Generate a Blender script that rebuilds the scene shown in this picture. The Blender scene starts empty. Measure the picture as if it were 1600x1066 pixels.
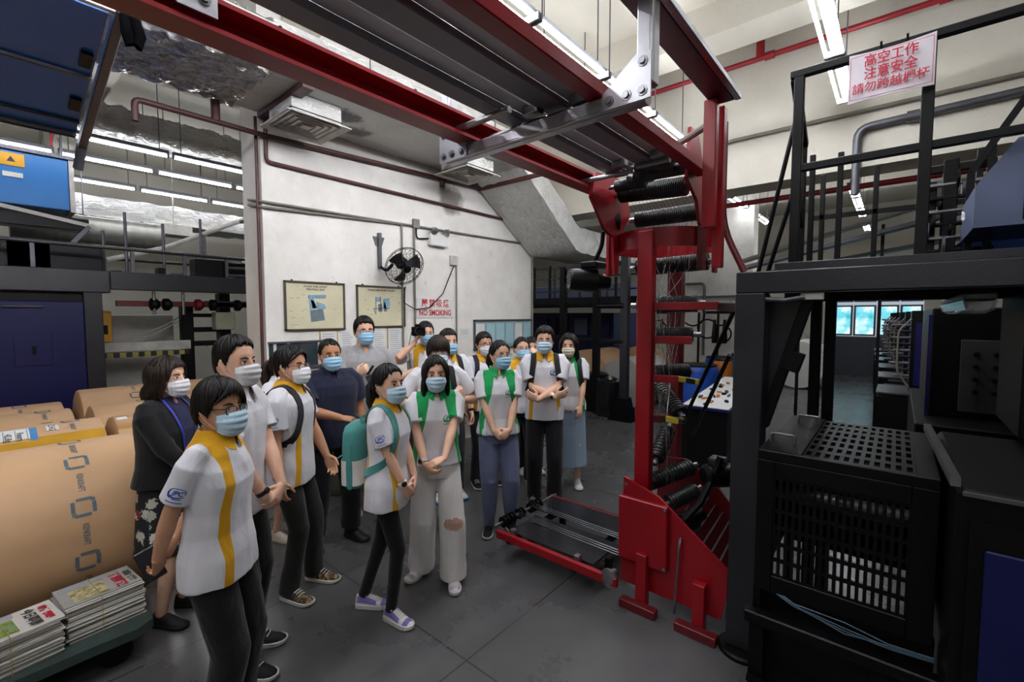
import bpy, math, random
import numpy as np
from mathutils import Vector, Matrix
from mathutils.bvhtree import BVHTree

scene = bpy.context.scene
COL = scene.collection
random.seed(7)
rng = np.random.default_rng(7)
PI = math.pi

# ------------------------------------------------------------ camera, world, exposure
cam_data = bpy.data.cameras.new('camera')
cam_data.sensor_width = 36.0
cam_data.lens = 711.0 / 1600.0 * 36.0
cam_data.clip_start = 0.05
cam_data.clip_end = 200
camera = bpy.data.objects.new('camera', cam_data)
COL.objects.link(camera)
camera.location = (0, 0, 1.9)
_pitch = math.atan(41.0 / 711.0)
camera.rotation_euler = (PI / 2 - _pitch, 0, math.radians(40.2 - 90))
scene.camera = camera

world = bpy.data.worlds.new('world')
scene.world = world
world.use_nodes = True
world.node_tree.nodes['Background'].inputs[0].default_value = (0.75, 0.85, 1.0, 1)
world.node_tree.nodes['Background'].inputs[1].default_value = 0.4

scene.view_settings.view_transform = 'Standard'
scene.view_settings.look = 'None'
scene.view_settings.gamma = 1.0
scene.view_settings.use_curve_mapping = False
scene.view_settings.exposure = 0.44
TUBE_POWER = 46.0          # radiance of a fluorescent tube
try:
    scene.cycles.use_denoising = True
    scene.cycles.max_bounces = 8
    scene.cycles.diffuse_bounces = 4
    scene.cycles.glossy_bounces = 4
    scene.cycles.sample_clamp_indirect = 6.0
    scene.cycles.caustics_reflective = False
    scene.cycles.caustics_refractive = False
except Exception:
    pass

# ------------------------------------------------------------ materials
def lin(c):
    if isinstance(c, str):
        c = c.lstrip('#')
        c = [int(c[i:i + 2], 16) / 255 for i in (0, 2, 4)]
        c = [v / 12.92 if v <= .04045 else ((v + .055) / 1.055) ** 2.4 for v in c]
    return (c[0], c[1], c[2], 1.0)

class NT:
    def __init__(self, mat):
        mat.use_nodes = True
        self.t = mat.node_tree
        self.b = self.t.nodes['Principled BSDF']
    def n(self, kind, **kw):
        nd = self.t.nodes.new(kind)
        for k, v in kw.items():
            setattr(nd, k, v)
        return nd
    def l(self, a, b):
        self.t.links.new(a, b)
    def math(self, op, a, b=None):
        m = self.n('ShaderNodeMath', operation=op)
        for i, v in enumerate((a, b)):
            if v is None: continue
            if hasattr(v, 'links'): self.l(v, m.inputs[i])
            else: m.inputs[i].default_value = v
        return m.outputs[0]
    def mix(self, f, a, b):
        m = self.n('ShaderNodeMix', data_type='RGBA')
        for s, v in ((m.inputs[0], f), (m.inputs[6], a), (m.inputs[7], b)):
            if hasattr(v, 'links'): self.l(v, s)
            else: s.default_value = v
        return m.outputs[2]
    def coord(self, scale=(1, 1, 1), kind='Object'):
        c = self.n('ShaderNodeTexCoord')
        m = self.n('ShaderNodeMapping')
        m.inputs['Scale'].default_value = scale
        self.l(c.outputs[kind], m.inputs[0])
        return m.outputs[0]
    def noise(self, scale=5, detail=4, rough=.55, vec=None, dist=0):
        t = self.n('ShaderNodeTexNoise')
        t.inputs['Scale'].default_value = scale
        t.inputs['Detail'].default_value = detail
        t.inputs['Roughness'].default_value = rough
        t.inputs['Distortion'].default_value = dist
        self.l(vec if vec is not None else self.coord(), t.inputs['Vector'])
        return t.outputs['Fac']
    def ramp(self, f, stops):
        r = self.n('ShaderNodeValToRGB')
        e = r.color_ramp.elements
        while len(e) < len(stops): e.new(.5)
        for el, (p, c) in zip(e, stops):
            el.position = p; el.color = c
        self.l(f, r.inputs[0])
        return r.outputs[0]
    def bump(self, h, strength=.2, dist=.01):
        b = self.n('ShaderNodeBump')
        b.inputs['Strength'].default_value = strength
        b.inputs['Distance'].default_value = dist
        self.l(h, b.inputs['Height'])
        self.l(b.outputs[0], self.b.inputs['Normal'])

MATS = {}
def mat(name, col, rough=.5, metal=0.0, spec=.5, var=.12, vscale=4.0, bump=0.0, bscale=40.0, bstretch=(1, 1, 1),
        emit=None, estr=0.0, sheen=0.0, alpha=1.0, trans=0.0):
    if name in MATS: return MATS[name]
    m = bpy.data.materials.new(name)
    k = NT(m)
    c = lin(col)
    if var > 0:
        f = k.noise(vscale, 5, .6)
        d = tuple(v * (1 - var) for v in c[:3]) + (1,)
        u = tuple(min(1, v * (1 + var)) for v in c[:3]) + (1,)
        k.l(k.ramp(f, [(.3, d), (.7, u)]), k.b.inputs['Base Color'])
    else:
        k.b.inputs['Base Color'].default_value = c
    k.b.inputs['Roughness'].default_value = rough
    k.b.inputs['Metallic'].default_value = metal
    k.b.inputs['Specular IOR Level'].default_value = spec
    if sheen: k.b.inputs['Sheen Weight'].default_value = sheen
    if alpha < 1: k.b.inputs['Alpha'].default_value = alpha
    if trans: k.b.inputs['Transmission Weight'].default_value = trans
    if emit is not None:
        k.b.inputs['Emission Color'].default_value = lin(emit)
        k.b.inputs['Emission Strength'].default_value = estr
    if bump:
        k.bump(k.noise(bscale, 4, .6, k.coord(bstretch)), bump, .01)
    MATS[name] = m
    return m

# ------------------------------------------------------------ mesh builder
W = {}                                   # world origin of every empty / parent
class MB:
    def __init__(self):
        self.v = []; self.f = []; self.mi = []; self.n = 0; self.cur = 0
    def add(self, vs, fs):
        vs = np.asarray(vs, float).reshape(-1, 3)
        self.v.append(vs)
        o = self.n
        self.f += [tuple(i + o for i in f) for f in fs]
        self.mi += [self.cur] * len(fs)
        self.n += len(vs)
        return self
    def mesh(self, off=(0, 0, 0), name='m'):
        me = bpy.data.meshes.new(name)
        vs = np.concatenate(self.v) - np.asarray(off, float)
        me.from_pydata(vs.tolist(), [], self.f)
        if any(self.mi): me.polygons.foreach_set('material_index', self.mi)
        me.update()
        return me
    def hexa(self, c8, ch=0.0):
        """hexahedron from 8 corners (bottom 0-3 ccw, top 4-7), optional chamfer"""
        c8 = np.asarray(c8, float)
        F = [(0, 3, 2, 1), (4, 5, 6, 7), (0, 1, 5, 4), (1, 2, 6, 5), (2, 3, 7, 6), (3, 0, 4, 7)]
        if ch <= 0:
            return self.add(c8, F)
        vs = []; idx = {}
        cen = c8.mean(0)
        for fi, f in enumerate(F):
            for a in range(4):
                i, p, q = f[a], f[a - 1], f[(a + 1) % 4]
                e1 = c8[p] - c8[i]; e2 = c8[q] - c8[i]
                l1 = np.linalg.norm(e1) + 1e-9; l2 = np.linalg.norm(e2) + 1e-9
                pt = c8[i] + e1 / l1 * min(ch, l1 * .45) + e2 / l2 * min(ch, l2 * .45)
                idx[(fi, i)] = len(vs); vs.append(pt)
        fs = [tuple(idx[(fi, i)] for i in f) for fi, f in enumerate(F)]
        E = {}
        for fi, f in enumerate(F):
            for a in range(4):
                i, j = f[a], f[(a + 1) % 4]
                E.setdefault(tuple(sorted((i, j))), []).append((fi, i, j))
        for (i0, j0), l in E.items():
            (fa, i, j), (fb, _, _) = l
            fs.append((idx[(fa, j)], idx[(fa, i)], idx[(fb, i)], idx[(fb, j)]))
        for i in range(8):
            fcs = [fi for fi, f in enumerate(F) if i in f]
            tri = [idx[(fi, i)] for fi in fcs]
            p = [np.array(vs[t]) for t in tri]
            if np.dot(np.cross(p[1] - p[0], p[2] - p[0]), c8[i] - cen) < 0: tri = tri[::-1]
            fs.append(tuple(tri))
        return self.add(vs, fs)
    def box(self, x0, x1, y0, y1, z0, z1, ch=0.0):
        if x0 > x1: x0, x1 = x1, x0
        if y0 > y1: y0, y1 = y1, y0
        if z0 > z1: z0, z1 = z1, z0
        return self.hexa([(x0, y0, z0), (x1, y0, z0), (x1, y1, z0), (x0, y1, z0),
                          (x0, y0, z1), (x1, y0, z1), (x1, y1, z1), (x0, y1, z1)], ch)
    def bar(self, a, b, w, h, up=(0, 0, 1), ch=0.0):
        """rectangular bar from a to b, w sideways, h along up"""
        a = np.asarray(a, float); b = np.asarray(b, float)
        d = b - a; d /= np.linalg.norm(d)
        u = np.asarray(up, float)
        s = np.cross(d, u)
        if np.linalg.norm(s) < 1e-6: s = np.cross(d, (1, 0, 0.))
        s /= np.linalg.norm(s); u = np.cross(s, d)
        s = s * w / 2; u = u * h / 2
        return self.hexa([a - s - u, a + s - u, b + s - u, b - s - u, a - s + u, a + s + u, b + s + u, b - s + u], ch)
    def tube(self, path, r, seg=10, cap='flat', flat=1.0, ref=None, closed=False):
        P = np.asarray(path, float); n = len(P)
        R = np.full(n, r, float) if np.isscalar(r) else np.asarray(r, float)
        if cap == 'round' and not closed:
            d0 = P[0] - P[1]; d0 /= np.linalg.norm(d0); d1 = P[-1] - P[-2]; d1 /= np.linalg.norm(d1)
            A = [(P[0] + d0 * R[0] * math.sin(a), R[0] * math.cos(a)) for a in (1.35, 1.0, .5)]
            B = [(P[-1] + d1 * R[-1] * math.sin(a), R[-1] * math.cos(a)) for a in (.5, 1.0, 1.35)]
            P = np.array([q[0] for q in A] + list(P) + [q[0] for q in B])
            R = np.array([q[1] for q in A] + list(R) + [q[1] for q in B]); n = len(P)
        if closed:
            T = np.roll(P, -1, 0) - np.roll(P, 1, 0)
        else:
            T = np.gradient(P, axis=0)
        T /= np.linalg.norm(T, axis=1)[:, None] + 1e-12
        t = T[0]
        if ref is None:
            ref = (0, 0, 1.) if abs(t[2]) < .9 else (1., 0, 0)
        u = np.asarray(ref, float); u = u - t * np.dot(u, t); u /= np.linalg.norm(u)
        an = np.linspace(0, 2 * PI, seg, endpoint=False)
        vs = []
        for i in range(n):
            t = T[i]; u = u - t * np.dot(u, t); u /= np.linalg.norm(u); w = np.cross(t, u)
            vs.append(P[i] + R[i] * (np.cos(an)[:, None] * u * flat + np.sin(an)[:, None] * w))
        fs = []
        m = n if closed else n - 1
        for i in range(m):
            a = i * seg; b = ((i + 1) % n) * seg
            for j in range(seg):
                k = (j + 1) % seg
                fs.append((a + j, a + k, b + k, b + j))
        if not closed:
            fs.append(tuple(range(seg - 1, -1, -1)))
            fs.append(tuple((n - 1) * seg + j for j in range(seg)))
        return self.add(np.concatenate(vs), fs)
    def cyl(self, a, b, r, seg=16, r2=None):
        return self.tube([a, b], [r, r if r2 is None else r2], seg)
    def rings(self, rings, cap=True, closed_u=True):
        """loft equal-length rings of points"""
        n = len(rings); m = len(rings[0])
        vs = np.concatenate([np.asarray(q, float) for q in rings])
        fs = []
        for i in range(n - 1):
            for j in range(m if closed_u else m - 1):
                k = (j + 1) % m
                fs.append((i * m + j, i * m + k, (i + 1) * m + k, (i + 1) * m + j))
        if cap:
            fs.append(tuple(range(m - 1, -1, -1)))
            fs.append(tuple((n - 1) * m + j for j in range(m)))
        return self.add(vs, fs)
    def grid(self, pts):
        """open sheet from a 2-D array of points"""
        return self.rings(pts, cap=False, closed_u=False)
    def slab(self, P, N, th):
        """thick sheet: P, N arrays (rows, cols, 3)"""
        P = np.asarray(P, float); N = np.asarray(N, float)
        a, b = P.shape[:2]
        Q = P + N * th
        vs = np.concatenate([P.reshape(-1, 3), Q.reshape(-1, 3)])
        o = a * b; fs = []
        for i in range(a - 1):
            for j in range(b - 1):
                q = (i * b + j, i * b + j + 1, (i + 1) * b + j + 1, (i + 1) * b + j)
                fs.append(q[::-1]); fs.append(tuple(o + k for k in q))
        for i in range(a - 1):
            for j, fl in ((0, 0), (b - 1, 1)):
                q = (i * b + j, (i + 1) * b + j, o + (i + 1) * b + j, o + i * b + j)
                fs.append(q if not fl else q[::-1])
        for j in range(b - 1):
            for i, fl in ((0, 1), (a - 1, 0)):
                q = (i * b + j, i * b + j + 1, o + i * b + j + 1, o + i * b + j)
                fs.append(q if not fl else q[::-1])
        return self.add(vs, fs)
    def prism(self, poly, d):
        """extrude a 3-D polygon by vector d"""
        P = np.asarray(poly, float); n = len(P); Q = P + np.asarray(d, float)
        fs = [tuple(range(n - 1, -1, -1)), tuple(range(n, 2 * n))]
        fs += [(i, (i + 1) % n, n + (i + 1) % n, n + i) for i in range(n)]
        return self.add(np.concatenate([P, Q]), fs)
    def ball(self, c, r, seg=16, rot=None, rn=10):
        r = np.full(3, r, float) if np.isscalar(r) else np.asarray(r, float)
        th = np.linspace(0.06, PI - 0.06, rn); an = np.linspace(0, 2 * PI, seg, endpoint=False)
        rg = []
        for t in th[::-1]:
            p = np.stack([np.sin(t) * np.cos(an), np.sin(t) * np.sin(an), np.full(seg, math.cos(t))], 1) * r
            if rot is not None: p = p @ np.asarray(rot).T
            rg.append(p + np.asarray(c, float))
        return self.rings(rg)
    def lathe(self, a, b, prof, seg=20):
        """profile [(t along a->b in metres, radius)]"""
        a = np.asarray(a, float); b = np.asarray(b, float)
        d = (b - a) / np.linalg.norm(b - a)
        u = np.cross(d, (0, 0, 1.)) if abs(d[2]) < .9 else np.cross(d, (1., 0, 0))
        u /= np.linalg.norm(u); w = np.cross(d, u)
        an = np.linspace(0, 2 * PI, seg, endpoint=False)
        rg = [a + d * t + r * (np.cos(an)[:, None] * u + np.sin(an)[:, None] * w) for t, r in prof]
        return self.rings(rg)
    def build(self, name, m, parent=None, smooth=None, local=False):
        if self.n == 0: raise ValueError(name)
        allv = np.concatenate(self.v)
        if local or parent is not None:
            off = np.zeros(3) if local else W[parent.name]
        else:
            lo = allv.min(0); hi = allv.max(0)
            off = np.array([(lo[0] + hi[0]) / 2, (lo[1] + hi[1]) / 2, lo[2]])
        me = self.mesh(off, name)
        return link(name, me, m, parent, off, smooth, local)

def shade(me, angle):
    me.polygons.foreach_set('use_smooth', [True] * len(me.polygons))
    if angle < 3:
        try: me.set_sharp_from_angle(angle=angle)
        except Exception: pass

def link(name, me, m, parent=None, off=(0, 0, 0), smooth=.6, local=False):
    o = bpy.data.objects.new(name, me)
    for q in (m if isinstance(m, (list, tuple)) else [m]): me.materials.append(q)
    COL.objects.link(o)
    shade(me, .6 if smooth is None else smooth)
    if parent is not None:
        o.parent = parent
        W[o.name] = np.zeros(3) if local else W[parent.name]
    else:
        o.location = off
        W[o.name] = np.asarray(off, float)
    return o

def tag(o, label, cat, group=None, kind=None):
    o['label'] = label; o['category'] = cat
    if group: o['group'] = group
    if kind: o['kind'] = kind
    return o
def struct(o):
    o['kind'] = 'structure'
    return o
def thing(name, label, cat, loc=(0, 0, 0), group=None):
    o = bpy.data.objects.new(name, None)
    o.empty_display_size = .1
    COL.objects.link(o)
    o.location = loc
    W[o.name] = np.asarray(loc, float)
    return tag(o, label, cat, group)
def dup(root, loc, label=None, group=None, rotz=None):
    r = root.copy(); COL.objects.link(r); r.location = loc
    if rotz is not None: r.rotation_euler[2] = rotz
    if label: r['label'] = label
    if group: r['group'] = group
    W[r.name] = np.asarray(loc, float)
    for ch in list(root.children):
        c = ch.copy(); COL.objects.link(c); c.parent = r
        for g in list(ch.children):
            d = g.copy(); COL.objects.link(d); d.parent = c
    return r

def text_mesh(txt, size=1.0, bold=0.0, shear=0.0, align='CENTER', space=1.0):
    """2-D triangulated lettering centred at the origin in the XY plane -> (verts, faces)"""
    cu = bpy.data.curves.new('t', 'FONT')
    cu.body = txt; cu.size = size; cu.align_x = align; cu.align_y = 'CENTER'
    cu.offset = bold; cu.shear = shear; cu.space_character = space; cu.resolution_u = 3
    ob = bpy.data.objects.new('t', cu); COL.objects.link(ob)
    dg = bpy.context.evaluated_depsgraph_get()
    me = bpy.data.meshes.new_from_object(ob.evaluated_get(dg))
    vs = np.array([v.co[:] for v in me.vertices]).reshape(-1, 3)
    fs = [tuple(p.vertices) for p in me.polygons]
    bpy.data.objects.remove(ob); bpy.data.curves.remove(cu); bpy.data.meshes.remove(me)
    return vs, fs
def text_on(mb, txt, c, U, V, size, bold=0.0, shear=0.0, lift=.002, width=None, space=1.0):
    """lettering laid on a flat board: c centre, U right, V up"""
    vs, fs = text_mesh(txt, size, bold, shear, space=space)
    if not len(vs): return mb
    if width:
        w = vs[:, 0].max() - vs[:, 0].min()
        vs[:, 0] *= width / w
    U = np.asarray(U, float); V = np.asarray(V, float); N = np.cross(U, V)
    mb.add(np.asarray(c, float) + vs[:, :1] * U + vs[:, 1:2] * V + N * lift, fs)
    return mb
# ------------------------------------------------------------ surface materials
def wall_material(name, base, stain, amount, soot=0.0):
    m = bpy.data.materials.new(name); k = NT(m)
    f1 = k.noise(.9, 6, .65)
    f2 = k.noise(14, 6, .7, k.coord((1, 1, .45)))
    c = k.mix(k.math('MULTIPLY', k.ramp(f1, [(.42, (0, 0, 0, 1)), (.75, (1, 1, 1, 1))]), amount), lin(base), lin(stain))
    spots = k.ramp(k.noise(9, 3, .5), [(.68, (0, 0, 0, 1)), (.74, (1, 1, 1, 1))])
    c = k.mix(k.math('MULTIPLY', spots, .35 * amount + .05), c, lin('7c766c'))
    c = k.mix(k.math('MULTIPLY', k.ramp(f2, [(.55, (0, 0, 0, 1)), (.8, (1, 1, 1, 1))]), .25), c, lin(stain))
    if soot:
        # soot blown on the plaster round the air outlets, two irregular patches
        tc = k.n('ShaderNodeTexCoord')
        for cx, cy, cz, r in soot:
            vm = k.n('ShaderNodeVectorMath', operation='DISTANCE'); k.l(tc.outputs['Object'], vm.inputs[0]); vm.inputs[1].default_value = (cx, cy, cz)
            d = k.math('ADD', vm.outputs['Value'], k.math('MULTIPLY', k.noise(3.5, 5, .7), r * .9))
            mm = k.ramp(k.math('DIVIDE', d, r), [(.75, (1, 1, 1, 1)), (1.35, (0, 0, 0, 1))])
            c = k.mix(k.math('MULTIPLY', mm, .75), c, lin('4a4038'))
    k.l(c, k.b.inputs['Base Color'])
    k.b.inputs['Roughness'].default_value = .75
    k.bump(k.noise(30, 5, .6), .25, .008)
    return m

m_wall = wall_material('white painted plaster', 'e6e3dd', 'a9a297', .55, [(.3, -.25, 3.55, .5), (2.95, -.25, 3.55, .75), (2.1, -.25, 3.5, .25)])
m_wall2 = wall_material('cream painted concrete', 'cbc7ba', 'a8a294', .35)
m_ceil = wall_material('cream ceiling paint', 'c9c4b5', 'b5ae9c', .3)
m_wall3 = wall_material('stained white block wall', 'cfccc4', '8b867c', .8)

def floor_material():
    m = bpy.data.materials.new('dark polished concrete floor'); k = NT(m)
    f = k.noise(1.1, 7, .65); g = k.noise(18, 4, .6)
    c = k.ramp(f, [(.25, lin('424243')), (.5, lin('4e4e4f')), (.75, lin('5c5c5b'))])
    c = k.mix(k.math('MULTIPLY', k.ramp(g, [(.55, (0, 0, 0, 1)), (.8, (1, 1, 1, 1))]), .03), c, lin('2c2c2d'))
    # slab joints: cut lines along both directions of the hall
    sep = k.n('ShaderNodeSeparateXYZ'); tc = k.n('ShaderNodeTexCoord'); k.l(tc.outputs['Object'], sep.inputs[0])
    def line(sock, off, period, w):
        a = k.math('ADD', sock, -off + period * 50 + period / 2)
        a = k.math('MODULO', a, period)
        a = k.math('ABSOLUTE', k.math('SUBTRACT', a, period / 2))
        return k.math('LESS_THAN', a, w)
    j = k.math('MAXIMUM', line(sep.outputs[1], 1.67, 1.31, .005), line(sep.outputs[0], 5.15, 2.62, .005))
    c = k.mix(k.math('MULTIPLY', j, .75), c, lin('18181a'))
    k.l(c, k.b.inputs['Base Color'])
    k.l(k.ramp(f, [(.2, (.22, .22, .22, 1)), (.8, (.34, .34, .34, 1))]), k.b.inputs['Roughness'])
    k.b.inputs['Specular IOR Level'].default_value = .55
    k.bump(k.noise(55, 3, .6), .06, .004)
    return m
m_floor = floor_material()

m_black = mat('black painted steel', '08080a', .42, .0, .2, .25, 6, .12, 60)
m_blk2 = mat('charcoal painted steel', '222228', .33, .0, .5, .2, 5, .15, 90)
m_dark = mat('oily dark iron', '0d0d0f', .35, .3, .3, .3, 8, .2, 50)
m_navy = mat('navy painted steel', '11154a', .34, .0, .4, .12, 3, .05, 30)
m_blue = mat('mid blue painted steel', '2a4f92', .4, .0, .5, .12, 3)
m_bluegrey = mat('blue grey enamelled steel', '56607e', .3, .0, .5, .1, 3)
m_skyblue = mat('bright blue enamel', '2f74b8', .4, 0, .5, .06)
m_red = mat('red painted steel', '8e0b18', .33, .0, .5, .12, 5, .05, 40)
m_redd = mat('dark red painted steel', '5c0a13', .4, .0, .5, .2, 6, .06, 40)
m_redpipe = mat('red sprinkler pipe paint', '8c1620', .45, 0, .5, .15)
m_brown = mat('brown painted pipe', '4b2a28', .5, 0, .5, .15)
m_alu = mat('brushed aluminium', 'b4b4b8', .35, .85, .5, .08, 8, .05, 80)
m_steel = mat('worn steel', '8f9094', .3, .9, .5, .15, 10, .05, 60)
m_steeld = mat('dull grey steel sheet', '5c5c62', .42, .55, .5, .2, 3, .08, 40)
m_beltd = mat('dark folded steel tray', '807e86', .5, .15, .5, .15, 2.5)
m_traylit = mat('lit steel tray underside', 'c4bfc6', .5, .2, .5, .15, 2.5)  # paler tray steel, with the light on the underside put into its colour
m_conduit = mat('grey conduit', '77736b', .5, .2, .5, .15)
m_white = mat('white enamel', 'd8d8d4', .4, 0, .5, .05)
m_grille = mat('off white grille enamel', 'b9b7b0', .5, 0, .5, .2, 6)
m_tube = mat('fluorescent tube glow', 'ffffff', .4, 0, .5, 0, emit='f6f8ff', estr=TUBE_POWER)
m_rubber = mat('black ribbed rubber', '191a1c', .4, 0, .5, .2)
m_wire = mat('bright steel wire', 'b8b8b8', .25, .9, .5, 0)
m_yellow = mat('machine yellow', 'd29a18', .45, 0, .5, .1)

def foil_material(name, base, scale, strength, metal, rough, soot=()):
    m = bpy.data.materials.new(name); k = NT(m)
    v = k.n('ShaderNodeTexVoronoi', feature='DISTANCE_TO_EDGE'); v.inputs['Scale'].default_value = scale
    w = k.n('ShaderNodeVectorMath', operation='ADD'); k.l(k.coord((1, 2.2, 1)), w.inputs[0])
    nn = k.n('ShaderNodeTexNoise'); nn.inputs['Scale'].default_value = 3.0; nn.inputs['Detail'].default_value = 4
    sc = k.n('ShaderNodeVectorMath', operation='SCALE'); k.l(nn.outputs['Color'], sc.inputs[0]); sc.inputs['Scale'].default_value = .7
    k.l(sc.outputs[0], w.inputs[1]); k.l(w.outputs[0], v.inputs['Vector'])
    nz = k.noise(scale * 1.6, 6, .65, k.coord((1, 2.0, 1)), 1.2)
    h = k.math('ADD', k.math('MULTIPLY', v.outputs[0], .8), nz)
    k.l(k.ramp(k.noise(1.6, 5, .6), [(.3, lin(base)), (.55, lin('c9c9c6')), (.75, lin('b8b2a8'))]), k.b.inputs['Base Color'])
    if soot:
        tc = k.n('ShaderNodeTexCoord'); c0 = k.b.inputs['Base Color'].links[0].from_socket
        for cx, cy, cz, r in soot:
            vm = k.n('ShaderNodeVectorMath', operation='DISTANCE'); k.l(tc.outputs['Object'], vm.inputs[0]); vm.inputs[1].default_value = (cx, cy, cz)
            d = k.math('ADD', vm.outputs['Value'], k.math('MULTIPLY', k.noise(4.5, 5, .7), r * 1.1))
            mm = k.ramp(k.math('DIVIDE', d, r), [(.8, (1, 1, 1, 1)), (1.5, (0, 0, 0, 1))])
            c0 = k.mix(k.math('MULTIPLY', mm, .8), c0, lin('2b2926'))
        k.l(c0, k.b.inputs['Base Color'])
    k.b.inputs['Metallic'].default_value = metal
    k.b.inputs['Roughness'].default_value = rough
    k.bump(h, strength, .16)
    return m
m_foil = foil_material('crinkled foil wrap', 'b5b3ae', 9, .6, .85, .22)
m_foil2 = foil_material('smooth foil wrap', 'c2c1bc', 3.0, .35, .3, .4, [(-.45, -.1, 0, .4), (-.15, .15, 0, .35), (1.75, .0, 0, .28)])
m_foil3 = foil_material('dull crumpled foil', '9b9993', 8.0, .6, .8, .33)

# ------------------------------------------------------------ room shell
struct(MB().box(-6, 20, -6, 14, -.2, 0).build('floor', m_floor))
struct(MB().box(-6, 20, -6, 14, 5.3, 5.5).build('ceiling', m_ceil))
struct(MB().box(1.96, 6.48, 5.0, 5.5, 0, 5.3).build('wall_center', m_wall))
struct(MB().box(-6.2, -6, -6, 14, 0, 5.3).build('wall_back', m_wall2))
struct(MB().box(-6, 20, 14, 14.2, 0, 5.3).build('wall_left', m_wall2))
struct(MB().box(-6, 20, -6.2, -6, 0, 5.3).build('wall_right', m_wall2))
# far wall with its window openings (X = 18)
wf = MB()
wf.box(18, 18.25, 1.62, 14, 0, 5.3); wf.box(18, 18.25, -6, 1.62, 2.62, 5.3); wf.box(18, 18.25, -6, 1.62, 0, 1.22); wf.box(18, 18.25, -6, -.6, 1.22, 2.62)
struct(wf.build('wall_far', m_wall2))
# stained block pier between the far presses
struct(MB().box(10.6, 11.0, 2.35, 4.75, 0, 5.3).build('wall_middle', m_wall3))
# grey wainscot under the windows
struct(MB().box(17.93, 18.0, -.6, 1.6, 0, 1.2).build('trim_1', mat('slate painted wainscot', '3a3f48', .5)))
# downstand beams
for i, (x0, x1, z) in enumerate(((6.3, 6.75, 3.5), (5.35, 5.8, 4.95), (2.2, 2.6, 4.95), (-1.2, -.8, 4.95), (13.0, 13.4, 4.75))):
    struct(MB().box(x0, x1, -6, 5.0 if i < 3 else 14, z, 5.3).build('trim_%d' % (i + 2), m_wall2))
for i, x in enumerate((1.0, 5.0, 9.0)):
    struct(MB().box(x, x + .3, 5.5 if x > 2 else 5.7, 14, 4.85, 5.3).build('trim_%d' % (i + 10), m_wall2))
# windows (cyan film, daylight behind)
m_pane = bpy.data.materials.new('cyan window film'); _k = NT(m_pane)
_c = _k.ramp(_k.noise(2.2, 4, .6), [(.30, lin('35aebc')), (.44, lin('86d8e6')), (.54, lin('eefaff'))])
_k.l(_c, _k.b.inputs['Emission Color']); _k.b.inputs['Emission Strength'].default_value = .8
_k.b.inputs['Base Color'].default_value = lin('4fc3d8')
m_wframe = mat('grey window frame', '5b6064', .4)
for i, (y0, y1) in enumerate(((1.08, 1.6), (.5, 1.05), (-.04, .47), (-.58, -.07))):
    for j, (z0, z1) in enumerate(((1.24, 2.2), (2.3, 2.6))):
        fr = MB()
        fr.box(18.02, 18.12, y0, y0 + .05, z0, z1); fr.box(18.02, 18.12, y1 - .05, y1, z0, z1)
        fr.box(18.02, 18.12, y0 + .05, y1 - .05, z0, z0 + .05); fr.box(18.02, 18.12, y0 + .05, y1 - .05, z1 - .05, z1)
        w = struct(fr.build('window_%d' % (i * 2 + j + 1), m_wframe))
        p = MB().box(18.06, 18.08, y0 + .05, y1 - .05, z0 + .05, z1 - .05).build('pane', m_pane, w)

# ------------------------------------------------------------ fluorescent lights
m_housing = mat('grey batten housing', '5e6064', .5)
def make_light(loc, n=2, length=1.0, gap=.1, tilt_w=.055, label='', group=None, name='fluorescent_light', drop=None):
    """twin- or single-tube batten, tubes along X, loc = centre of the tubes"""
    x, y, z = loc
    t = thing(name, label, 'light', (x, y, z), group)
    h = MB()
    h.box(x - length / 2, x + length / 2, y - tilt_w / 2, y + tilt_w / 2, z + .03, z + .085, .008)
    for s in (-1, 1):
        xe = x + s * (length / 2 - .013)
        h.box(xe - .012, xe + .012, y - gap * (n - 1) / 2 - .018, y + gap * (n - 1) / 2 + .018, z - .018, z + .04, .003)
    h.build('housing', m_housing, t)
    for k in range(n):
        yy = y + (k - (n - 1) / 2) * gap
        MB().cyl((x - length / 2 + .03, yy, z), (x + length / 2 - .03, yy, z), .014, 8).build('tube', m_tube, t)
    for s in (-1, 1):
        MB().cyl((x + s * length * .4, y, z + .08), (x + s * length * .4, y, drop or 5.3), .006, 6).build('hanger_rod', m_steeld, t)
    return t

ordinal = ['nearest', 'second', 'third', 'fourth', 'fifth', 'sixth']
L0 = make_light((2.24, 2.13, 4.06), 2, 1.04, .1, label='twin tube light above the red conveyor beams, nearest of that row', group='twin tube lights over the conveyor')
for i, x in enumerate((3.29, 4.34, 5.39)):
    dup(L0, (x, 2.13, 4.06), 'twin tube light above the red conveyor beams, %s from the near end' % ordinal[i + 1])
dup(L0, (1.17, 2.13, 4.06), 'twin tube light hidden above the grey conveyor trays')
dup(L0, (.1, 2.13, 4.06), 'twin tube light straight above the blue panel end of the conveyor')
R0 = make_light((5.4, .49, 4.1), 2, 1.04, .11, label='twin tube light just left of the red lettered warning sign', group='twin tube lights over the right press')
dup(R0, (4.3, .49, 4.1), 'twin tube light at the top edge above the railing sign')
for i, x in enumerate((.1, 1.15, 2.2, 3.25)):
    dup(R0, (x, .49, 4.1), '%s twin tube light of the row that runs out to the red lettered warning sign' % ('first', 'second', 'third', 'fourth')[i])
LR = make_light((1.4, 8.2, 4.2), 1, 1.1, .1, .05, 'single tube light of the upper row left, between two others', 'single tube lights in the left hall')
for (y, xs, rowname) in ((8.2, (.26, 2.54, 3.7), 'upper row left'), (9.25, (.3, 1.44, 2.58, 3.72), 'middle row left'), (10.8, (.4, 1.5, 2.65, 3.8), 'lowest row left')):
    for i, x in enumerate(xs):
        dup(LR, (x, y, 4.2), 'single tube light of the %s, %s along the row from the left' % (rowname, ('first', 'second', 'third', 'fourth')[i]))
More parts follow.
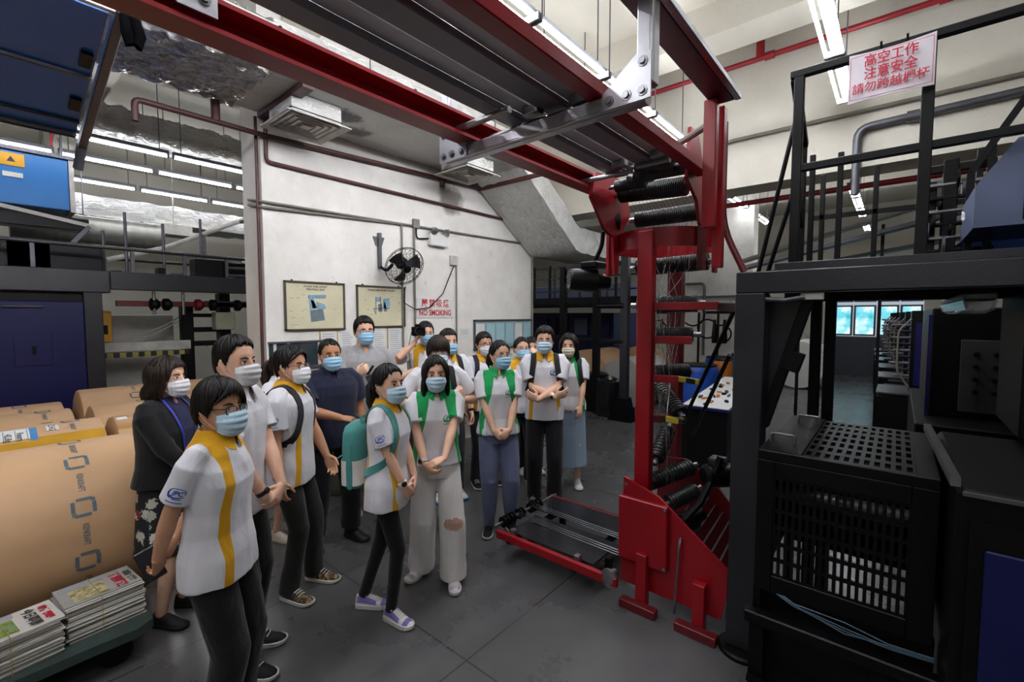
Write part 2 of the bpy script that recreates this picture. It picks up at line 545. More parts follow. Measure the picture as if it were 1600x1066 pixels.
for i, x in enumerate((9.8, 10.9, 12.0)):
    dup(L0, (x, 2.47, 4.1), 'twin tube light beyond the big beam, right of the red tower, %s of three' % ('nearest', 'middle', 'farthest')[i], 'twin tube lights in the far hall')
for i, x in enumerate((13.6, 14.7)):
    dup(L0, (x, 3.65, 4.1), 'twin tube light far behind the red tower, %s one' % ('nearer', 'farther')[i], 'twin tube lights in the far hall')
for i, x in enumerate((10.2, 11.3, 12.4, 14.6)):
    dup(L0, (x, .67, 4.1), 'twin tube light seen between the railing posts, %s of four' % ordinal[i], 'twin tube lights in the far hall')
for i, (x, y) in enumerate(((9, 8), (11, 8))):
    dup(L0, (x, y, 4.1), 'twin tube light behind the white wall, %s one' % ('left', 'right')[i], 'twin tube lights in the far hall')
for i, x in enumerate((.9, 2.7, 4.5)):
    dup(L0, (x, 3.0, 4.1), 'twin tube light hidden between the conveyor and the foil duct, number %s along' % ('one', 'two', 'three')[i], 'twin tube lights beside the duct')
for i, (x, y) in enumerate(((-3.4, 1.0), (-3.4, -.6), (-.4, -2.2), (-.6, -.7), (-1.8, .9))):  # unseen tube lights added as frontal fill on the visitors
    dup(L0, (x, y, 4.06), 'added twin tube fill light behind the camera, fitting %s' % ('one', 'two', 'three', 'four', 'five')[i], 'added fill lights behind the camera')
# unseen tube lights added over the aisle to brighten the visitors
for i, (x, y) in enumerate(((-1.2, 2.2), (-2.4, 2.2), (-.6, 1.2), (-.7, 3.3), (-1.2, 4.6), (-2.4, 4.6))):
    dup(L0, (x, y, 4.1), 'added twin tube fill light outside the picture over the aisle, place %s' % ('one', 'two', 'three', 'four', 'five', 'six', 'seven', 'eight')[i], 'added fill lights over the aisle')

# ------------------------------------------------------------ air ducts
_fk = np.random.default_rng(21); _FD = _fk.normal(0, 1, (14, 3)); _FP = _fk.uniform(0, 6.3, 14)
def foil_shift(p, amp):
    """sharp ridged folds running in many directions, as in pulled foil"""
    w = .35 * np.stack([np.sin(p @ _FD[i] * 3 + _FP[i]) for i in range(3)], 1)
    q = p + w * .3; h = np.zeros(len(p))
    for i in range(14):
        f = 9 + 3.2 * i
        h += (1 - 2 * np.abs(np.sin(q @ (_FD[i] / np.linalg.norm(_FD[i])) * f + _FP[i]))) / (1 + .32 * i)
    d = np.stack([np.zeros(len(p)), .6 * np.sin(h * 2), h], 1)
    return d * amp
def crinkle_box(mb, x0, x1, y0, y1, z0, z1, amp, step=.09, path=None, dens=1):
    """foil wrapped rectangular duct along X; path(x) gives the z shift"""
    nx = max(2, int((x1 - x0) / step)); ring = []
    for x in np.linspace(x0, x1, nx):
        dz = path(x) if path else 0
        pts = []
        for (a, b, n) in (((y0, z0), (y1, z0), 9), ((y1, z0), (y1, z1), 4), ((y1, z1), (y0, z1), 9), ((y0, z1), (y0, z0), 4)):
            for t in np.linspace(0, 1, n * dens, endpoint=False):
                pts.append((x, a[0] + (b[0] - a[0]) * t, a[1] + (b[1] - a[1]) * t + dz))
        p = np.array(pts)
        if dens > 1: p = p + foil_shift(p, amp)
        p = p + rng.normal(0, amp * (.12 if dens > 1 else 1), (len(pts), 3)) * (.6, 1, 1)
        ring.append(p[::-1])
    return mb.rings(ring)
def drop_path(x):
    t = min(1, max(0, (x - 4.95) / 1.45)); return -1.02 * t
t = thing('air_duct', 'large foil wrapped square duct along the top of the white wall', 'duct', (3, 4.5, 3.93))
crinkle_box(MB(), -.6, 1.7, 4.0, 4.98, 3.93, 4.34, .011, .016, dens=6).build('crinkled_section', m_foil, t, smooth=.35)
crinkle_box(MB(), 1.7, 4.95, 4.0, 4.98, 3.93, 4.34, .004, .12).build('straight_section', m_foil2, t, smooth=.8)
crinkle_box(MB(), 4.95, 8.6, 4.0, 4.98, 3.93, 4.34, .006, .12, drop_path).build('dropped_section', m_foil2, t, smooth=.8)
MB().bar((1.98, 4.0, 3.9), (1.98, 4.98, 3.9), .1, .05).build('support_bracket', m_brown, t)
MB().bar((5.1, 3.8, 3.82), (5.1, 4.98, 3.82), .05, .05).build('support_bracket', m_brown, t)
for x in (1.2, 2.6, 4.4):
    MB().cyl((x, 4.0, 3.9), (x, 4.0, 5.3), .006, 6).build('hanger_rod', m_steeld, t)
def side_grille(parent, x0, x1, y, z0, z1):
    g = MB()
    g.box(x0, x1, y - .03, y, z0, z0 + .03); g.box(x0, x1, y - .03, y, z1 - .03, z1)
    g.box(x0, x0 + .03, y - .03, y, z0, z1); g.box(x1 - .03, x1, y - .03, y, z0, z1)
    f = g.build('side_grille', m_white, parent)
    s = MB()
    n = int((x1 - x0) / .035)
    for i in range(n):
        x = x0 + .03 + (x1 - x0 - .06) * (i + .5) / n
        s.bar((x, y - .012, z0 + .03), (x, y - .012, z1 - .03), .02, .004, (1, .4, 0))
    s.build('louvre', m_white, f)
    MB().box(x0 + .02, x1 - .02, y - .004, y - .001, z0 + .02, z1 - .02).build('backing', m_black, f)
side_grille(t, 1.05, 1.75, 3.985, 4.07, 4.27)
side_grille(t, 3.1, 3.7, 3.985, 4.07, 4.27)

crinkle = crinkle_box(MB(), -.5, 4.4, 8.3, 8.85, 4.42, 4.78, .014, .025, dens=4)
tag(crinkle.build('air_duct', m_foil3, smooth=.35), 'crumpled foil duct in the left hall, nearer of the two there', 'duct')
t = thing('air_duct', 'bright foil duct low in the left hall, farther of the two there', 'duct', (2.4, 11.2, 3.6))
crinkle_box(MB(), .9, 5.2, 10.9, 11.7, 3.64, 4.0, .012, .12).build('foil_wrap', m_foil2, t, smooth=.8)
for x in (1.1, 2.1, 3.2): MB().box(x, x + .04, 10.86, 11.74, 3.6, 3.64).build('support_bracket', m_brown, t)
for x in (1.12, 3.22): MB().cyl((x, 11.3, 3.9), (x, 11.3, 5.3), .008, 6).build('hanger_rod', m_steeld, t)
rr = []
for i, x in enumerate(np.linspace(.4, 2.2, 60)):
    a = np.linspace(0, 2 * PI, 24, endpoint=False); r = .22 + (.008 if i % 4 == 0 else 0)
    rr.append(np.stack([np.full(24, x), 9.9 + r * np.cos(a), 3.25 + r * np.sin(a)], 1))
t = thing('spiral_duct', 'round ribbed metal duct behind the blue hung cabinet', 'duct', (1.3, 9.9, 3.03))
MB().rings(rr).build('ribbed_tube', mat('galvanised sheet', '9a9a92', .4, .6), t)
MB().cyl((1.2, 9.9, 3.4), (1.2, 9.9, 5.3), .008, 6).build('hanger_rod', m_steeld, t)

def diffuser(loc, label):
    """square four-way ceiling diffuser below a foil neck"""
    x, y, z = loc
    t = thing('air_diffuser', label, 'air diffuser', (x, y, z))
    MB().box(x - .24, x + .24, y - .24, y + .24, z + .02, 3.94).build('neck', m_foil2, t)
    c = MB()
    for k, (r, dz) in enumerate(((.31, .0), (.235, .005), (.18, .005), (.125, .005), (.07, .005))):
        w = .055 if k == 0 else .022
        for a in range(4):
            ca, sa = math.cos(a * PI / 2), math.sin(a * PI / 2)
            def q(u, v, h): return (x + u * ca - v * sa, y + u * sa + v * ca, z + h)
            zi = .03 if k == 0 else .04
            c.hexa([q(-r, -r, dz), q(r, -r, dz), q(r - w, -r + w, zi + dz), q(-r + w, -r + w, zi + dz),
                    q(-r, -r, dz + .008), q(r, -r, dz + .008), q(r - w, -r + w, zi + dz + .008), q(-r + w, -r + w, zi + dz + .008)])
    c.box(x - .045, x + .045, y - .045, y + .045, z + .005, z + .015)
    c.build('vane', m_grille, t)
    MB().box(x - .25, x + .25, y - .25, y + .25, z + .055, z + .06).build('backing', m_black, t)
    return t
diffuser((2.18, 4.48, 3.72), 'square air diffuser with soot marks under the duct, left one')
diffuser((4.28, 4.38, 3.72), 'square air diffuser under the duct beside the aluminium hanger, right one')
d3 = MB(); d3.box(2.3, 2.95, 10.55, 11.0, 3.42, 3.5); d3.box(2.4, 2.85, 10.6, 10.9, 3.5, 3.62)
d3.cyl((2.6, 10.8, 3.6), (2.6, 10.8, 5.3), .01, 6)
tag(d3.build('air_diffuser', m_grille), 'small flat air outlet under the far left foil duct', 'air diffuser')

# ------------------------------------------------------------ pipes and conduits
def arc_path(pts, r=.08, n=5):
    """polyline with rounded corners"""
    P = [np.array(p, float) for p in pts]; out = [P[0]]
    for i in range(1, len(P) - 1):
        a = P[i - 1] - P[i]; c = P[i + 1] - P[i]
        la, lc = np.linalg.norm(a), np.linalg.norm(c); rr_ = min(r, la * .45, lc * .45)
        p0 = P[i] + a / la * rr_; p1 = P[i] + c / lc * rr_
        for s in np.linspace(0, 1, n):
            out.append((1 - s) ** 2 * p0 + 2 * s * (1 - s) * P[i] + s * s * p1)
    out.append(P[-1]); return out
def pipe(name, pts, r, m, label, cat='pipe', bend=.08, couplers=()):
    mb = MB().tube(arc_path(pts, bend), r, 10)
    for a, b in couplers: mb.cyl(a, b, r * 1.5, 10)
    return tag(mb.build(name, m, smooth=1.0), label, cat)
pipe('sprinkler_pipe', [(6.15, 5.0, 4.93), (6.15, -6, 4.93)], .03, m_redpipe, 'red sprinkler pipe across the cream ceiling beams, upper right',
     couplers=[((6.15, 1.2, 4.93), (6.15, 1.3, 4.93)), ((6.15, -.3, 4.93), (6.15, -.2, 4.93)), ((6.15, 1.35, 4.93), (6.15, 1.35, 5.29))])
pipe('conduit_pipe', [(6.26, 1.86, 3.3), (6.26, 1.86, 4.08), (6.26, -6, 4.1)], .022, m_conduit, 'grey conduit bent along the cream beam right of the red tower', bend=.2)
pipe('drain_pipe', [(6.24, .40, 3.2), (6.24, .40, 3.9), (6.24, -1.6, 3.95)], .04, m_steeld, 'grey steel drain pipe with an elbow behind the railing sign', bend=.12,
     couplers=[((6.24, -.1, 3.91), (6.24, -.0, 3.91))])
pipe('sprinkler_pipe', [(6.9, 3.2, 3.42), (6.9, -6, 3.45)], .035, m_redpipe, 'red pipe under the lower edge of the big beam behind the railing')
pipe('sprinkler_pipe', [(.95, 4.93, 3.52), (.95, 4.93, 3.7), (1.96, 4.95, 3.71), (6.2, 4.95, 3.88), (6.2, 4.95, 3.42), (8.3, 4.95, 3.38)], .026, m_brown, 'brown pipe running along the white wall just below the duct', bend=.05,
     couplers=[((1.55, 4.94, 3.71), (1.55, 4.94, 3.9)), ((4.3, 4.95, 3.8), (4.38, 4.95, 3.8)), ((4.34, 4.95, 3.7), (4.34, 4.95, 3.8)), ((5.0, 4.95, 3.83), (5.0, 4.95, 3.98))])
pipe('conduit_pipe', [(2.0, 4.97, 3.9), (2.0, 4.97, 3.46), (6.35, 4.97, 3.46), (6.35, 4.97, 3.1)], .02, m_brown, 'thin brown conduit below the brown pipe on the white wall', bend=.05)
for k, (dz, m, nm) in enumerate(((0, m_conduit, 'upper'), (-.055, m_conduit, 'lower'))):
    pipe('conduit_pipe', [(1.94, 5.3, 3.12 + dz), (1.94, 4.97, 3.05 + dz), (3.6 + (0 if k else 2.6), 4.975, 3.13 + dz)] + ([(3.66, 4.975, 3.07), (3.66, 4.975, 1.45)] if k else []), .013, m,
         '%s of two thin grey conduits along the middle of the white wall' % nm, bend=.06)
pipe('conduit_pipe', [(3.86, 4.975, 3.1), (3.86, 4.975, 1.4)], .013, m_conduit, 'grey conduit dropping from the junction box to the smoking sign')
pipe('conduit_pipe', [(4.62, 4.975, 2.66), (4.62, 4.975, 1.2)], .011, m_conduit, 'thin grey conduit right of the smoking sign')
pipe('conduit_pipe', [(1.93, 5.03, 3.9), (1.93, 5.03, 1.2)], .016, m_brown, 'brown conduit down the left corner of the white wall')
pipe('conduit_pipe', [(6.44, 4.97, 3.4), (6.44, 4.97, 1.0)], .02, m_conduit, 'grey conduit down the right end of the white wall')
pipe('hanger_pipe', [(.86, 9.6, 4.3), (.86, 9.6, 5.3)], .014, m_redpipe, 'thin red drop pipe in the left hall ceiling', 'pipe')
# ------------------------------------------------------------ overhead conveyor
def frange(a, b, n): return [a + (b - a) * i / (n - 1) for i in range(n)]
def channel(x0, x1, y0, y1, z0, z1, th, open_side):
    """steel channel along X, web on the far side of open_side"""
    a = .008
    if open_side < 0:
        prof = [(y0, z0), (y1, z0), (y1, z1), (y0, z1), (y0, z1 - th), (y1 - a, z1 - th), (y1 - a, z0 + th), (y0, z0 + th)]
    else:
        prof = [(y1, z1), (y0, z1), (y0, z0), (y1, z0), (y1, z0 + th), (y0 + a, z0 + th), (y0 + a, z1 - th), (y1, z1 - th)]
    return MB().prism([(x0, y, z) for y, z in prof], (x1 - x0, 0, 0))
def bolt(mb, c, n, r=.012, h=.012):
    c = np.asarray(c, float); n = np.asarray(n, float)
    return mb.lathe(c, c + n * h, [(0, r * 1.6), (h * .3, r * 1.6), (h * .3, r), (h, r * .9)], 8)

conv = thing('overhead_conveyor', 'overhead conveyor of two long red beams carrying grey steel trays', 'conveyor', (1.0, 1.25, 2.7))
channel(-1.5, 2.9, 1.56, 1.66, 2.73, 2.83, .014, -1).build('side_beam', m_red, conv)
MB().box(-1.5, 2.86, .885, .955, 2.73, 2.785, .004).build('side_beam', m_red, conv)
MB().box(-1.5, 2.8, 1.0, 1.02, 2.8, 2.83).build('edge_rail', m_steel, conv)
MB().box(-1.5, 2.7, 1.235, 1.25, 2.86, 2.88).build('edge_rail', m_steel, conv)
for (y0, y1, z, m, x1) in ((1.345, 1.44, 2.79, m_beltd, 2.75), (1.262, 1.345, 2.815, m_traylit, 2.7), (1.115, 1.222, 2.79, m_beltd, 2.8), (1.03, 1.115, 2.815, m_traylit, 2.78)):
    MB().box(-1.5, x1, y0, y1, z, z + .03, .004).build('steel_tray', m, conv)
def spool_roller(p0, p1, r, n, parent, name='grooved_roller', core=m_black):
    """shaft with many ribs"""
    p0 = np.asarray(p0, float); p1 = np.asarray(p1, float); L = np.linalg.norm(p1 - p0)
    n = int(n * 1.5); prof = [(0, r * .88)]
    for i in range(n):
        a = L * i / n; w = L / n
        prof += [(a + w * .12, r * .9), (a + w * .2, r), (a + w * .72, r), (a + w * .8, r * .9)]
    prof.append((L, r * .88))
    o = MB().lathe(p0, p1, prof, 18).build(name, m_rubber if core is m_black else core, parent)
    d = (p1 - p0) / L
    MB().cyl(p0 - d * .05, p1 + d * .05, r * .35, 10).build('shaft', m_steel, o)
    return o
# transverse rollers between the beams
spool_roller((1.62, 1.36, 2.72), (1.66, 1.06, 2.72), .035, 4, conv, 'guide_roller', m_steel)
spool_roller((1.63, 1.28, 2.72), (1.65, 1.19, 2.72), .04, 5, conv, 'rubber_ring', m_black)
for x, y0, y1 in ((1.68, .98, 1.55), (1.5, 1.28, 1.6), (2.55, 1.0, 1.2), (2.6, 1.25, 1.6)):
    MB().cyl((x, y0, 2.765), (x, y1, 2.765), .015, 10).build('cross_rod', m_steel, conv)
for x, y in ((1.6, 1.24), (1.64, 1.02), (2.5, 1.28), (2.48, 1.03)):
    MB().box(x, x + .05, y - .03, y + .06, 2.775, 2.812, .004).build('tray_clip', m_steel, conv)

def hanger(x, ya, yb, zb, label, arm=True):
    """aluminium profile frame the conveyor hangs in"""
    t = thing('conveyor_hanger', label, 'hanger frame', (x, (ya + yb) / 2, zb))
    s = .06
    def prof(a, b, up):
        m = MB().bar(a, b, s, s, up, .004)
        a = np.array(a, float); b = np.array(b, float)
        d = (b - a) / np.linalg.norm(b - a); u = np.asarray(up, float); w = np.cross(d, u)
        for sg in (-1, 1):
            m.bar(a + w * sg * s * .5, b + w * sg * s * .5, .005, s * .62, up)
            m.bar(a + u * sg * s * .5, b + u * sg * s * .5, s * .62, .005, up)
        return m
    prof((x, ya, zb), (x, yb, zb), (0, 0, 1)).build('crossbar', m_alu, t)
    for y in (ya, yb):
        prof((x, y, zb + s / 2), (x, y, 5.3), (1, 0, 0)).build('upright', m_alu, t)
    for y, sg in ((ya, 1), (yb, -1)):
        p = MB().prism([(x - .034, y - sg * .03, zb - .03), (x - .034, y + sg * .16, zb - .03), (x - .034, y + sg * .16, zb + .03), (x - .034, y + sg * .03, zb + .13), (x - .034, y - sg * .03, zb + .13)][::(1 if sg < 0 else -1)], (-.008, 0, 0)).build('gusset_plate', m_alu, t)
        for (dy, dz) in ((0, 0), (.06, 0), (.13, 0), (0, .1)):
            bolt(MB(), (x - .042, y + sg * dy, zb + dz), (-1, 0, 0)).build('bolt', m_steel, p)
    return t
hanger(1.6, .715, 1.765, 2.69, 'aluminium hanger frame with bolted corner plates, in the middle of the conveyor')
t = thing('conveyor_hanger', 'aluminium corner plate and upright on the red beam at the left top edge', 'hanger frame', (.42, 1.53, 2.72))
MB().prism([(.33, 1.552, 2.95), (.50, 1.552, 2.95), (.50, 1.552, 2.76), (.40, 1.552, 2.76)], (0, -.008, 0)).build('gusset_plate', m_alu, t)
MB().box(.36, .42, 1.555, 1.615, 2.84, 5.3, .004).build('upright', m_alu, t)
for x, z in ((.41, 2.87), (.465, 2.80), (.465, 2.9)): bolt(MB(), (x, 1.544, z), (0, -1, 0)).build('bolt', m_steel, t)
tb = thing('ceiling_beam', 'long dark steel beam from the top edge to the red tower posts', 'beam', (1.0, .73, 3.02))
MB().box(-1.5, 2.62, .69, .80, 3.02, 3.06, .004).build('web', m_blk2, tb)
MB().box(-1.5, 2.63, .66, .69, 3.02, 3.05, .003).build('edge_strip', m_steel, tb)
MB().cyl((1.0, .735, 3.05), (1.0, .735, 5.3), .01, 8).build('hanger_rod', m_steeld, tb)

# ------------------------------------------------------------ red string tower
tw = thing('red_tower', 'tall red wire guide tower with black grooved rollers, standing on red feet', 'machine', (3.0, 1.2, 0))
def up_plate(y, pts, th, name, m):
    return MB().prism([(x, y, z) for x, z in pts], (0, th, 0)).build(name, m, tw)
up_plate(1.55, [(2.6, 2.66), (2.66, 2.83), (3.08, 2.86), (3.16, 2.62), (3.02, 2.47), (2.98, 2.19), (2.93, 2.19), (2.9, 2.44), (2.78, 2.48)], -.02, 'head_plate', m_red)
up_plate(.96, [(2.72, 2.7), (2.76, 3.0), (2.90, 2.99), (3.05, 2.72), (3.04, 2.47), (2.96, 2.47), (2.9, 2.6)], .02, 'head_plate', m_red)
MB().box(2.52, 2.57, .75, .815, 2.36, 3.02, .004).build('head_post', m_red, tw)
MB().box(2.64, 2.70, .745, .795, 2.16, 3.02, .004).build('head_post', m_red, tw)
MB().box(3.02, 3.09, .96, 1.0, 2.19, 2.7, .004).build('head_post', m_redd, tw)
MB().tube(arc_path([(2.66, .82, 2.95), (2.6, 1.02, 2.84), (2.55, 1.2, 2.84)], .1), .02, 10).build('conduit_bend', m_conduit, tw)
MB().tube(arc_path([(2.78, .78, 2.98), (2.78, .78, 2.4), (2.79, .66, 2.14)], .15), .018, 10).build('cable_pipe', m_redd, tw)
# ring
an = np.linspace(0, 2 * PI, 48, endpoint=False); rg = []
for (r, z) in ((.335, 2.345), (.335, 2.47), (.318, 2.47), (.318, 2.345)):
    rg.append(np.stack([3.22 + r * np.cos(an), 1.285 + r * np.sin(an), np.full(48, z)], 1))
MB().rings(rg + [rg[0]], cap=False).build('ring_band', m_red, tw)
MB().box(2.86, 2.93, 1.225, 1.33, .62, 2.45, .005).build('front_column', m_red, tw)
MB().box(3.56, 3.66, 1.29, 1.40, .1, 2.36, .005).build('rear_column', m_redd, tw)
for y, x in ((1.62, 3.0), (.93, 3.2)):
    MB().box(x - .03, x + .03, y - .02 if y > 1 else y, y if y > 1 else y + .02, 2.18, 2.55).build('ring_leg', m_red, tw)
# grooved rollers from top to bottom
for (p, q, r, n) in (((2.96, 1.50, 2.74), (2.90, 1.03, 2.70), .06, 22), ((3.2, 1.50, 2.60), (3.24, 1.02, 2.60), .056, 22), ((2.62, 1.24, 2.79), (2.66, 1.02, 2.77), .035, 8), ((2.74, 1.3, 2.77), (2.76, .99, 2.77), .04, 12), ((2.8, 1.46, 2.75), (2.8, 1.25, 2.75), .04, 10),
                     ((3.35, 1.56, 2.26), (3.4, 1.04, 2.28), .062, 24), ((3.25, 1.50, 1.97), (3.32, 1.08, 1.98), .062, 20), ((3.2, 1.36, 1.76), (3.3, 1.1, 1.76), .055, 12),
                     ((3.05, 1.27, 1.49), (3.3, 1.15, 1.49), .06, 9), ((3.3, 1.35, 1.36), (3.12, 1.12, 1.22), .06, 8), ((3.25, 1.25, 1.06), (3.02, 1.24, .9), .055, 7), ((2.98, 1.27, .74), (3.25, 1.08, .82), .058, 9), ((3.0, 1.14, .62), (3.2, 1.03, .68), .055, 8)):
    spool_roller(p, q, r, n, tw)
m_pad = bpy.data.materials.new('yellow and black hazard paint'); _k = NT(m_pad)
_w = _k.n('ShaderNodeTexWave'); _w.inputs['Scale'].default_value = 5; _k.l(_k.coord(), _w.inputs['Vector'])
_k.l(_k.ramp(_w.outputs[0], [(.48, lin('1a1a18')), (.52, lin('b9a82a'))]), _k.b.inputs['Base Color'])
for (z, yl, m) in ((1.955, .84, m_red), (1.735, 1.0, m_red), (1.475, 1.08, m_red), (1.205, 1.16, m_redd)):
    MB().bar((2.92, 1.24, z), (2.97, yl, z), .03, .05, ch=.003).build('side_arm', m, tw)
MB().bar((2.975, .84, 1.95), (2.72, .66, 1.94), .03, .05, ch=.003).build('side_arm', m_blk2, tw)
MB().bar((2.98, 1.09, 1.48), (3.05, .98, 1.46), .05, .035, ch=.004).build('warning_pad', m_pad, tw)
MB().bar((2.96, 1.2, 1.21), (3.02, 1.06, 1.19), .05, .04, ch=.004).build('warning_pad', m_pad, tw)
# wires
wr = random.Random(5)
for i in range(17):
    y = 1.06 + .42 * i / 16
    x = 2.9 + wr.random() * .3
    pth = [(2.94 + .02 * wr.random(), y, 2.72), (3.2, y, 2.6), (x + .15, 1.1 + .4 * (y - 1.06) / .42, 2.25), (x + .2, 1.12 + .3 * wr.random(), 1.95), (3.0 + .3 * wr.random(), 1.15 + .15 * wr.random(), 1.5), (3.0 + .2 * wr.random(), 1.14 + .12 * wr.random(), 1.2), (2.98 + .2 * wr.random(), 1.1 + .16 * wr.random(), .75)]
    MB().tube(pth, .0014, 4).build('guide_wire', m_wire, tw)
# base
base_poly = [(1.37, .1), (1.36, .82), (1.25, .78), (1.12, .74), (1.03, .67), (.67, .39), (.73, .10)]
MB().prism([(2.77, y, z) for y, z in base_poly], (.02, 0, 0)).build('base_plate', m_red, tw)
MB().prism([(3.4, y + .02, z) for y, z in [(1.37, .1), (1.36, .8), (1.15, .82), (.95, .7), (.72, .42), (.73, .10)]], (.02, 0, 0)).build('base_plate', m_redd, tw)
cv = MB().box(2.73, 2.77, 1.045, 1.375, .28, .70, .006).build('cover_box', m_red, tw)
for y, z in ((1.06, .3), (1.06, .68), (1.34, .77)): bolt(MB(), (2.73 if z < .7 else 2.77, y, z), (-1, 0, 0), .008).build('bolt', m_steel, cv)
for y in (1.2, .84):
    MB().box(2.7, 2.76, y - .035, y + .035, .02, .36 if y > 1 else .3, .003).build('foot_leg', m_red, tw)
    MB().box(2.64, 2.70, y - .12, y + .12, 0.0, .055, .004).build('foot_bar', m_redd, tw)
for i in range(7):
    z = .3 + .04 * i
    MB().cyl((2.8, .72 + .05 * i, z + .05), (3.4, .75 + .05 * i, z + .07), .006, 6).build('cross_rod', m_steel, tw)
MB().lathe((2.85, 1.0, .55), (3.05, .93, .6), [(0, .03), (.02, .07), (.1, .07), (.1, .045), (.2, .045)], 16).build('clamp', m_dark, tw)
MB().tube(arc_path([(2.83, .98, .55), (2.74, .97, .5), (2.73, .99, .05)], .06), .008, 8).build('air_hose', m_steel, tw)
MB().tube([(2.84, .98, .6), (2.9, .9, .72), (3.0, .86, .86), (3.02, .82, 1.0)], .022, 10).build('cable_bundle', m_dark, tw)
mo = MB().lathe((3.0, .92, .86), (3.2, .72, .86), [(0, .05), (.02, .075), (.2, .075), (.22, .05), (.27, .05)], 18).build('drive_motor', m_dark, tw)
MB().box(3.02, 3.12, .8, .9, .93, .98, .008).build('terminal_box', m_blk2, mo)
# fan motors on the left of the head
fm = MB().lathe((2.86, 1.86, 2.16), (3.1, 1.6, 2.14), [(0, .075), (.02, .085), (.2, .085), (.2, .06), (.3, .05)], 20).build('fan_motor', m_dark, tw)
gr = MB()
for i in range(-3, 4):
    gr.bar((2.855, 1.866 - .0, 2.16 + i * .02), (2.845, 1.852, 2.16 + i * .02), .003, .003) if False else None
_d = np.array([.24, -.26, -.02]); _d /= np.linalg.norm(_d); _u = np.array([.735, .68, 0]); _c = np.array([2.855, 1.866, 2.16])
for i in range(-3, 4):
    h = math.sqrt(max(0, .075 ** 2 - (i * .02) ** 2))
    gr.tube([_c + _u * -h + (0, 0, i * .02), _c + _u * h + (0, 0, i * .02)], .002, 4)
    gr.tube([_c + _u * i * .02 + (0, 0, -h), _c + _u * i * .02 + (0, 0, h)], .002, 4)
gr.build('fan_grille', m_steel, fm)
MB().box(2.9, 3.06, 1.66, 1.80, 2.24, 2.29, .01).build('terminal_box', m_dark, fm)
MB().lathe((2.95, 1.62, 2.56), (3.0, 1.55, 2.56), [(0, .04), (.015, .065), (.1, .065)], 16).build('gear_housing', m_dark, tw)
MB().tube(arc_path([(2.96, 1.64, 2.5), (2.98, 1.66, 2.4), (2.98, 1.72, 2.29)], .05), .016, 8).build('cable', m_dark, tw)

# low outfeed tray on the floor in front of the tower
tr = thing('outfeed_tray', 'low black tray with red side rail and wires at the foot of the red tower', 'machine tray', (2.9, 1.9, 0))
MB().bar((2.58, 2.33, .19), (2.58, 1.30, .19), .035, .06, ch=.004).build('side_rail', m_red, tr)
MB().bar((3.42, 2.42, .19), (3.42, 1.40, .19), .035, .06, ch=.004).build('side_rail', m_redd, tr)
for x in (2.84, 3.3):
    for y in (2.2, 1.5): MB().box(x - .02, x + .02, y - .02, y + .02, 0, .18).build('leg', m_dark, tr)
m_plate = mat('polished dark plate', '3a3a3e', .22, .6, .5, .2, 4)
MB().box(2.66, 2.88, 1.52, 2.28, .185, .2, .002).build('bed_plate', m_plate, tr)
MB().box(2.92, 3.04, 1.42, 2.3, .18, .19, .002).build('bed_plate', m_plate, tr)
MB().box(3.1, 3.4, 1.42, 2.36, .2, .215, .002).build('bed_plate', m_plate, tr)
MB().box(2.58, 3.42, 1.62, 1.66, .14, .175).build('cross_tie', m_dark, tr)
MB().box(2.58, 3.42, 2.2, 2.24, .14, .175).build('cross_tie', m_dark, tr)
for x in (2.84, 2.87, 2.9, 3.06, 3.09, 3.12):
    MB().cyl((x, 2.38, .24), (x, 1.32, .22), .0022, 6).build('tray_wire', m_steel, tr)
s = MB().cyl((2.6, 2.38, .22), (3.45, 2.38, .22), .012, 8).build('end_shaft', m_steel, tr)
for x in (2.7, 2.78, 2.9, 3.06, 3.14):
    MB().lathe((x, 2.38, .22), (x + .05, 2.38, .22), [(0, .045), (.01, .045), (.012, .03), (.036, .03), (.038, .045), (.05, .045)], 16).build('pulley', m_dark, s)
bb = MB(); bb.lathe((2.56, 1.36, .2), (2.66, 1.36, .2), [(0, .03), (.01, .06), (.03, .06), (.035, .03), (.1, .03)], 16)
bb.build('bearing', m_steel, tr)
for y in (1.62, 2.2):
    MB().box(2.6, 2.64, y - .02, y + .02, .2, .25, .004).build('clip', m_steel, tr)

# ------------------------------------------------------------ right press: deck frame
pf = thing('press_platform', 'black steel platform with posts along the right, carrying the railing', 'platform', (3.0, .2, 0))
MB().box(2.70, 2.82, -3.5, .68, 2.015, 2.13, .006).build('front_beam', m_blk2, pf)
MB().box(2.72, 2.80, -3.5, .5, 2.13, 2.17, .003).build('toe_board', m_blk2, pf)
MB().box(2.8, 4.0, -3.5, .6, 2.08, 2.115).build('deck_plate', m_black, pf)
MB().box(3.62, 3.74, -3.5, .6, 1.99, 2.08, .004).build('rear_beam', m_black, pf)
po = MB(); po.box(2.69, 2.83, .535, .68, .03, 2.015, .006)
p = po.build('main_post', m_blk2, pf)
MB().lathe((2.74, .6, 0), (2.74, .6, .03), [(0, .13), (.02, .13), (.03, .12)], 24).build('base_flange', m_black, p)
for y in (.42, .34):
    MB().box(3.68, 3.76, y - .03, y + .03, 0, 2.0, .004).build('rear_post', m_black, pf)
MB().prism([(2.86, .56, 1.98), (2.86, .36, 1.98), (2.86, .55, 1.3)], (.02, 0, 0)).build('gusset_panel', m_blk2, pf)
MB().bar((2.84, .36, 1.98), (2.84, .55, 1.28), .06, .05, ch=.004).build('diagonal_brace', m_black, pf)
MB().bar((2.83, .40, 1.70), (2.83, .43, 1.60), .06, .08, ch=.004).build('brace_clamp', m_dark, pf)
MB().box(2.72, 2.74, .28, .38, 1.975, 2.01, .003).build('name_plate', m_grille, pf)
MB().tube([(2.72, .55, 1.985), (2.72, .45, 1.975), (2.72, .36, 1.99)], .012, 8).build('cable', m_steeld, pf)
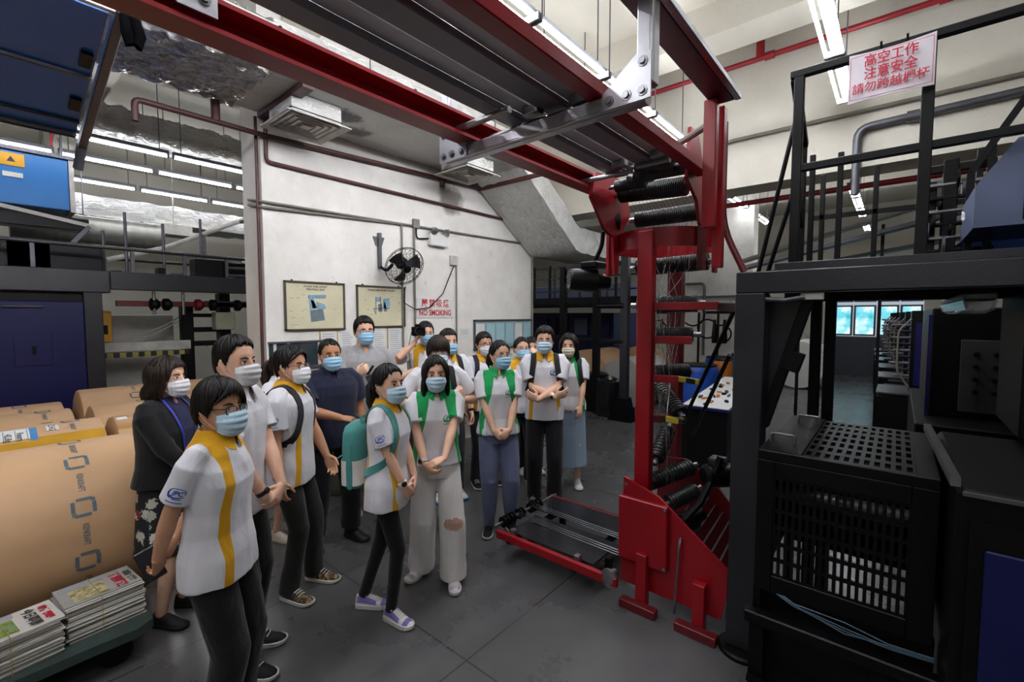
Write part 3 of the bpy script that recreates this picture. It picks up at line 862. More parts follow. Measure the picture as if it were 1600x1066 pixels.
# railing
rl = thing('platform_railing', 'black square tube railing on the platform above the right press', 'railing', (2.75, 0, 2.13))
for y in (.42, -.068, -1.4, -2.6):
    MB().box(2.735, 2.775, y - .022, y + .022, 2.17, 3.1, .003).build('post', m_black, rl)
MB().bar((2.755, .46, 3.115), (2.755, -3.4, 3.115), .04, .035, ch=.003).build('top_rail', m_black, rl)
MB().bar((2.755, .42, 2.645), (2.755, -3.4, 2.645), .035, .035, ch=.003).build('mid_rail', m_black, rl)
MB().bar((2.755, .44, 3.1), (3.1, .44, 2.86), .04, .04, ch=.003).build('top_rail', m_black, rl)
MB().bar((3.1, .44, 2.86), (3.1, .44, 2.12), .03, .03, ch=.003).build('post', m_black, rl)
MB().bar((2.9, .44, 2.64), (3.1, .44, 2.4), .02, .03).build('brace', m_black, rl)
for x, y in ((3.45, .44), (3.5, .3), (3.98, .44), (3.98, .14), (3.98, -.1), (3.98, -.35)):
    MB().box(x - .015, x + .015, y - .015, y + .015, 2.115, 2.9, .003).build('post', m_black, rl)
MB().bar((3.98, .5, 2.6), (3.98, -1.2, 2.6), .03, .03).build('mid_rail', m_black, rl)
# stair handrails running down behind the post
st = thing('stair_rail', 'black tube stair handrails slanting down behind the right press post', 'handrail', (4.0, 1.2, 0))
for i, (a, b_) in enumerate((((3.674, .932, 1.933), (4.179, 1.482, .88)), ((3.637, .945, 1.6), (4.24, 1.402, .79)), ((3.803, .591, 3.3), (4.027, .851, 2.24)), ((3.86, .56, 2.95), (4.06, .8, 2.2)))):
    MB().tube([a, b_], .016, 8).build('rail_tube', m_black, st)
MB().cyl((3.70, .95, 1.6), (3.74, .78, 1.57), .014, 8).build('rail_stub', m_black, st)
MB().box(4.15, 4.21, 1.45, 1.51, 0, .9).build('post', m_black, st)
MB().box(4.0, 4.04, .82, .86, 0, 2.24).build('post', m_black, st)
# warning sign on the railing
sg = thing('warning_sign', 'white warning sign with three lines of red characters on the railing', 'sign', (2.72, .07, 2.9))
N = 14; P = np.zeros((N, N, 3)); NN = np.zeros((N, N, 3)); NN[..., 0] = -1
for i in range(N):
    for j in range(N):
        u = i / (N - 1); v = j / (N - 1)
        P[i, j] = (2.705 - .012 * math.sin(u * PI) * (1 - v) - .006 * math.sin(3 * u), .215 - .30 * u, 2.885 + .222 * v - .012 * math.sin(u * PI) * v)
m_sign = mat('weathered white sign sheet', 'd3cdd4', .5, 0, .5, .08, 12)
MB().slab(P, NN, .003).build('sheet', m_sign, sg)
m_redink = mat('red sign paint', 'b51d35', .5, 0, .3, .1, 20)
tx = MB()
for s_, z, w, sz in (('高空工作', 3.050, .185, .056), ('注意安全', 2.993, .185, .056), ('請勿跨越欄杆', 2.935, .265, .05)):
    text_on(tx, s_, (2.680, .065, z), (0, -1, 0), (0, 0, 1), sz, .0010 if w < .2 else .0006, lift=.0, width=w)
tx.build('lettering', m_redink, sg)
br = MB()
for (y0, y1, z0, z1) in ((.208, -.078, 2.893, 2.895), (.208, -.078, 3.085, 3.087), (.208, .206, 2.893, 3.087), (-.076, -.078, 2.893, 3.087)):
    br.box(2.6845, 2.6855, y1, y0, z0, z1)
br.build('border_line', m_redink, sg)
for y in (.1, .01): MB().cyl((2.72, y, 3.1), (2.695, y, 3.13), .005, 6).build('clip', m_dark, sg)
# lamp under the deck
lp = thing('bulkhead_lamp', 'clear cased batten lamp under the platform of the right press', 'lamp', (3.3, -.28, 1.93))
MB().box(2.9, 4.3, -.335, -.225, 1.965, 2.0, .008).build('base', m_steeld, lp)
m_clear = mat('clear lamp cover', 'c7ccd0', .15, 0, .5, 0, alpha=.45)
rg = []
for x in (2.88, 2.9, 4.3, 4.32):
    k = .7 if x in (2.88, 4.32) else 1
    rg.append([(x, -.28 + dy * k, 1.965 - .02 + (dz + .02) * k) for dy, dz in ((.055, 0), (.045, -.045), (.02, -.06), (-.02, -.06), (-.045, -.045), (-.055, 0))])
MB().rings(rg).build('cover', m_clear, lp)
MB().cyl((2.96, -.28, 1.945), (4.24, -.28, 1.945), .013, 8).build('tube', m_white, lp)

# guard cage in front of the platform
cg = thing('guard_cage', 'black perforated guard cage with two handles in front of the right press', 'machine guard', (2.75, .15, 0))
def perforated(mb, O, U, V, nu, nv, N, th, fill=.5, vfill=.6, margin=.0):
    """plate with rectangular holes: bars across both directions"""
    O, U, V, N = (np.asarray(q, float) for q in (O, U, V, N))
    for i in range(nu + 1):
        u = i / nu; w = np.linalg.norm(U) / nu * fill
        mb.bar(O + U * u, O + U * u + V, w, th, N)
    for j in range(nv + 1):
        v = j / nv; w = np.linalg.norm(V) / nv * (1 - vfill)
        mb.bar(O + V * v, O + V * v + U, w, th * .96, N)
    return mb
MB().box(2.32, 2.345, -.15, .47, 1.235, 1.28, .004).build('top_frame', m_black, cg)
MB().box(2.33, 3.25, .30, .47, 1.255, 1.28, .003).build('top_plate', m_black, cg)
MB().box(2.345, 3.2, -.15, -.08, 1.255, 1.28, .003).build('top_plate', m_black, cg)
perforated(MB(), (2.36, .30, 1.268), (0, -.38, 0), (.85, 0, 0), 11, 7, (0, 0, 1), .012, .45, .62).build('perforated_top', m_black, cg)
for (x, y) in ((2.5, .4), (3.05, .36)):
    MB().tube(arc_path([(x, y + .05, 1.28), (x, y + .05, 1.325), (x, y - .05, 1.325), (x, y - .05, 1.28)], .015), .006, 8).build('handle', m_steel, cg)
f = MB(); f.box(2.32, 2.34, .40, .47, .62, 1.235, .003)
f.build('front_panel', m_black, cg)
MB().box(2.32, 2.34, -.15, -.07, .62, 1.235, .003).build('front_panel', m_black, cg)
MB().box(2.32, 2.34, -.07, .40, 1.16, 1.235, .003).build('front_panel', m_black, cg)
MB().box(2.32, 2.34, -.07, .40, .62, .70, .003).build('front_panel', m_black, cg)
perforated(MB(), (2.33, .40, .70), (0, -.47, 0), (0, 0, .46), 18, 6, (1, 0, 0), .01, .5, .78).build('perforated_front', m_black, cg)
MB().box(2.34, 3.25, .455, .47, .62, 1.255).build('side_panel', m_black, cg)
MB().box(2.34, 3.25, -.15, -.135, .62, 1.255).build('side_panel', m_black, cg)
for x in (2.36, 3.2):
    for y in (.46, -.14): MB().box(x - .02, x + .02, y - .015, y + .015, 0, .62).build('leg', m_black, cg)
MB().box(2.38, 2.42, -.16, .47, 0, .62, .004).build('plinth', m_dark, cg)
MB().box(3.0, 3.2, -.13, .45, .60, 1.25, .006).build('shade_block', m_dark, cg)  # dark block added so the cage stays dark behind its upper holes
for k in range(3): MB().cyl((2.62 + .2 * k, -.12, 1.0 + .06 * k), (2.62 + .2 * k, .44, 1.0 + .06 * k), .04, 14).build('inner_roller', m_steeld, cg)
bs = thing('base_rail', 'dark oily base rail on the floor below the guard cage', 'machine base', (2.4, 0, 0))
MB().box(2.27, 2.33, -.6, .5, .47, .525, .006).build('rail', m_dark, bs)
MB().box(2.29, 2.35, -.6, .5, 0.0, .05, .004).build('skid', m_dark, bs)
MB().bar((2.28, .48, .2), (2.28, -.16, .14), .02, .03).build('skid', m_dark, bs)
for y in (-.45, .0, .45): MB().box(2.3, 2.33, y - .03, y + .03, .05, .47).build('spacer', m_dark, bs)
for k in range(4):
    tag(MB().tube([(2.29, .37 - .01 * k, .64), (2.28, .30, .615 + .004 * k), (2.275, .12, .59 + (.012 * k if k % 2 else -.006 * k)), (2.275, -.02, .583 + .006 * k), (2.28, -.155, .59 + .005 * k)], .0028, 6).build('air_hose', mat('pale blue hose', '40596a', .4)),
        'thin blue air hose of the bundle below the guard cage', 'hose', 'air hoses below the guard cage')
# blue cabinet at the right edge
cb = thing('machine_cabinet', 'black framed machine cabinet with a navy front panel at the right edge', 'cabinet', (2.5, -.7, 0))
MB().box(2.02, 3.0, -1.3, -.17, .0, 1.34, .015).build('body', m_black, cb)
MB().prism([(2.0, -.2, .05), (2.0, -1.28, .05), (2.0, -1.28, 1.25), (2.0, -.2, 1.25)], (.02, 0, 0)).build('door_frame', m_black, cb)
MB().box(1.988, 2.0, -1.25, -.235, .05, 1.17, .004).build('door_panel', m_navy, cb)
MB().bar((2.0, -.18, 1.335), (2.0, -1.3, 1.335), .012, .012).build('edge_trim', m_steeld, cb)
MB().bar((2.03, -.165, 1.36), (2.95, -.13, 1.36), .025, .03).build('top_rail', m_steel, cb)

# upper machinery on the deck
um = thing('press_gearing', 'black gear and roller machinery standing on the platform behind the railing', 'machine', (3.5, -.2, 2.115))
MB().box(3.36, 3.44, -.22, -.16, 2.115, 2.72, .004).build('frame_plate', m_dark, um)
MB().box(3.4, 3.75, -.14, -.10, 2.2, 2.62, .004).build('frame_plate', m_dark, um)
MB().box(3.36, 3.8, -.34, -.12, 2.115, 2.2, .006).build('bed', m_dark, um)
MB().box(3.38, 3.42, -.36, -.1, 2.66, 2.7, .004).build('cap', m_dark, um)
ug = random.Random(3)
for i in range(12):
    y = -.10 - .022 * i; z = 2.26 + ug.random() * .36; r = .03 + ug.random() * .04
    MB().lathe((3.38, y, z), (3.38, y - .018, z), [(0, r * .5), (.002, r), (.014, r), (.018, r * .4)], 18).build('gear', m_dark if i % 3 else m_steeld, um)
for i in range(6):
    z = 2.24 + .07 * i
    MB().cyl((3.37, -.09, z), (3.37, -.36, z + .005), .012, 10).build('roller', m_steel if i % 2 else m_dark, um)
ub = thing('machine_hood', 'blue grey boxed hood hanging over the platform at the right edge', 'machine hood', (2.95, -.6, 2.27))
MB().prism([(2.85, -.24, 2.28), (2.85, -.24, 2.46), (2.85, -.36, 2.64), (2.85, -1.2, 2.66), (2.85, -1.2, 2.28)], (.55, 0, 0)).build('hood_panel', m_bluegrey, ub)
MB().prism([(2.84, -.385, 2.30), (2.84, -.385, 2.66), (2.84, -.40, 2.66), (2.84, -.40, 2.30)], (.02, 0, 0)).build('seam', m_black, ub)
MB().box(3.0, 3.3, -1.1, -.9, 2.115, 2.28).build('support', m_black, ub)
MB().prism([(3.55, -.10, 2.13), (3.55, -.13, 2.2), (3.55, -.25, 2.3), (3.55, -.8, 2.3), (3.55, -.8, 2.13)], (.02, 0, 0)).build('side_shield', m_blue, ub)
MB().bar((3.3, -.26, 2.62), (3.3, -.6, 3.25), .03, .04, (1, 0, 0)).build('stair_bar', m_black, ub)
MB().bar((3.3, -.26, 2.14), (3.3, -.26, 2.62), .03, .03, (1, 0, 0)).build('stair_post', m_black, ub)
MB().bar((3.3, -.33, 2.14), (3.3, -.33, 2.74), .03, .03, (1, 0, 0)).build('stair_post', m_black, ub)

# row of press units inside, along the aisle
def press_unit(x, y, label):
    t = thing('press_unit', label, 'printing unit', (x, y, 0), 'printing units along the aisle')
    MB().box(x - .5, x + .6, y - 1.1, y, 0, .9, .01).build('lower_body', m_black, t)
    MB().box(x - .5, x + .3, y - .4, y + .01, .93, .95, .003).build('steel_tray', m_steel, t)
    MB().box(x - .5, x + .6, y - .85, y - .05, .9, .93).build('tray_bed', m_black, t)
    MB().box(x - .2, x + .6, y - 1.1, y - .3, .93, 1.95, .01).build('upper_body', m_dark, t)
    MB().box(x - .22, x - .2, y - .62, y - .34, 1.02, 1.8, .003).build('side_cover', m_navy, t)
    r_ = random.Random(int(x * 10))
    for k in range(10):
        z = 1.05 + .08 * k
        MB().cyl((x - .1, y - .3, z), (x - .1, y - .3 + .12 + .1 * r_.random(), z), .018, 8).build('roller_end', m_steeld if k % 2 else m_dark, t)
    MB().tube(arc_path([(x - .25, y - .3, 1.0), (x - .25, y - .18, 1.2), (x - .25, y - .18, 1.7), (x - .25, y - .3, 1.85)], .06), .012, 8).build('cable', m_conduit, t)
    return t
U0 = press_unit(7.7, .16, 'nearest printing unit of the row under the platform, steel tray in front')
for i, x in enumerate((9.5, 11.2, 12.9, 14.6, 16.3)):
    dup(U0, (x, .2 + .06 * i, 0), '%s printing unit of the row going back to the windows' % ('second', 'third', 'fourth', 'fifth', 'farthest')[i])
# nearer black body with its control panel
nb = thing('press_control_body', 'dark machine body with grey control plate and knobs, deep under the platform', 'machine', (4.8, -.6, 0))
MB().box(4.2, 6.2, -1.6, -.12, 0, 1.15, .01).build('lower_body', m_black, nb)
MB().box(4.6, 6.2, -1.6, -.2, 1.15, 1.95, .01).build('upper_body', m_dark, nb)
cpn = MB().box(4.58, 4.6, -.62, -.36, 1.2, 1.72, .004).build('control_plate', mat('dark control plate', '2f2f33', .5), nb)
for i in range(2):
    for j in range(4):
        MB().lathe((4.58, -.44 - .1 * i, 1.35 + .09 * j), (4.55, -.44 - .1 * i, 1.35 + .09 * j), [(0, .018), (.03, .014)], 12).build('knob', m_black, cpn)
MB().box(4.56, 4.6, -.2, -.18, .6, 1.9).build('blue_edge', m_navy, nb)
MB().box(3.9, 4.2, -.9, -.3, 0, .95, .01).build('lower_body', m_black, nb)
sp = thing('switch_column', 'black column with a strip of steel levers at the right under the platform', 'machine', (3.0, -.55, 0))
MB().box(2.9, 3.5, -1.3, -.42, 1.36, 2.0, .008).build('body', m_black, sp)
MB().box(2.95, 3.45, -1.25, -.5, 0, 1.36, .008).build('pedestal', m_black, sp)
pl_ = MB().box(2.885, 2.9, -.50, -.44, 1.4, 1.9, .003).build('lever_plate', m_steeld, sp)
for i in range(6):
    MB().cyl((2.885, -.47, 1.48 + .07 * i), (2.82, -.45, 1.485 + .07 * i), .008, 8).build('lever', m_steel, pl_)
MB().box(2.88, 2.9, -.62, -.54, 1.55, 1.8).build('notice', m_grille, sp)
# paper reel and covers seen through the platform frame
pr = MB().lathe((13.6, 1.9, .62), (15.2, 1.9, .62), [(0, .07), (.0, .6), (1.6, .6), (1.6, .07)], 40)
tag(pr.build('paper_reel', mat('plain white newsprint', 'cfcdc8', .8, 0, .2, .04)), 'large white paper reel seen between platform brace and rear posts', 'paper roll')
# tilted control desk with tools
cd = thing('control_desk', 'dark console with a slanted white board of tools behind the right press post', 'control desk', (6.4, 1.65, 0))
MB().prism([(5.55, 1.95, 0), (5.55, 1.95, .78), (7.4, 1.98, .86), (7.4, 1.98, 0)], (0, -.5, 0)).build('body', m_black, cd)
MB().prism([(5.5, 1.97, .78), (5.5, 1.97, .81), (7.4, 2.0, .95), (7.4, 2.0, .92)], (0, -.56, 0)).build('edge_frame', m_navy, cd)
MB().prism([(5.52, 1.95, .812), (5.52, 1.95, .818), (7.38, 1.98, .956), (7.38, 1.98, .95)], (0, -.52, 0)).build('board', mat('white board', 'd0d2d2', .5), cd)
tr_ = random.Random(11)
for i in range(26):
    x = 5.6 + 1.7 * (i + .2 + .5 * tr_.random()) / 26; y = 1.5 + .38 * tr_.random(); z = .82 + (x - 5.52) * .0742
    a = tr_.random() * 3.1; d = np.array([math.cos(a), math.sin(a) * .6, .0742 * math.cos(a)]) * .05
    c = np.array([x, y, z + .012])
    q = MB().bar(c - d, c + d, .022, .02, ch=.003)
    if i % 2: q.bar(c - d * .2, c + d * .5, .04, .03, ch=.004)
    tag(q.build('hand_tool', (m_dark, mat('orange plastic', 'c5761f', .5), m_steeld)[i % 3] if i % 3 != 1 else MATS['orange plastic']),
        ('small black tool lying on the slanted white board', 'small orange tool lying on the slanted white board', 'small grey tool lying on the slanted white board')[i % 3], 'tool', 'tools on the slanted white board')
def barrel(loc, r, h, m, label, ml=None):
    x, y, z = loc
    t = thing('plastic_drum', label, 'drum', loc)
    prof = [(0, r * .9), (.03, r * .98)] + [(h * k, r * (1.0 if abs(k - .5) > .02 else 1.03)) for k in (.1, .32, .35, .38, .5, .62, .65, .68, .9)] + [(h * .96, r * .97), (h, r * .9)]
    MB().lathe((x, y, z), (x, y, z + h), prof, 28).build('body', m, t)
    MB().lathe((x, y, z + h), (x, y, z + h + .03), [(0, r * .93), (.02, r * .93), (.03, r * .85)], 28).build('lid', ml or m_black, t)
    return t
barrel((8.5, 2.75, 0), .36, .98, mat('blue plastic drum', '1f4fae', .45), 'blue plastic drum behind the tool board, nearer of the two blue ones')
barrel((9.5, 2.62, 0), .3, 1.05, MATS['blue plastic drum'], 'blue plastic drum behind the orange one, farther of the two blue ones')
barrel((9.0, 2.45, 0), .16, 1.05, mat('orange plastic drum', 'd07a22', .45), 'narrow orange drum between the two blue drums')
# ------------------------------------------------------------ white wall fittings
YW = 5.0
m_frame = mat('dark picture frame', '4a4438', .45)
m_poster = mat('yellowed poster paper', 'cdc6a8', .6, 0, .3, .06, 6)
m_ink = mat('dark print ink', '3b3a3a', .7)
m_pblue = mat('faded blue print', '7fa3b3', .7, 0, .3, .2, 20)
m_pgrey = mat('faded grey print', '6c7880', .7, 0, .3, .2, 20)
def framed_chart(x0, x1, z0, z1, label, title, kind):
    t = thing('framed_chart', label, 'framed picture', ((x0 + x1) / 2, YW - .015, z0))
    f = MB(); w = .018; y0, y1 = YW - .03, YW
    f.box(x0, x1, y0, y1, z0, z0 + w, .002); f.box(x0, x1, y0, y1, z1 - w, z1, .002)
    f.box(x0, x0 + w, y0, y1, z0, z1, .002); f.box(x1 - w, x1, y0, y1, z0, z1, .002)
    f.build('frame', m_frame, t)
    MB().box(x0 + w * .5, x1 - w * .5, YW - .012, YW - .002, z0 + w * .5, z1 - w * .5).build('poster', m_poster, t)
    tx = MB(); cx = (x0 + x1) / 2
    for k, s in enumerate(title):
        text_on(tx, s, (cx, YW - .0125, z1 - .055 - .033 * k), (1, 0, 0), (0, 0, 1), .03, .0006)
    r_ = random.Random(kind)
    for k in range(26):
        a = x0 + .05 + (x1 - x0 - .1) * r_.random(); c = z0 + .05 + (z1 - z0 - .18) * r_.random()
        if abs(a - cx) < .13: continue
        tx.box(a, a + .015 + .03 * r_.random(), YW - .0132, YW - .0125, c, c + .003)
    tx.build('printed_text', m_ink, t)
    d = MB(); e = MB(); y = YW - .0128
    def poly(mb, pts): mb.prism([(cx + px, y, z0 + .26 + pz) for px, pz in pts][::-1], (0, -.0012, 0))
    if kind == 1:
        poly(d, [(-.09, .13), (.12, .14), (.12, .10), (-.09, .09)]); poly(d, [(-.08, .09), (-.02, .09), (.0, -.02), (-.07, -.04)])
        poly(d, [(.0, .06), (.1, .03), (.12, -.02), (.02, -.03)])
        poly(e, [(-.07, -.04), (.08, -.02), (.1, -.15), (-.06, -.17)]); poly(e, [(-.06, .08), (-.03, .07), (.02, -.01), (-.04, -.02)])
        for k in range(5): poly(e, [(-.08 + .04 * k, .13), (-.075 + .04 * k, .13), (-.075 + .04 * k, .09), (-.08 + .04 * k, .09)])
    else:
        poly(d, [(.02, .10), (.12, .11), (.12, -.03), (.02, -.02)]); poly(d, [(-.08, .12), (-.01, .12), (-.01, .06), (-.08, .06)])
        poly(e, [(-.09, .12), (-.08, .12), (-.08, -.08), (-.09, -.08)]); poly(e, [(-.02, .13), (-.01, .13), (-.01, -.08), (-.02, -.08)])
        poly(e, [(-.12, -.02), (.1, -.02), (.1, -.03), (-.12, -.03)]); poly(e, [(-.05, .03), (.0, .04), (.01, -.06), (-.05, -.06)])
        poly(e, [(.03, .05), (.05, .05), (.08, -.06), (.03, -.06)]); poly(e, [(-.12, -.03), (-.11, -.03), (-.08, -.1), (-.09, -.1)])
    d.build('blue_drawing', m_pblue, t); e.build('grey_drawing', m_pgrey, t)
    for a in (x0 + .08, x1 - .1):
        MB().box(a, a + .012, YW - .02, YW, z1, z1 + .014).build('hook', m_dark, t)
framed_chart(2.146, 2.84, 1.728, 2.268, 'framed yellowed machine chart, larger one to the left of the wall fan', ('SOLNA WEB OFFSET', 'PRINTING UNIT'), 1)
framed_chart(2.995, 3.70, 1.742, 2.262, 'framed yellowed machine chart directly below the wall fan', ('SOLNA WEB OFFSET FOLDER',), 2)
sg = thing('no_smoking_sign', 'white no smoking sign with red lettering in two languages', 'sign', (4.22, YW, 1.85))
MB().box(3.9, 4.56, YW - .01, YW, 1.855, 2.125, .003).build('board', m_white, sg)
tx = MB(); text_on(tx, '嚴禁吸煙', (4.23, YW - .0105, 2.055), (1, 0, 0), (0, 0, 1), .12, .0018, width=.50, space=1.3)
text_on(tx, 'NO SMOKING', (4.23, YW - .0105, 1.925), (1, 0, 0), (0, 0, 1), .11, .003, width=.58)
tx.build('lettering', mat('bright red sign paint', 'c0202a', .5), sg)
# wall fan
fn = thing('wall_fan', 'black caged wall fan on a bracket between the two charts', 'fan', (3.35, YW, 2.4))
MB().box(3.3, 3.34, YW - .05, YW, 2.48, 2.92, .004).build('wall_bracket', m_steeld, fn)
MB().prism([(3.24, YW - .02, 2.87), (3.4, YW - .02, 2.87), (3.36, YW - .02, 2.76), (3.28, YW - .02, 2.76)], (0, .02, 0)).build('mount_plate', m_steeld, fn)
MB().tube(arc_path([(3.32, YW - .03, 2.5), (3.33, YW - .16, 2.44), (3.36, YW - .24, 2.52)], .05), .02, 10).build('arm', m_black, fn)
fc = np.array([3.44, YW - .36, 2.50]); fd = np.array([-.15, -.94, -.57]); fd /= np.linalg.norm(fd)
fu = np.cross(fd, (0, 0, 1.)); fu /= np.linalg.norm(fu); fv = np.cross(fu, fd)
MB().lathe(fc - fd * .2, fc - fd * .02, [(0, .05), (.02, .075), (.14, .08), (.18, .05)], 18).build('motor', m_dark, fn)
cage = MB(); Rf = .245
def circ(r, d, n=36): return [fc + fd * d + r * (math.cos(a) * fu + math.sin(a) * fv) for a in np.linspace(0, 2 * PI, n, endpoint=False)]
for r, d in ((Rf, .03), (Rf * .99, .0), (Rf * .8, .075), (Rf * .55, .09), (Rf * .3, .095), (Rf * .8, -.05)):
    cage.tube(circ(r, d), .004 if r > Rf * .9 else .0022, 5, closed=True)
for k in range(24):
    a = 2 * PI * k / 24; q = math.cos(a) * fu + math.sin(a) * fv
    cage.tube([fc + fd * .1 + q * .04, fc + fd * .09 + q * Rf * .55, fc + fd * .075 + q * Rf * .8, fc + fd * .03 + q * Rf, fc - fd * .05 + q * Rf * .8, fc - fd * .08 + q * .06], .002, 5)
cage.build('cage', m_dark, fn)
MB().lathe(fc + fd * .09, fc + fd * .115, [(0, .05), (.015, .05), (.025, .03)], 18).build('badge', m_dark, fn)
for k in range(3):
    a0 = 2 * PI * k / 3 + .4; rows = []
    for r in np.linspace(.03, .21, 7):
        row = []
        for t_ in np.linspace(-.5, .5, 5):
            a = a0 + t_ * (.9 if r > .06 else 1.4) + r * 1.2
            row.append(fc + fd * (.01 + t_ * .05) + r * (math.cos(a) * fu + math.sin(a) * fv))
        rows.append(row)
    P_ = np.array(rows); MB().slab(P_, np.broadcast_to(fd, P_.shape), .003).build('blade', m_blk2, fn)
tag(MB().tube([(3.5, 4.7, 2.25), (3.62, 4.9, 2.06), (3.86, 4.97, 1.97), (4.1, 4.97, 2.0), (4.35, 4.97, 2.2), (4.56, 4.97, 2.6)], .007, 6).build('power_cable', m_black, smooth=1.2), 'black fan cable hanging in a loop to the wall socket', 'cable')
tag(MB().box(4.5, 4.64, YW - .05, YW, 2.62, 2.76, .008).build('wall_socket', m_grille), 'square wall socket box right of the fan above the smoking sign', 'socket')
tag(MB().box(3.84, 3.94, YW - .05, YW, 3.06, 3.18, .006).build('junction_box', m_conduit), 'grey junction box on the conduit beside the emergency lamp', 'junction box')
el = thing('emergency_light', 'white emergency light box with two round heads on the wall', 'emergency light', (4.28, YW, 2.86))
MB().box(4.1, 4.42, YW - .08, YW, 2.86, 3.02, .008).build('case', m_white, el)
for x, dx in ((4.17, -.03), (4.36, .05)):
    MB().lathe((x, YW - .05, 3.07), (x + dx, YW - .12, 3.05), [(0, .025), (.02, .045), (.075, .05), (.08, .03)], 16).build('lamp_head', m_steel, el)
MB().tube(arc_path([(3.9, YW - .02, 3.06), (3.9, YW - .02, 2.92), (4.1, YW - .03, 2.95)], .08), .01, 8).build('cable', m_black, el)
# papers on the wall
m_paper = mat('white notice paper', 'dadad8', .7, 0, .3, .03)
m_print = mat('grey print lines', 'a5a7ad', .7)
m_gold = mat('thin gold frame', 'b09a55', .5)
def notice(x0, x1, z0, z1, label, group, gold=False):
    t = thing('wall_notice', label, 'notice', ((x0 + x1) / 2, YW, z0), group)
    MB().box(x0, x1, YW - .006, YW, z0, z1).build('sheet', m_paper, t)
    p = MB(); n = max(3, int((z1 - z0 - .06) / .028)); r_ = random.Random(int(x0 * 100))
    for k in range(n):
        p.box(x0 + .02, x1 - .02 - .05 * r_.random(), YW - .0068, YW - .006, z1 - .04 - k * .026, z1 - .032 - k * .026)
    p.build('print', m_print, t)
    if gold:
        f = MB()
        f.box(x0 - .01, x0, YW - .01, YW, z0, z1); f.box(x1, x1 + .01, YW - .01, YW, z0, z1); f.box(x0 - .01, x1 + .01, YW - .01, YW, z1, z1 + .01)
        f.build('frame', m_gold, t)
for i, (x0, x1, z0, z1, l) in enumerate(((2.54, 2.74, 1.25, 1.71, 'white notice sheet below the left chart, left of the man in grey'), (2.78, 2.96, 1.25, 1.72, 'white notice sheet between the two charts, above the shoulder of the man in grey'), (3.22, 3.4, 1.25, 1.74, 'white notice sheet right of the head of the man in grey'), (3.44, 3.66, 1.25, 1.73, 'gold edged notice sheet above the outstretched arm'), (4.7, 4.9, 1.53, 1.70, 'small notice sheet left of the blue noticeboard'))):
    notice(x0, x1, z0, z1, l, 'notices on the white wall', i in (0, 3))
nb = thing('noticeboard', 'wide glass noticeboard holding rows of pale blue sheets', 'noticeboard', (5.7, YW, 1.35))
MB().box(4.98, 6.44, YW - .02, YW, 1.35, 1.82, .004).build('backing', mat('noticeboard green grey', '8fa0a2', .4), nb)
f = MB()
f.box(4.98, 6.44, YW - .035, YW - .015, 1.80, 1.825); f.box(4.98, 6.44, YW - .035, YW - .015, 1.35, 1.37); f.box(4.98, 5.0, YW - .035, YW - .015, 1.35, 1.825); f.box(6.42, 6.44, YW - .035, YW - .015, 1.35, 1.825)
f.build('frame', m_steeld, nb)
m_pb = mat('pale blue sheet', '9fc3cc', .6, 0, .3, .05)
for i in range(6):
    x = 5.03 + .235 * i
    MB().box(x, x + .19, YW - .024, YW - .02, 1.42, 1.76).build('sheet', m_paper if i in (0, 4) else m_pb, nb)
# dark pass-through window low on the wall and the workbench in front
pw = thing('serving_hatch', 'dark glazed hatch low in the white wall behind the boy with glasses', 'hatch', (2.2, YW, 1.3))
MB().box(1.98, 2.66, YW - .012, YW, 1.34, 1.60, .003).build('glass', mat('dark hatch glass', '2c3a40', .08), pw)
f = MB(); f.box(1.97, 2.68, YW - .03, YW, 1.31, 1.34); f.box(1.97, 2.68, YW - .03, YW, 1.595, 1.615)
f.build('frame', m_steeld, pw)
for x in (2.02, 2.16, 2.5): MB().box(x, x + .03, YW - .02, YW - .01, 1.34, 1.6).build('bar', m_grille, pw)
MB().box(2.0, 2.16, YW - .016, YW - .011, 1.35, 1.45).build('blue_sticker', mat('blue sticker', '2f7fa8', .5), pw)
wb = thing('workbench', 'pale workbench along the foot of the white wall', 'bench', (4.4, 4.7, 0))
MB().box(3.4, 5.9, 4.45, 4.98, .82, .86, .004).build('worktop', mat('pale bench top', 'b9b3a2', .5), wb)
for x in (3.44, 4.6, 5.86):
    for y in (4.5, 4.94): MB().box(x - .02, x + .02, y - .02, y + .02, 0, .82).build('leg', m_steeld, wb)
MB().box(3.5, 4.2, 4.5, 4.95, .0, .8, .006).build('drawer_cabinet', mat('tan cabinet', '8a7a52', .5), wb)
tag(MB().box(3.45, 3.8, 4.5, 4.9, .86, 1.16, .01).build('bench_box', m_blk2), 'dark box on the workbench behind the girl with the teal bag', 'box')
barrel((3.06, 4.5, 0), .22, 1.0, mat('brown fibre drum', '7d5f33', .6), 'brown fibre drum standing before the workbench', m_dark)
barrel((2.55, 4.55, 0), .24, 1.12, mat('olive steel drum', '565a48', .5), 'olive steel drum behind the man in the navy shirt', m_steeld)

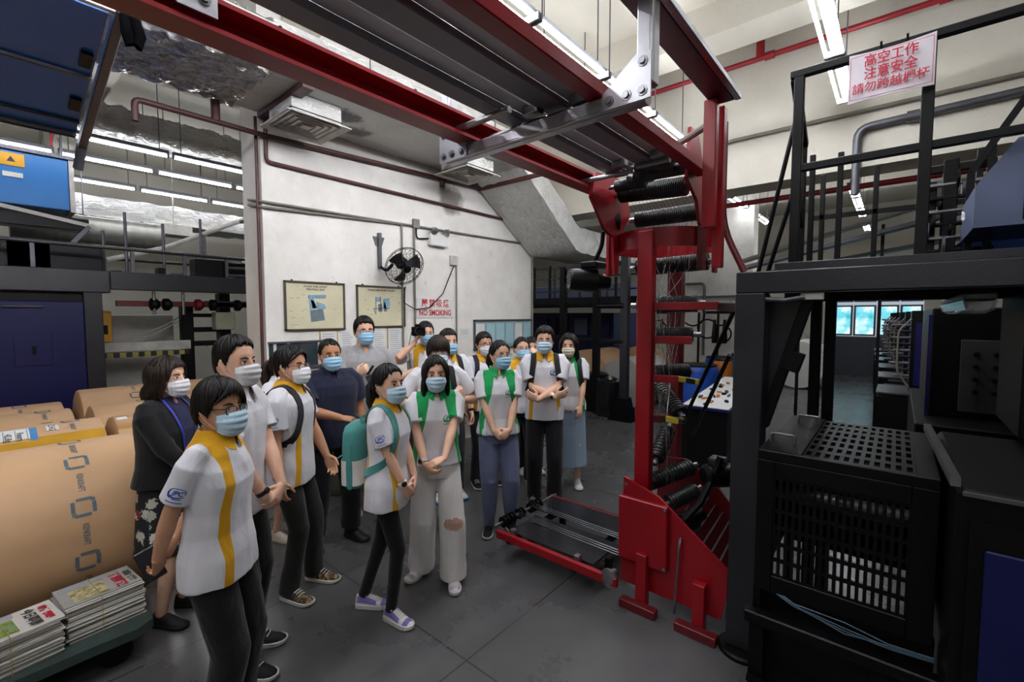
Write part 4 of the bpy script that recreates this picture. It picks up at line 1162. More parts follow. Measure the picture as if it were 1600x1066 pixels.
# ------------------------------------------------------------ paper rolls on the left
m_kraft = mat('kraft wrapping paper', 'c09a74', .62, 0, .35, .07, 2.2, .08, 14)
m_ringp = mat('grey blue print', '5d6a70', .7, 0, .2, .15, 30)
m_tape = mat('mustard tape', 'b98a1e', .4)
m_core = mat('brown board core', '6b4d33', .7)
def roll(x0, x1, y, r, label, xprint=None, group='brown paper rolls on the left', endcap=True, mat_=None):
    t = thing('paper_roll', label, 'paper roll', ((x0 + x1) / 2, y, 0), group)
    z = r
    prof = [(0, .05), (.0, r * .9), (.012, r * .985), (.03, r), ((x1 - x0) - .03, r), ((x1 - x0) - .012, r * .985), (x1 - x0, r * .9), (x1 - x0, .05)]
    MB().lathe((x0, y, z), (x1, y, z), prof, 64).build('wrapped_body', mat_ or m_kraft, t)
    c = MB().lathe((x0 - .005, y, z), (x1 + .005, y, z), [(0, .05), (x1 - x0 + .01, .05)], 20)
    c.build('core', m_core, t)
    if xprint is not None:
        pm = MB()
        def onr(u, a): return (xprint + u, y + (r + .0015) * math.cos(a), z + (r + .0015) * math.sin(a))
        # rounded-square link marks with a short word between, all round the roll
        def arcq(us, as_, closed=True):
            pm.grid([[onr(u, a) for u in us] for a in as_])
        k = 0; a = .35
        while a < 2 * PI:
            h = .055 / r; w = .055; tk = .018
            for (u0, u1, b0, b1) in ((-w, -w + tk, -h * .7, h * .45), (w - tk, w, -h * .45, h * .7), (-w * .75, w * .55, h - tk / r, h), (-w * .55, w * .75, -h, -h + tk / r), (-w * .95, -w * .6, h * .5, h * .85), (w * .6, w * .95, -h * .85, -h * .5)):
                arcq(np.linspace(u0, u1, 3), np.linspace(a + b0, a + b1, 5))
            vs, fs = text_mesh('KENKRAFT', .04, .0008)
            if len(vs):
                ac = a + .155 / r
                q = np.array([onr(v[1], ac + v[0] * .62 / r) for v in vs])
                pm.add(q, [f[::-1] for f in fs])
            a += .31 / r
        pm.build('printed_mark', m_ringp, t)
    return t
ra = roll(-1.2, .70, 4.06, .535, 'big brown paper roll nearest the camera, beside the newspaper bundles', .37)
rb = roll(-1.2, .66, 5.08, .52, 'brown paper roll with a white shipping label, behind the nearest roll', .47)
roll(-1.2, .58, 6.05, .5, 'brown paper roll, third from the front on the left side', .38)
roll(-1.2, .60, 7.02, .47, 'brown paper roll farthest back, against the blue press cabinet', .27)
rd = roll(.72, 1.62, 5.12, .51, 'brown paper roll with a taped end right behind the woman in the black jacket', None)
roll(.70, 1.7, 6.06, .50, 'brown paper roll with taped end behind the second row gap', 1.12)
roll(.72, 2.0, 7.1, .52, 'brown paper roll farthest back on the right, next to the black press post', 1.2)
# taped seams and labels on the rolls
def roll_strip(parent, x0, x1, y, r, a0, a1, m, name, lift=.002):
    MB().grid([[(x, y + (r + lift) * math.cos(a), r + (r + lift) * math.sin(a)) for x in np.linspace(x0, x1, 4)] for a in np.linspace(a0, a1, 8)]).build(name, m, parent)
roll_strip(rb, -1.2, .64, 5.08, .52, PI * .64, PI * .72, m_tape, 'yellow_tape')
roll_strip(rb, -.4, .27, 5.08, .52, PI * .54, PI * .66, m_paper, 'shipping_label')
roll_strip(rb, .235, .275, 5.08, .52, PI * .54, PI * .66, mat('label blue', '3f7fb5', .5), 'label_edge', .003)
roll_strip(rb, .325, .395, 5.08, .52, PI * .545, PI * .60, m_paper, 'number_tag', .003)
lt = MB()
for k, s in enumerate(('CHG', 'Ream', '42.8g', '1005', 'Reel')):
    vs, fs = text_mesh(s, .05, .0008)
    for_a = PI * .60
    x = (.355 if k == 0 else .185 - .06 * (k - 1)); a0_ = PI * .572 if k == 0 else PI * .62
    q = np.array([(x + v[1], 5.08 + .5242 * math.cos(a0_ + v[0] / .52), .52 + .5242 * math.sin(a0_ + v[0] / .52)) for v in vs])
    lt.add(q, [f[::-1] for f in fs])
for k in range(5): 
    roll_strip(rb, .222 - .06 * k, .225 - .06 * k, 5.08, .52, PI * .55, PI * .65, m_ink, 'label_line', .0032)
lt.build('label_print', m_ink, rb)
for (t_, y_, r_) in ((rd, 5.12, .51),):
    roll_strip(t_, .735, .85, y_, r_, PI * .48, PI * .66, mat('brown end tape', 'a5793f', .4), 'end_tape')
    roll_strip(t_, .75, .82, y_, r_, PI * .53, PI * .57, m_white, 'tape_mark', .003)

# ------------------------------------------------------------ trolley with newspaper bundles
tl = thing('flat_trolley', 'low dark green flat trolley carrying two newspaper bundles', 'trolley', (.2, 3.2, 0))
tp = [(-.75, 3.03), (.3, 3.08), (.5, 3.08), (.58, 3.13), (.58, 3.3), (.5, 3.52), (-.75, 3.52)]
MB().prism([(x, y, .15) for x, y in tp], (0, 0, .05)).build('deck', mat('dark green worn steel', '3c4a47', .45, .2, .5, .25, 5), tl)
for x, y in ((-.5, 3.14), (.42, 3.18), (-.5, 3.42), (.4, 3.42)):
    MB().cyl((x, y - .02, .075), (x, y + .02, .075), .075, 16).build('wheel', m_black, tl)
m_news = mat('newsprint', 'bdb9b2', .8, 0, .2, .05)
m_news2 = mat('grey newsprint edges', '98958f', .8, 0, .2, .1)
def news_bundle(c, ang, n, label, hue, head):
    """tied stack of folded newspapers with a printed front page"""
    cx, cy, z0 = c
    t = thing('newspaper_bundle', label, 'newspaper bundle', (cx, cy, z0))
    ca, sa = math.cos(ang), math.sin(ang); L, B = .325, .25
    r_ = random.Random(n)
    def q(u, v, z): return (cx + u * ca - v * sa, cy + u * sa + v * ca, z)
    z = z0
    for k in range(n):
        h = .0085; du, dv = r_.uniform(-.008, .008), r_.uniform(-.008, .008)
        if k > n * .55: du += .006 * math.sin(k)
        sag = .0
        c8 = [q(-L / 2 + du, -B / 2 + dv, z), q(L / 2 + du, -B / 2 + dv, z), q(L / 2 + du, B / 2 + dv, z), q(-L / 2 + du, B / 2 + dv, z)]
        c8 += [(a, b, zz + h) for a, b, zz in c8]
        MB().hexa(c8, .002).build('folded_paper', m_news if k % 3 else m_news2, t)
        z += h + .0004
    zt = z + .0012
    def patch(u0, u1, v0, v1, m, nm, lift=0):
        MB().hexa([q(u0, v0, zt + lift), q(u1, v0, zt + lift), q(u1, v1, zt + lift), q(u0, v1, zt + lift), q(u0, v0, zt + lift + .0006), q(u1, v0, zt + lift + .0006), q(u1, v1, zt + lift + .0006), q(u0, v1, zt + lift + .0006)]).build(nm, m, t)
    mp = bpy.data.materials.get('photo_' + hue[0]) or bpy.data.materials.new('photo_' + hue[0]); k_ = NT(mp)
    k_.l(k_.ramp(k_.noise(26, 5, .7), [(.3, lin(hue[1])), (.5, lin(hue[2])), (.68, lin(hue[3]))]), k_.b.inputs['Base Color']); k_.b.inputs['Roughness'].default_value = .7
    patch(-.12, .02, -.10, .05, mp, 'news_photo')
    U = np.array([ca, sa, 0]); V = np.array([-sa, ca, 0])
    tx = MB(); text_on(tx, head[0], np.array(q(.075, -.01, zt)), V * -1, U, .05, .002, lift=.0008, width=.2); tx.build('headline', m_ink if head[2] == 0 else m_redink, t)
    tx = MB(); text_on(tx, head[1], np.array(q(.128, -.01, zt)), V * -1, U, .035, .001, lift=.0008, width=.17); tx.build('headline', m_redink if head[2] == 0 else m_ink, t)
    ln = MB()
    for k in range(12):
        ln.hexa([q(-.15, .062 + k * .0045, zt), q(.03, .062 + k * .0045, zt), q(.03, .0645 + k * .0045, zt), q(-.15, .0645 + k * .0045, zt), q(-.15, .062 + k * .0045, zt + .0006), q(.03, .062 + k * .0045, zt + .0006), q(.03, .0645 + k * .0045, zt + .0006), q(-.15, .0645 + k * .0045, zt + .0006)])
    ln.build('print_lines', m_print, t)
    MB().tube([q(-.02, -B / 2 - .009, z0), q(-.02, -B / 2 - .009, zt + .003), q(-.02, B / 2 + .009, zt + .003), q(-.02, B / 2 + .009, z0)], .004, 5, flat=.4).build('string', mat('yellow twine', 'a5a05a', .6), t)
news_bundle((.045, 3.25, .2), math.radians(9), 21, 'tied newspaper bundle at the left edge, front page with a green photo', ('a', '2e3a22', '7d8a3c', '4f8c96'), ('今日要聞', '新聞', 0))
news_bundle((.388, 3.335, .2), math.radians(6), 22, 'tied newspaper bundle nearer the trolley tip, front page with red headline', ('b', '4a3226', 'a89a6a', 'c9bfae'), ('特別報道', '香港', 1))

# ------------------------------------------------------------ left press
lp = thing('left_press', 'navy and charcoal printing press behind the brown paper rolls', 'machine', (.6, 8.4, 0))
MB().box(-3, 1.2, 8.0, 8.25, 2.19, 2.48, .01).build('upper_beam', m_blk2, lp)
MB().box(1.2, 3.6, 8.02, 8.25, 2.24, 2.48, .008).build('upper_beam', m_blk2, lp)
MB().box(-3, .93, 8.0, 9.2, .0, 2.07, .012).build('cabinet_body', m_navy, lp)
dp = MB().box(.3, .62, 7.985, 8.0, 1.28, 1.68, .003).build('access_panel', m_navy, lp)
MB().box(.45, .48, 7.97, 7.985, 1.42, 1.52, .004).build('latch', m_black, dp)
MB().cyl((.22, 7.97, 2.0), (.56, 7.97, 2.0), .012, 8).build('grab_bar', m_steeld, lp)
MB().box(.93, 1.11, 8.0, 8.2, 0, 2.19, .006).build('frame_post', m_blk2, lp)
MB().box(-3, .95, 8.1, 8.3, 2.07, 2.19).build('gap_plate', m_black, lp)
MB().box(-2.9, 3.55, 8.05, 9.2, 2.3, 2.34).build('walkway', m_black, lp)
for y, z in ((8.04, 2.78), (9.15, 2.75)):
    MB().cyl((-3, y, z + (.03 if y < 8.5 else 0)), (3.6, y, z), .025, 10).build('guard_rail', m_blk2, lp)
for x in (.1, .5, 1.45, 2.05, 2.6, 3.1): MB().box(x - .02, x + .02, 8.03, 8.07, 2.48, 2.78).build('rail_post', m_steeld, lp)
for x in (-.2, .3): MB().box(x, x + .9, 8.5, 9.0, 2.5, 2.85, .01).build('ink_unit', m_dark, lp)
for x, z1 in ((1.25, 3.1), (1.5, 3.4), (1.95, 3.3), (2.45, 3.45), (2.5, 3.2)):
    MB().cyl((x, 8.7, 2.34), (x, 8.7, z1), .02, 8).build('upright_pipe', m_steeld, lp)
g_ = random.Random(9)
for i in range(12):
    x = 1.3 + .18 * i; z = 2.4 + .18 * g_.random()
    MB().box(x, x + .08 + .1 * g_.random(), 8.55, 8.75, 2.36, z + .05, .005).build('fitting', (m_dark, m_steeld, m_black)[i % 3], lp)
for k in range(4): MB().cyl((2.35, 8.15, 2.52 + .06 * k), (3.5, 8.15, 2.54 + .06 * k), .03, 10).build('nip_roller', m_dark if k % 2 else m_steeld, lp)
MB().box(2.2, 2.6, 8.1, 8.4, 2.48, 2.75, .008).build('gear_case', m_dark, lp)
# underside gear and web unit
MB().box(1.3, 3.4, 8.3, 8.4, 2.02, 2.1, .006).build('shaft_beam', m_redd, lp)
for i, x in enumerate((1.65, 1.8, 2.2, 2.4, 2.75)):
    MB().lathe((x, 8.25, 2.05), (x + .12, 8.25, 2.05), [(0, .05), (.02, .09), (.08, .09), (.12, .05)], 16).build('drive_gear', m_dark if i != 2 else m_redd, lp)
for x in (1.7, 2.05): MB().cyl((x, 8.2, 1.9), (x, 8.2, 2.24), .02, 8).build('drop_pipe', m_steel, lp)
MB().box(2.12, 2.28, 8.6, 8.75, 0, 2.1, .006).build('frame_post', m_black, lp)
MB().box(2.62, 2.78, 8.5, 8.7, 0, 2.25, .006).build('frame_post', m_black, lp)
MB().box(2.28, 2.62, 8.62, 8.7, 1.62, 1.7).build('cross_bar', m_black, lp)
MB().box(2.28, 2.62, 8.62, 8.7, 1.86, 1.92).build('cross_bar', m_black, lp)
MB().box(2.28, 2.75, 8.55, 8.7, 1.40, 1.48).build('cross_bar', m_dark, lp)
MB().box(2.4, 3.4, 8.3, 8.5, 2.02, 2.12).build('cross_bar', m_blk2, lp)
MB().box(1.1, 2.22, 8.56, 8.6, 1.36, 1.5, .006).build('white_rail', m_grille, lp)
MB().box(2.45, 3.2, 8.56, 8.6, 1.36, 1.48, .006).build('white_rail', m_grille, lp)
m_haz = bpy.data.materials.new('hazard stripes'); _k = NT(m_haz)
_w = _k.n('ShaderNodeTexWave'); _w.inputs['Scale'].default_value = 2.2; _k.l(_k.coord((1, 1, 1)), _w.inputs['Vector'])
_k.l(_k.ramp(_w.outputs[0], [(.48, lin('1c1c1a')), (.52, lin('9a9144'))]), _k.b.inputs['Base Color'])
MB().box(1.1, 2.2, 8.57, 8.6, 1.28, 1.35).build('hazard_strip', m_haz, lp)
MB().box(1.12, 1.3, 8.7, 8.9, 1.5, 1.95, .01).build('yellow_unit', m_yellow, lp)
MB().box(1.14, 1.25, 8.68, 8.7, 1.62, 1.75).build('yellow_unit_door', m_dark, lp)
tag(MB().box(2.5, 2.78, 8.3, 8.5, 1.66, 1.94, .01).build('switch_box', mat('grey green enamel', '9a9c86', .45)), 'grey green switch box on the left press frame', 'switch box')
MB().box(2.9, 3.5, 8.7, 9.0, 0, 1.45, .01).build('cabinet_body', m_black, lp)
# paper webs
m_web = mat('white paper web', 'd4d2cb', .7, 0, .3, .03)
def web(pts, w, label, th=.004):
    P_ = np.array([[(x, y - w / 2, z), (x, y + w / 2, z)] for x, y, z in pts]); N_ = np.zeros_like(P_); N_[..., 2] = 1
    tag(MB().slab(P_, N_, th).build('paper_web', m_web, smooth=1.5), label, 'paper web')
sw = [(1.12 + 1.25 * t, 8.85, 1.5 + .52 * t ** 2.2 + .02) for t in np.linspace(0, 1, 12)]
web(sw, .14, 'white paper web sweeping up from the left press, upper of two')
web([(x, y + .02, z - .06) for x, y, z in sw], .1, 'white paper web sweeping up from the left press, lower of two')
P_ = np.array([[(3.0 + .5 * t, 7.6 + .44 * t, .9 + 1.36 * t), (3.45 + .25 * t, 7.75 + .29 * t, .75 + 1.5 * t)] for t in np.linspace(0, 1, 8)])
tag(MB().slab(P_, np.broadcast_to(np.array([.6, -.6, .3]), P_.shape), .004).build('paper_web', mat('translucent grey web', '8d8f98', .4)), 'grey sheet of paper web slanting beside the white wall corner', 'paper web')
P_ = np.array([[(3.05 + .35 * t, 8.3, 2.8 + .6 * t), (3.05 + .35 * t, 8.7, 2.8 + .6 * t)] for t in np.linspace(0, 1, 6)])
tag(MB().slab(P_, np.broadcast_to(np.array([-.8, 0, .5]), P_.shape), .01).build('steel_chute', m_alu), 'shiny slanted metal plate above the left press at the wall corner', 'metal plate')
MB().bar((2.9, 8.3, 3.42), (3.6, 8.3, 3.62), .05, .05).build('chute_frame', m_steeld, lp)
MB().tube([(1.3, 8.85, 2.7), (2.0, 8.8, 2.95), (3.2, 8.6, 3.6)], .012, 6, flat=3).build('web_tape', m_grille, lp)
tag(MB().box(1.15, 2.2, 9.4, 9.6, 0, 1.9, .01).build('block_pillar', m_wall3), 'stained block pillar behind the white paper webs', 'pillar')
tag(MB().lathe((.9, 7.9, .35), (1.75, 7.9, .35), [(0, .04), (0, .42), (.85, .42), (.85, .04)], 32).build('bare_roll', mat('grey bare paper', '8b8b90', .7)), 'grey bare paper reel behind the brown rolls at the press post', 'paper roll')
# blue hung cabinet and belt at far left
hc = thing('hung_cabinet', 'bright blue cabinet with a yellow warning label hung at the left edge', 'cabinet', (0.2, 8.9, 3.3))
MB().box(-2, .93, 8.7, 9.4, 3.32, 4.0, .01).build('body', m_skyblue, hc)
MB().box(.93, .98, 8.68, 9.42, 3.3, 4.02).build('end_frame', m_grille, hc)
MB().box(-2, .98, 8.66, 9.42, 4.0, 4.05).build('top_frame', m_steeld, hc)
MB().box(.28, .52, 8.69, 8.7, 3.8, 3.96).build('warning_label', m_yellow, hc)
MB().prism([(.36, 8.688, 3.85), (.44, 8.688, 3.85), (.40, 8.688, 3.92)], (0, .002, 0)).build('warning_mark', m_ink, hc)
MB().box(.32, .5, 8.69, 8.7, 3.66, 3.72).build('white_label', m_white, hc)
MB().box(-2, 1.1, 8.62, 8.9, 3.05, 3.22, .01).build('roller_bed', m_dark, hc)
MB().bar((-.6, 8.6, 3.42), (1.15, 8.6, 3.12), .04, .05).build('side_arm', m_grille, hc)
MB().bar((1.1, 8.6, 3.12), (.85, 8.6, 2.78), .05, .05).build('side_arm', m_steeld, hc)
for x in (-.8, .9): MB().cyl((x, 9.0, 4.05), (x, 9.0, 5.3), .012, 8).build('hanger_rod', m_steeld, hc)

# ------------------------------------------------------------ dark blue panel overhead, top left
bp = thing('overhead_blue_board', 'slanting dark blue panel with steel edge bars hung at the top left', 'panel', (-.2, 3.6, 3.1))
def qp(x, v, off=0): return (x, 3.04 + 1.19 * v, 3.39 - .27 * v + off)
MB().hexa([qp(-2.2, 0), qp(.5, 0), qp(.5, 1), qp(-2.2, 1), qp(-2.2, 0, .04), qp(.5, 0, .04), qp(.5, 1, .04), qp(-2.2, 1, .04)]).build('sheet', mat('deep blue panel', '1f62b8', .35, 0, .5, .15, 2), bp)
MB().bar(qp(.54, -.06, .0), qp(.54, 1.12, -.02), .045, .06, ch=.004).build('edge_bar', m_steeld, bp)
MB().bar(qp(-2.2, .46, -.01), qp(.5, .46, -.01), .02, .016).build('rib', m_steeld, bp)
MB().bar(qp(-2.2, .88, -.01), qp(.5, .88, -.01), .018, .012).build('rib', m_dark, bp)
MB().bar(qp(-2.2, -.04, -.01), qp(.52, -.04, -.01), .03, .02).build('light_edge', m_white, bp)
MB().bar(qp(-2.2, 1.02, .0), qp(.5, 1.02, .0), .05, .05).build('rear_bar', m_blk2, bp)
for v in (.28, .66): MB().bar(qp(.46, v, -.012), qp(.46, v + .1, -.012), .05, .02).build('hinge', m_dark, bp)
MB().bar(qp(.54, 1.1, -.02), qp(.52, 1.16, -.16), .04, .05).build('bracket', m_steeld, bp)
for x in (-.8, .5): MB().cyl(qp(x, .5, .03), (x, 3.04 + .6, 5.3), .012, 8).build('hanger_rod', m_steeld, bp)
rg_ = MB().tube([(.55, 2.97, 3.37), (.552, 2.95, 3.29), (.562, 2.95, 3.235), (.59, 2.95, 3.235), (.602, 2.95, 3.29), (.59, 2.96, 3.36), (.56, 2.97, 3.39)], [.022, .026, .022, .022, .026, .024, .02], 12, 'round')
tag(rg_.build('hung_rag', mat('black cloth rag', '0b0b0d', .95, 0, .0, .2, 20, .4, 30)), 'black rag knotted on the corner of the blue panel', 'rag')

# ------------------------------------------------------------ presses in the middle distance
mp = thing('far_press', 'black and navy press with railings seen between white wall and red tower', 'machine', (8.6, 5.2, 0))
for y in (5.16, 4.40): MB().box(7.66, 7.78, y - .06, y + .06, 0, 2.85 if y > 5 else 2.68, .006).build('frame_post', m_black, mp)
MB().box(7.68, 7.8, 3.4, 6.6, 2.1, 2.24, .006).build('deck_beam', m_black, mp)
MB().box(7.7, 7.76, 3.4, 6.2, 2.36, 2.39).build('guard_rail', m_blk2, mp)
MB().box(7.7, 7.76, 3.4, 6.2, 2.62, 2.65).build('guard_rail', m_blk2, mp)
for k in range(4): MB().cyl((7.72, 4.42, 2.56 + .07 * k), (7.72, 5.12, 2.58 + .08 * k), .03, 10).build('web_roller', m_steeld if k % 2 else m_dark, mp)
for y in (5.9, 5.5, 4.0, 3.5): MB().box(7.7, 7.74, y - .02, y + .02, 2.24, 2.9 if y > 5 else 2.6).build('rail_post', m_black, mp)
MB().box(10.7, 12.2, 5.6, 8.9, 0, 1.95, .01).build('press_body', m_navy, mp)
MB().box(10.7, 12.2, 5.3, 8.9, 2.25, 2.7, .01).build('press_body', m_bluegrey, mp)
MB().box(10.6, 10.7, 5.6, 8.9, 1.2, 1.28).build('press_rail', m_blk2, mp)
for k in range(5): MB().box(10.64, 10.7, 5.7 + .65 * k, 6.1 + .65 * k, 1.35, 1.8, .006).build('panel_door', (m_navy, m_bluegrey, m_black)[k % 3], mp)
MB().box(9.0, 9.1, 4.8, 8.0, 3.0, 3.05).build('upper_rail', m_blk2, mp)
for y in (4.9, 5.6, 6.3, 7.0): MB().box(9.02, 9.06, y - .02, y + .02, 2.2, 3.0).build('rail_post', m_blk2, mp)
MB().box(9.0, 11.0, 4.8, 8.5, 2.1, 2.24).build('deck', m_black, mp)
rs = thing('reel_stand', 'black steel post with a flared foot left of the red tower', 'reel stand', (7.5, 3.66, 0))
MB().box(7.42, 7.54, 3.62, 3.76, .2, 2.95, .006).build('post', m_blk2, rs)
MB().prism([(7.36, 3.95, 0), (7.36, 3.5, 0), (7.36, 3.6, .42), (7.36, 3.78, .42)], (.22, 0, 0)).build('foot', m_black, rs)
MB().cyl((7.45, 3.7, 1.42), (7.3, 4.1, 1.42), .035, 10).build('arm', m_black, rs)
MB().cyl((7.45, 3.7, 2.06), (7.3, 4.15, 2.06), .05, 12).build('arm', m_black, rs)
roll(8.75, 10.0, 5.26, .56, 'brown wrapped reel with a grey end, left of three behind the black bins', None, 'paper reels in the middle distance')
roll(8.3, 9.7, 4.15, .52, 'brown and grey reel, right of three beside the reel stand', None, 'paper reels in the middle distance', True, mat('grey white reel wrap', 'aeaaa4', .6, 0, .3, .08, 2))
roll(10.05, 10.56, 4.62, .58, 'brown reel standing farthest back of three near the block pier', None, 'paper reels in the middle distance')
for (x, y, r, h, nm) in ((7.95, 4.55, .25, .72, 'black round bin with a rim behind the girl with long hair'), ):
    t = thing('waste_bin', nm, 'bin', (x, y, 0))
    MB().lathe((x, y, 0), (x, y, h), [(0, r * .85), (h * .95, r), (h * .96, r * 1.06), (h, r * 1.06)], 24).build('body', m_black, t)
    MB().lathe((x, y, h), (x, y, h + .04), [(0, r), (.02, r), (.04, r * .8)], 24).build('lid', m_blk2, t)
bg = MB()
rows = []
for i, (z, r) in enumerate(((0, .24), (.05, .27), (.3, .27), (.55, .25), (.66, .26), (.69, .23), (.62, .2))):
    a = np.linspace(0, 2 * PI, 28, endpoint=False)
    rr_ = r * (1 + .05 * np.sin(a * 5 + z * 9) + .03 * np.sin(a * 11))
    rows.append(np.stack([7.75 + rr_ * np.cos(a), 4.13 + rr_ * np.sin(a), np.full(28, z) + .02 * np.sin(a * 3)], 1))
tag(bg.rings(rows).build('refuse_bag', mat('black plastic bag', '0f1012', .28, 0, .5, .1, 10, .5, 12)), 'black plastic refuse bag on the floor in front of the grey reels', 'bag')
# hoses and gear on the block pier
hs = thing('pump_stand', 'tangle of black pumps and looped hoses before the stained white pier', 'pump', (10.2, 3.0, 0))
for y in (2.9, 3.3, 4.3): MB().box(10.2, 10.24, y - .02, y + .02, 0, 1.95).build('stand_post', m_black, hs)
MB().box(10.18, 10.26, 2.55, 3.15, 1.92, 1.98).build('crossbar', m_black, hs)
MB().box(10.18, 10.26, 4.0, 4.5, 1.92, 1.98).build('crossbar', m_black, hs)
for (y, z, r) in ((3.4, 1.9, .24), (3.1, 1.6, .2), (2.8, 1.5, .18), (4.2, 1.55, .22), (4.45, 1.4, .2)):
    MB().tube([(10.15, y + r * math.cos(a), z + r * math.sin(a)) for a in np.linspace(0, 5.5, 22)], .018, 8).build('hose', m_black, hs)
for y in (2.75, 2.95, 4.1, 4.35): MB().lathe((10.15, y, 1.3), (10.15, y, 1.8), [(0, .05), (.1, .06), (.35, .04), (.5, .03)], 12).build('pump', m_dark, hs)
MB().box(10.55, 10.6, 2.5, 4.75, 2.28, 2.32).build('wall_pipe', m_steeld, hs)
MB().tube(arc_path([(10.55, 3.3, 1.0), (10.55, 3.3, 2.6), (10.55, 3.8, 2.6)], .1), .03, 8).build('wall_pipe', m_steeld, hs)
sg = thing('far_sign', 'small far white sign with red writing beside the press post', 'sign', (10.59, 2.5, 1.95))
MB().box(10.585, 10.6, 2.38, 2.72, 1.95, 2.2).build('board', m_white, sg)
tx = MB(); text_on(tx, 'NO', (10.583, 2.55, 2.03), (0, -1, 0), (0, 0, 1), .11, .003); text_on(tx, '嚴禁', (10.583, 2.55, 2.13), (0, -1, 0), (0, 0, 1), .1, .002)
tx.build('lettering', MATS['bright red sign paint'], sg)
# high conveyors in the far hall seen between the railing posts
fc_ = thing('far_conveyor', 'grey sloping conveyor bands high in the far hall behind the railing', 'conveyor', (9, .6, 2.5))
MB().bar((8.2, 2.0, 2.65), (8.2, -1.2, 3.35), .25, .05).build('band', m_steeld, fc_)
MB().bar((8.9, 2.2, 2.55), (8.9, -1.2, 3.05), .25, .05).build('band', m_blk2, fc_)
MB().bar((9.6, 2.4, 2.9), (9.6, -1.2, 3.85), .25, .05).build('band', m_grille, fc_)
for y in (.2, 1.2): MB().box(8.5, 8.56, y - .02, y + .02, 0, 3.2).build('support_post', m_black, fc_)
# ------------------------------------------------------------ people
def sstep(a, b, x):
    t = np.clip((np.asarray(x, float) - a) / (b - a), 0, 1); return t * t * (3 - 2 * t)
def unit(v):
    v = np.asarray(v, float); return v / (np.linalg.norm(v) + 1e-12)
def rotm(yaw=0, pitch=0, roll=0):
    """yaw left +, pitch up +, roll to own right + (degrees), for a +y facing head"""
    return np.array(Matrix.Rotation(math.radians(yaw), 3, 'Z') @ Matrix.Rotation(math.radians(pitch), 3, 'X') @ Matrix.Rotation(math.radians(roll), 3, 'Y'))
def remesh(mb, vox, it=3, fac=.5):
    me = mb.mesh()
    ob = bpy.data.objects.new('tmp', me); COL.objects.link(ob)
    m = ob.modifiers.new('r', 'REMESH'); m.mode = 'VOXEL'; m.voxel_size = vox; m.adaptivity = 0
    if it:
        q = ob.modifiers.new('s', 'SMOOTH'); q.iterations = it; q.factor = fac
    dg = bpy.context.evaluated_depsgraph_get()
    out = bpy.data.meshes.new_from_object(ob.evaluated_get(dg))
    bpy.data.objects.remove(ob); bpy.data.meshes.remove(me)
    return out
def mverts(me):
    a = np.empty(len(me.vertices) * 3); me.vertices.foreach_get('co', a); return a.reshape(-1, 3)
def mnorms(me):
    a = np.empty(len(me.vertices) * 3); me.vertices.foreach_get('normal', a); return a.reshape(-1, 3)
def setverts(me, v): me.vertices.foreach_set('co', np.ascontiguousarray(v, float).ravel()); me.update()
def fattr(me, name, val):
    at = me.attributes.new(name, 'FLOAT', 'POINT'); at.data.foreach_set('value', np.asarray(val, np.float32))
_wk = np.random.default_rng(3); _K = _wk.normal(0, 1, (9, 3)); _PH = _wk.uniform(0, 6.28, 9)
def folds(p, freq, stretch=(1, 1, 1), seed=0):
    q = p * np.asarray(stretch); f = np.zeros(len(p))
    w = np.sin(q @ _K[0] * freq * .5 + seed)
    for i in range(1, 9):
        f += np.sin(q @ _K[i] * freq * (.6 + .12 * i) + _PH[i] + seed + 1.3 * w) / (1 + .15 * i)
    return f / 3.0
def crease(me, amp, freq, stretch=(1, 1, 1), seed=0, mask=None):
    v = mverts(me); f = folds(v, freq, stretch, seed)
    f = np.abs(f) ** .8 * np.sign(f)
    if mask is not None: f = f * mask(v)
    setverts(me, v + mnorms(me) * (amp * f)[:, None])

def cloth_mat(name, col, rough=.85, pan=None, weave=220, var=.05):
    if name in MATS: return MATS[name]
    m = bpy.data.materials.new(name); k = NT(m)
    f = k.noise(3.0, 3, .5)
    c = lin(col)
    base = k.ramp(f, [(.3, tuple(v * (1 - var) for v in c[:3]) + (1,)), (.7, tuple(min(1, v * (1 + var)) for v in c[:3]) + (1,))])
    if pan:
        at = k.n('ShaderNodeAttribute'); at.attribute_name = 'pan'
        base = k.mix(k.math('GREATER_THAN', at.outputs['Fac'], 0.0), base, lin(pan))
    k.l(base, k.b.inputs['Base Color'])
    k.b.inputs['Roughness'].default_value = rough
    k.b.inputs['Specular IOR Level'].default_value = .25
    k.b.inputs['Sheen Weight'].default_value = .15
    k.bump(k.math('ADD', k.math('MULTIPLY', k.noise(weave, 2, .5), .08), k.noise(7.5, 2.5, .5, k.coord((1, 1, .55)), 1.6)), .55, .018)
    MATS[name] = m
    return m
def skin_mat(name, col):
    if name in MATS: return MATS[name]
    m = bpy.data.materials.new(name); k = NT(m)
    c = lin(col)
    k.l(k.ramp(k.noise(22, 4, .6), [(.3, (c[0] * .93, c[1] * .88, c[2] * .86, 1)), (.7, c)]), k.b.inputs['Base Color'])
    k.b.inputs['Roughness'].default_value = .5
    k.b.inputs['Subsurface Weight'].default_value = .12
    k.b.inputs['Subsurface Radius'].default_value = (.012, .005, .003)
    k.b.inputs['Subsurface Scale'].default_value = .5
    k.bump(k.noise(160, 3, .6), .08, .001)
    MATS[name] = m
    return m
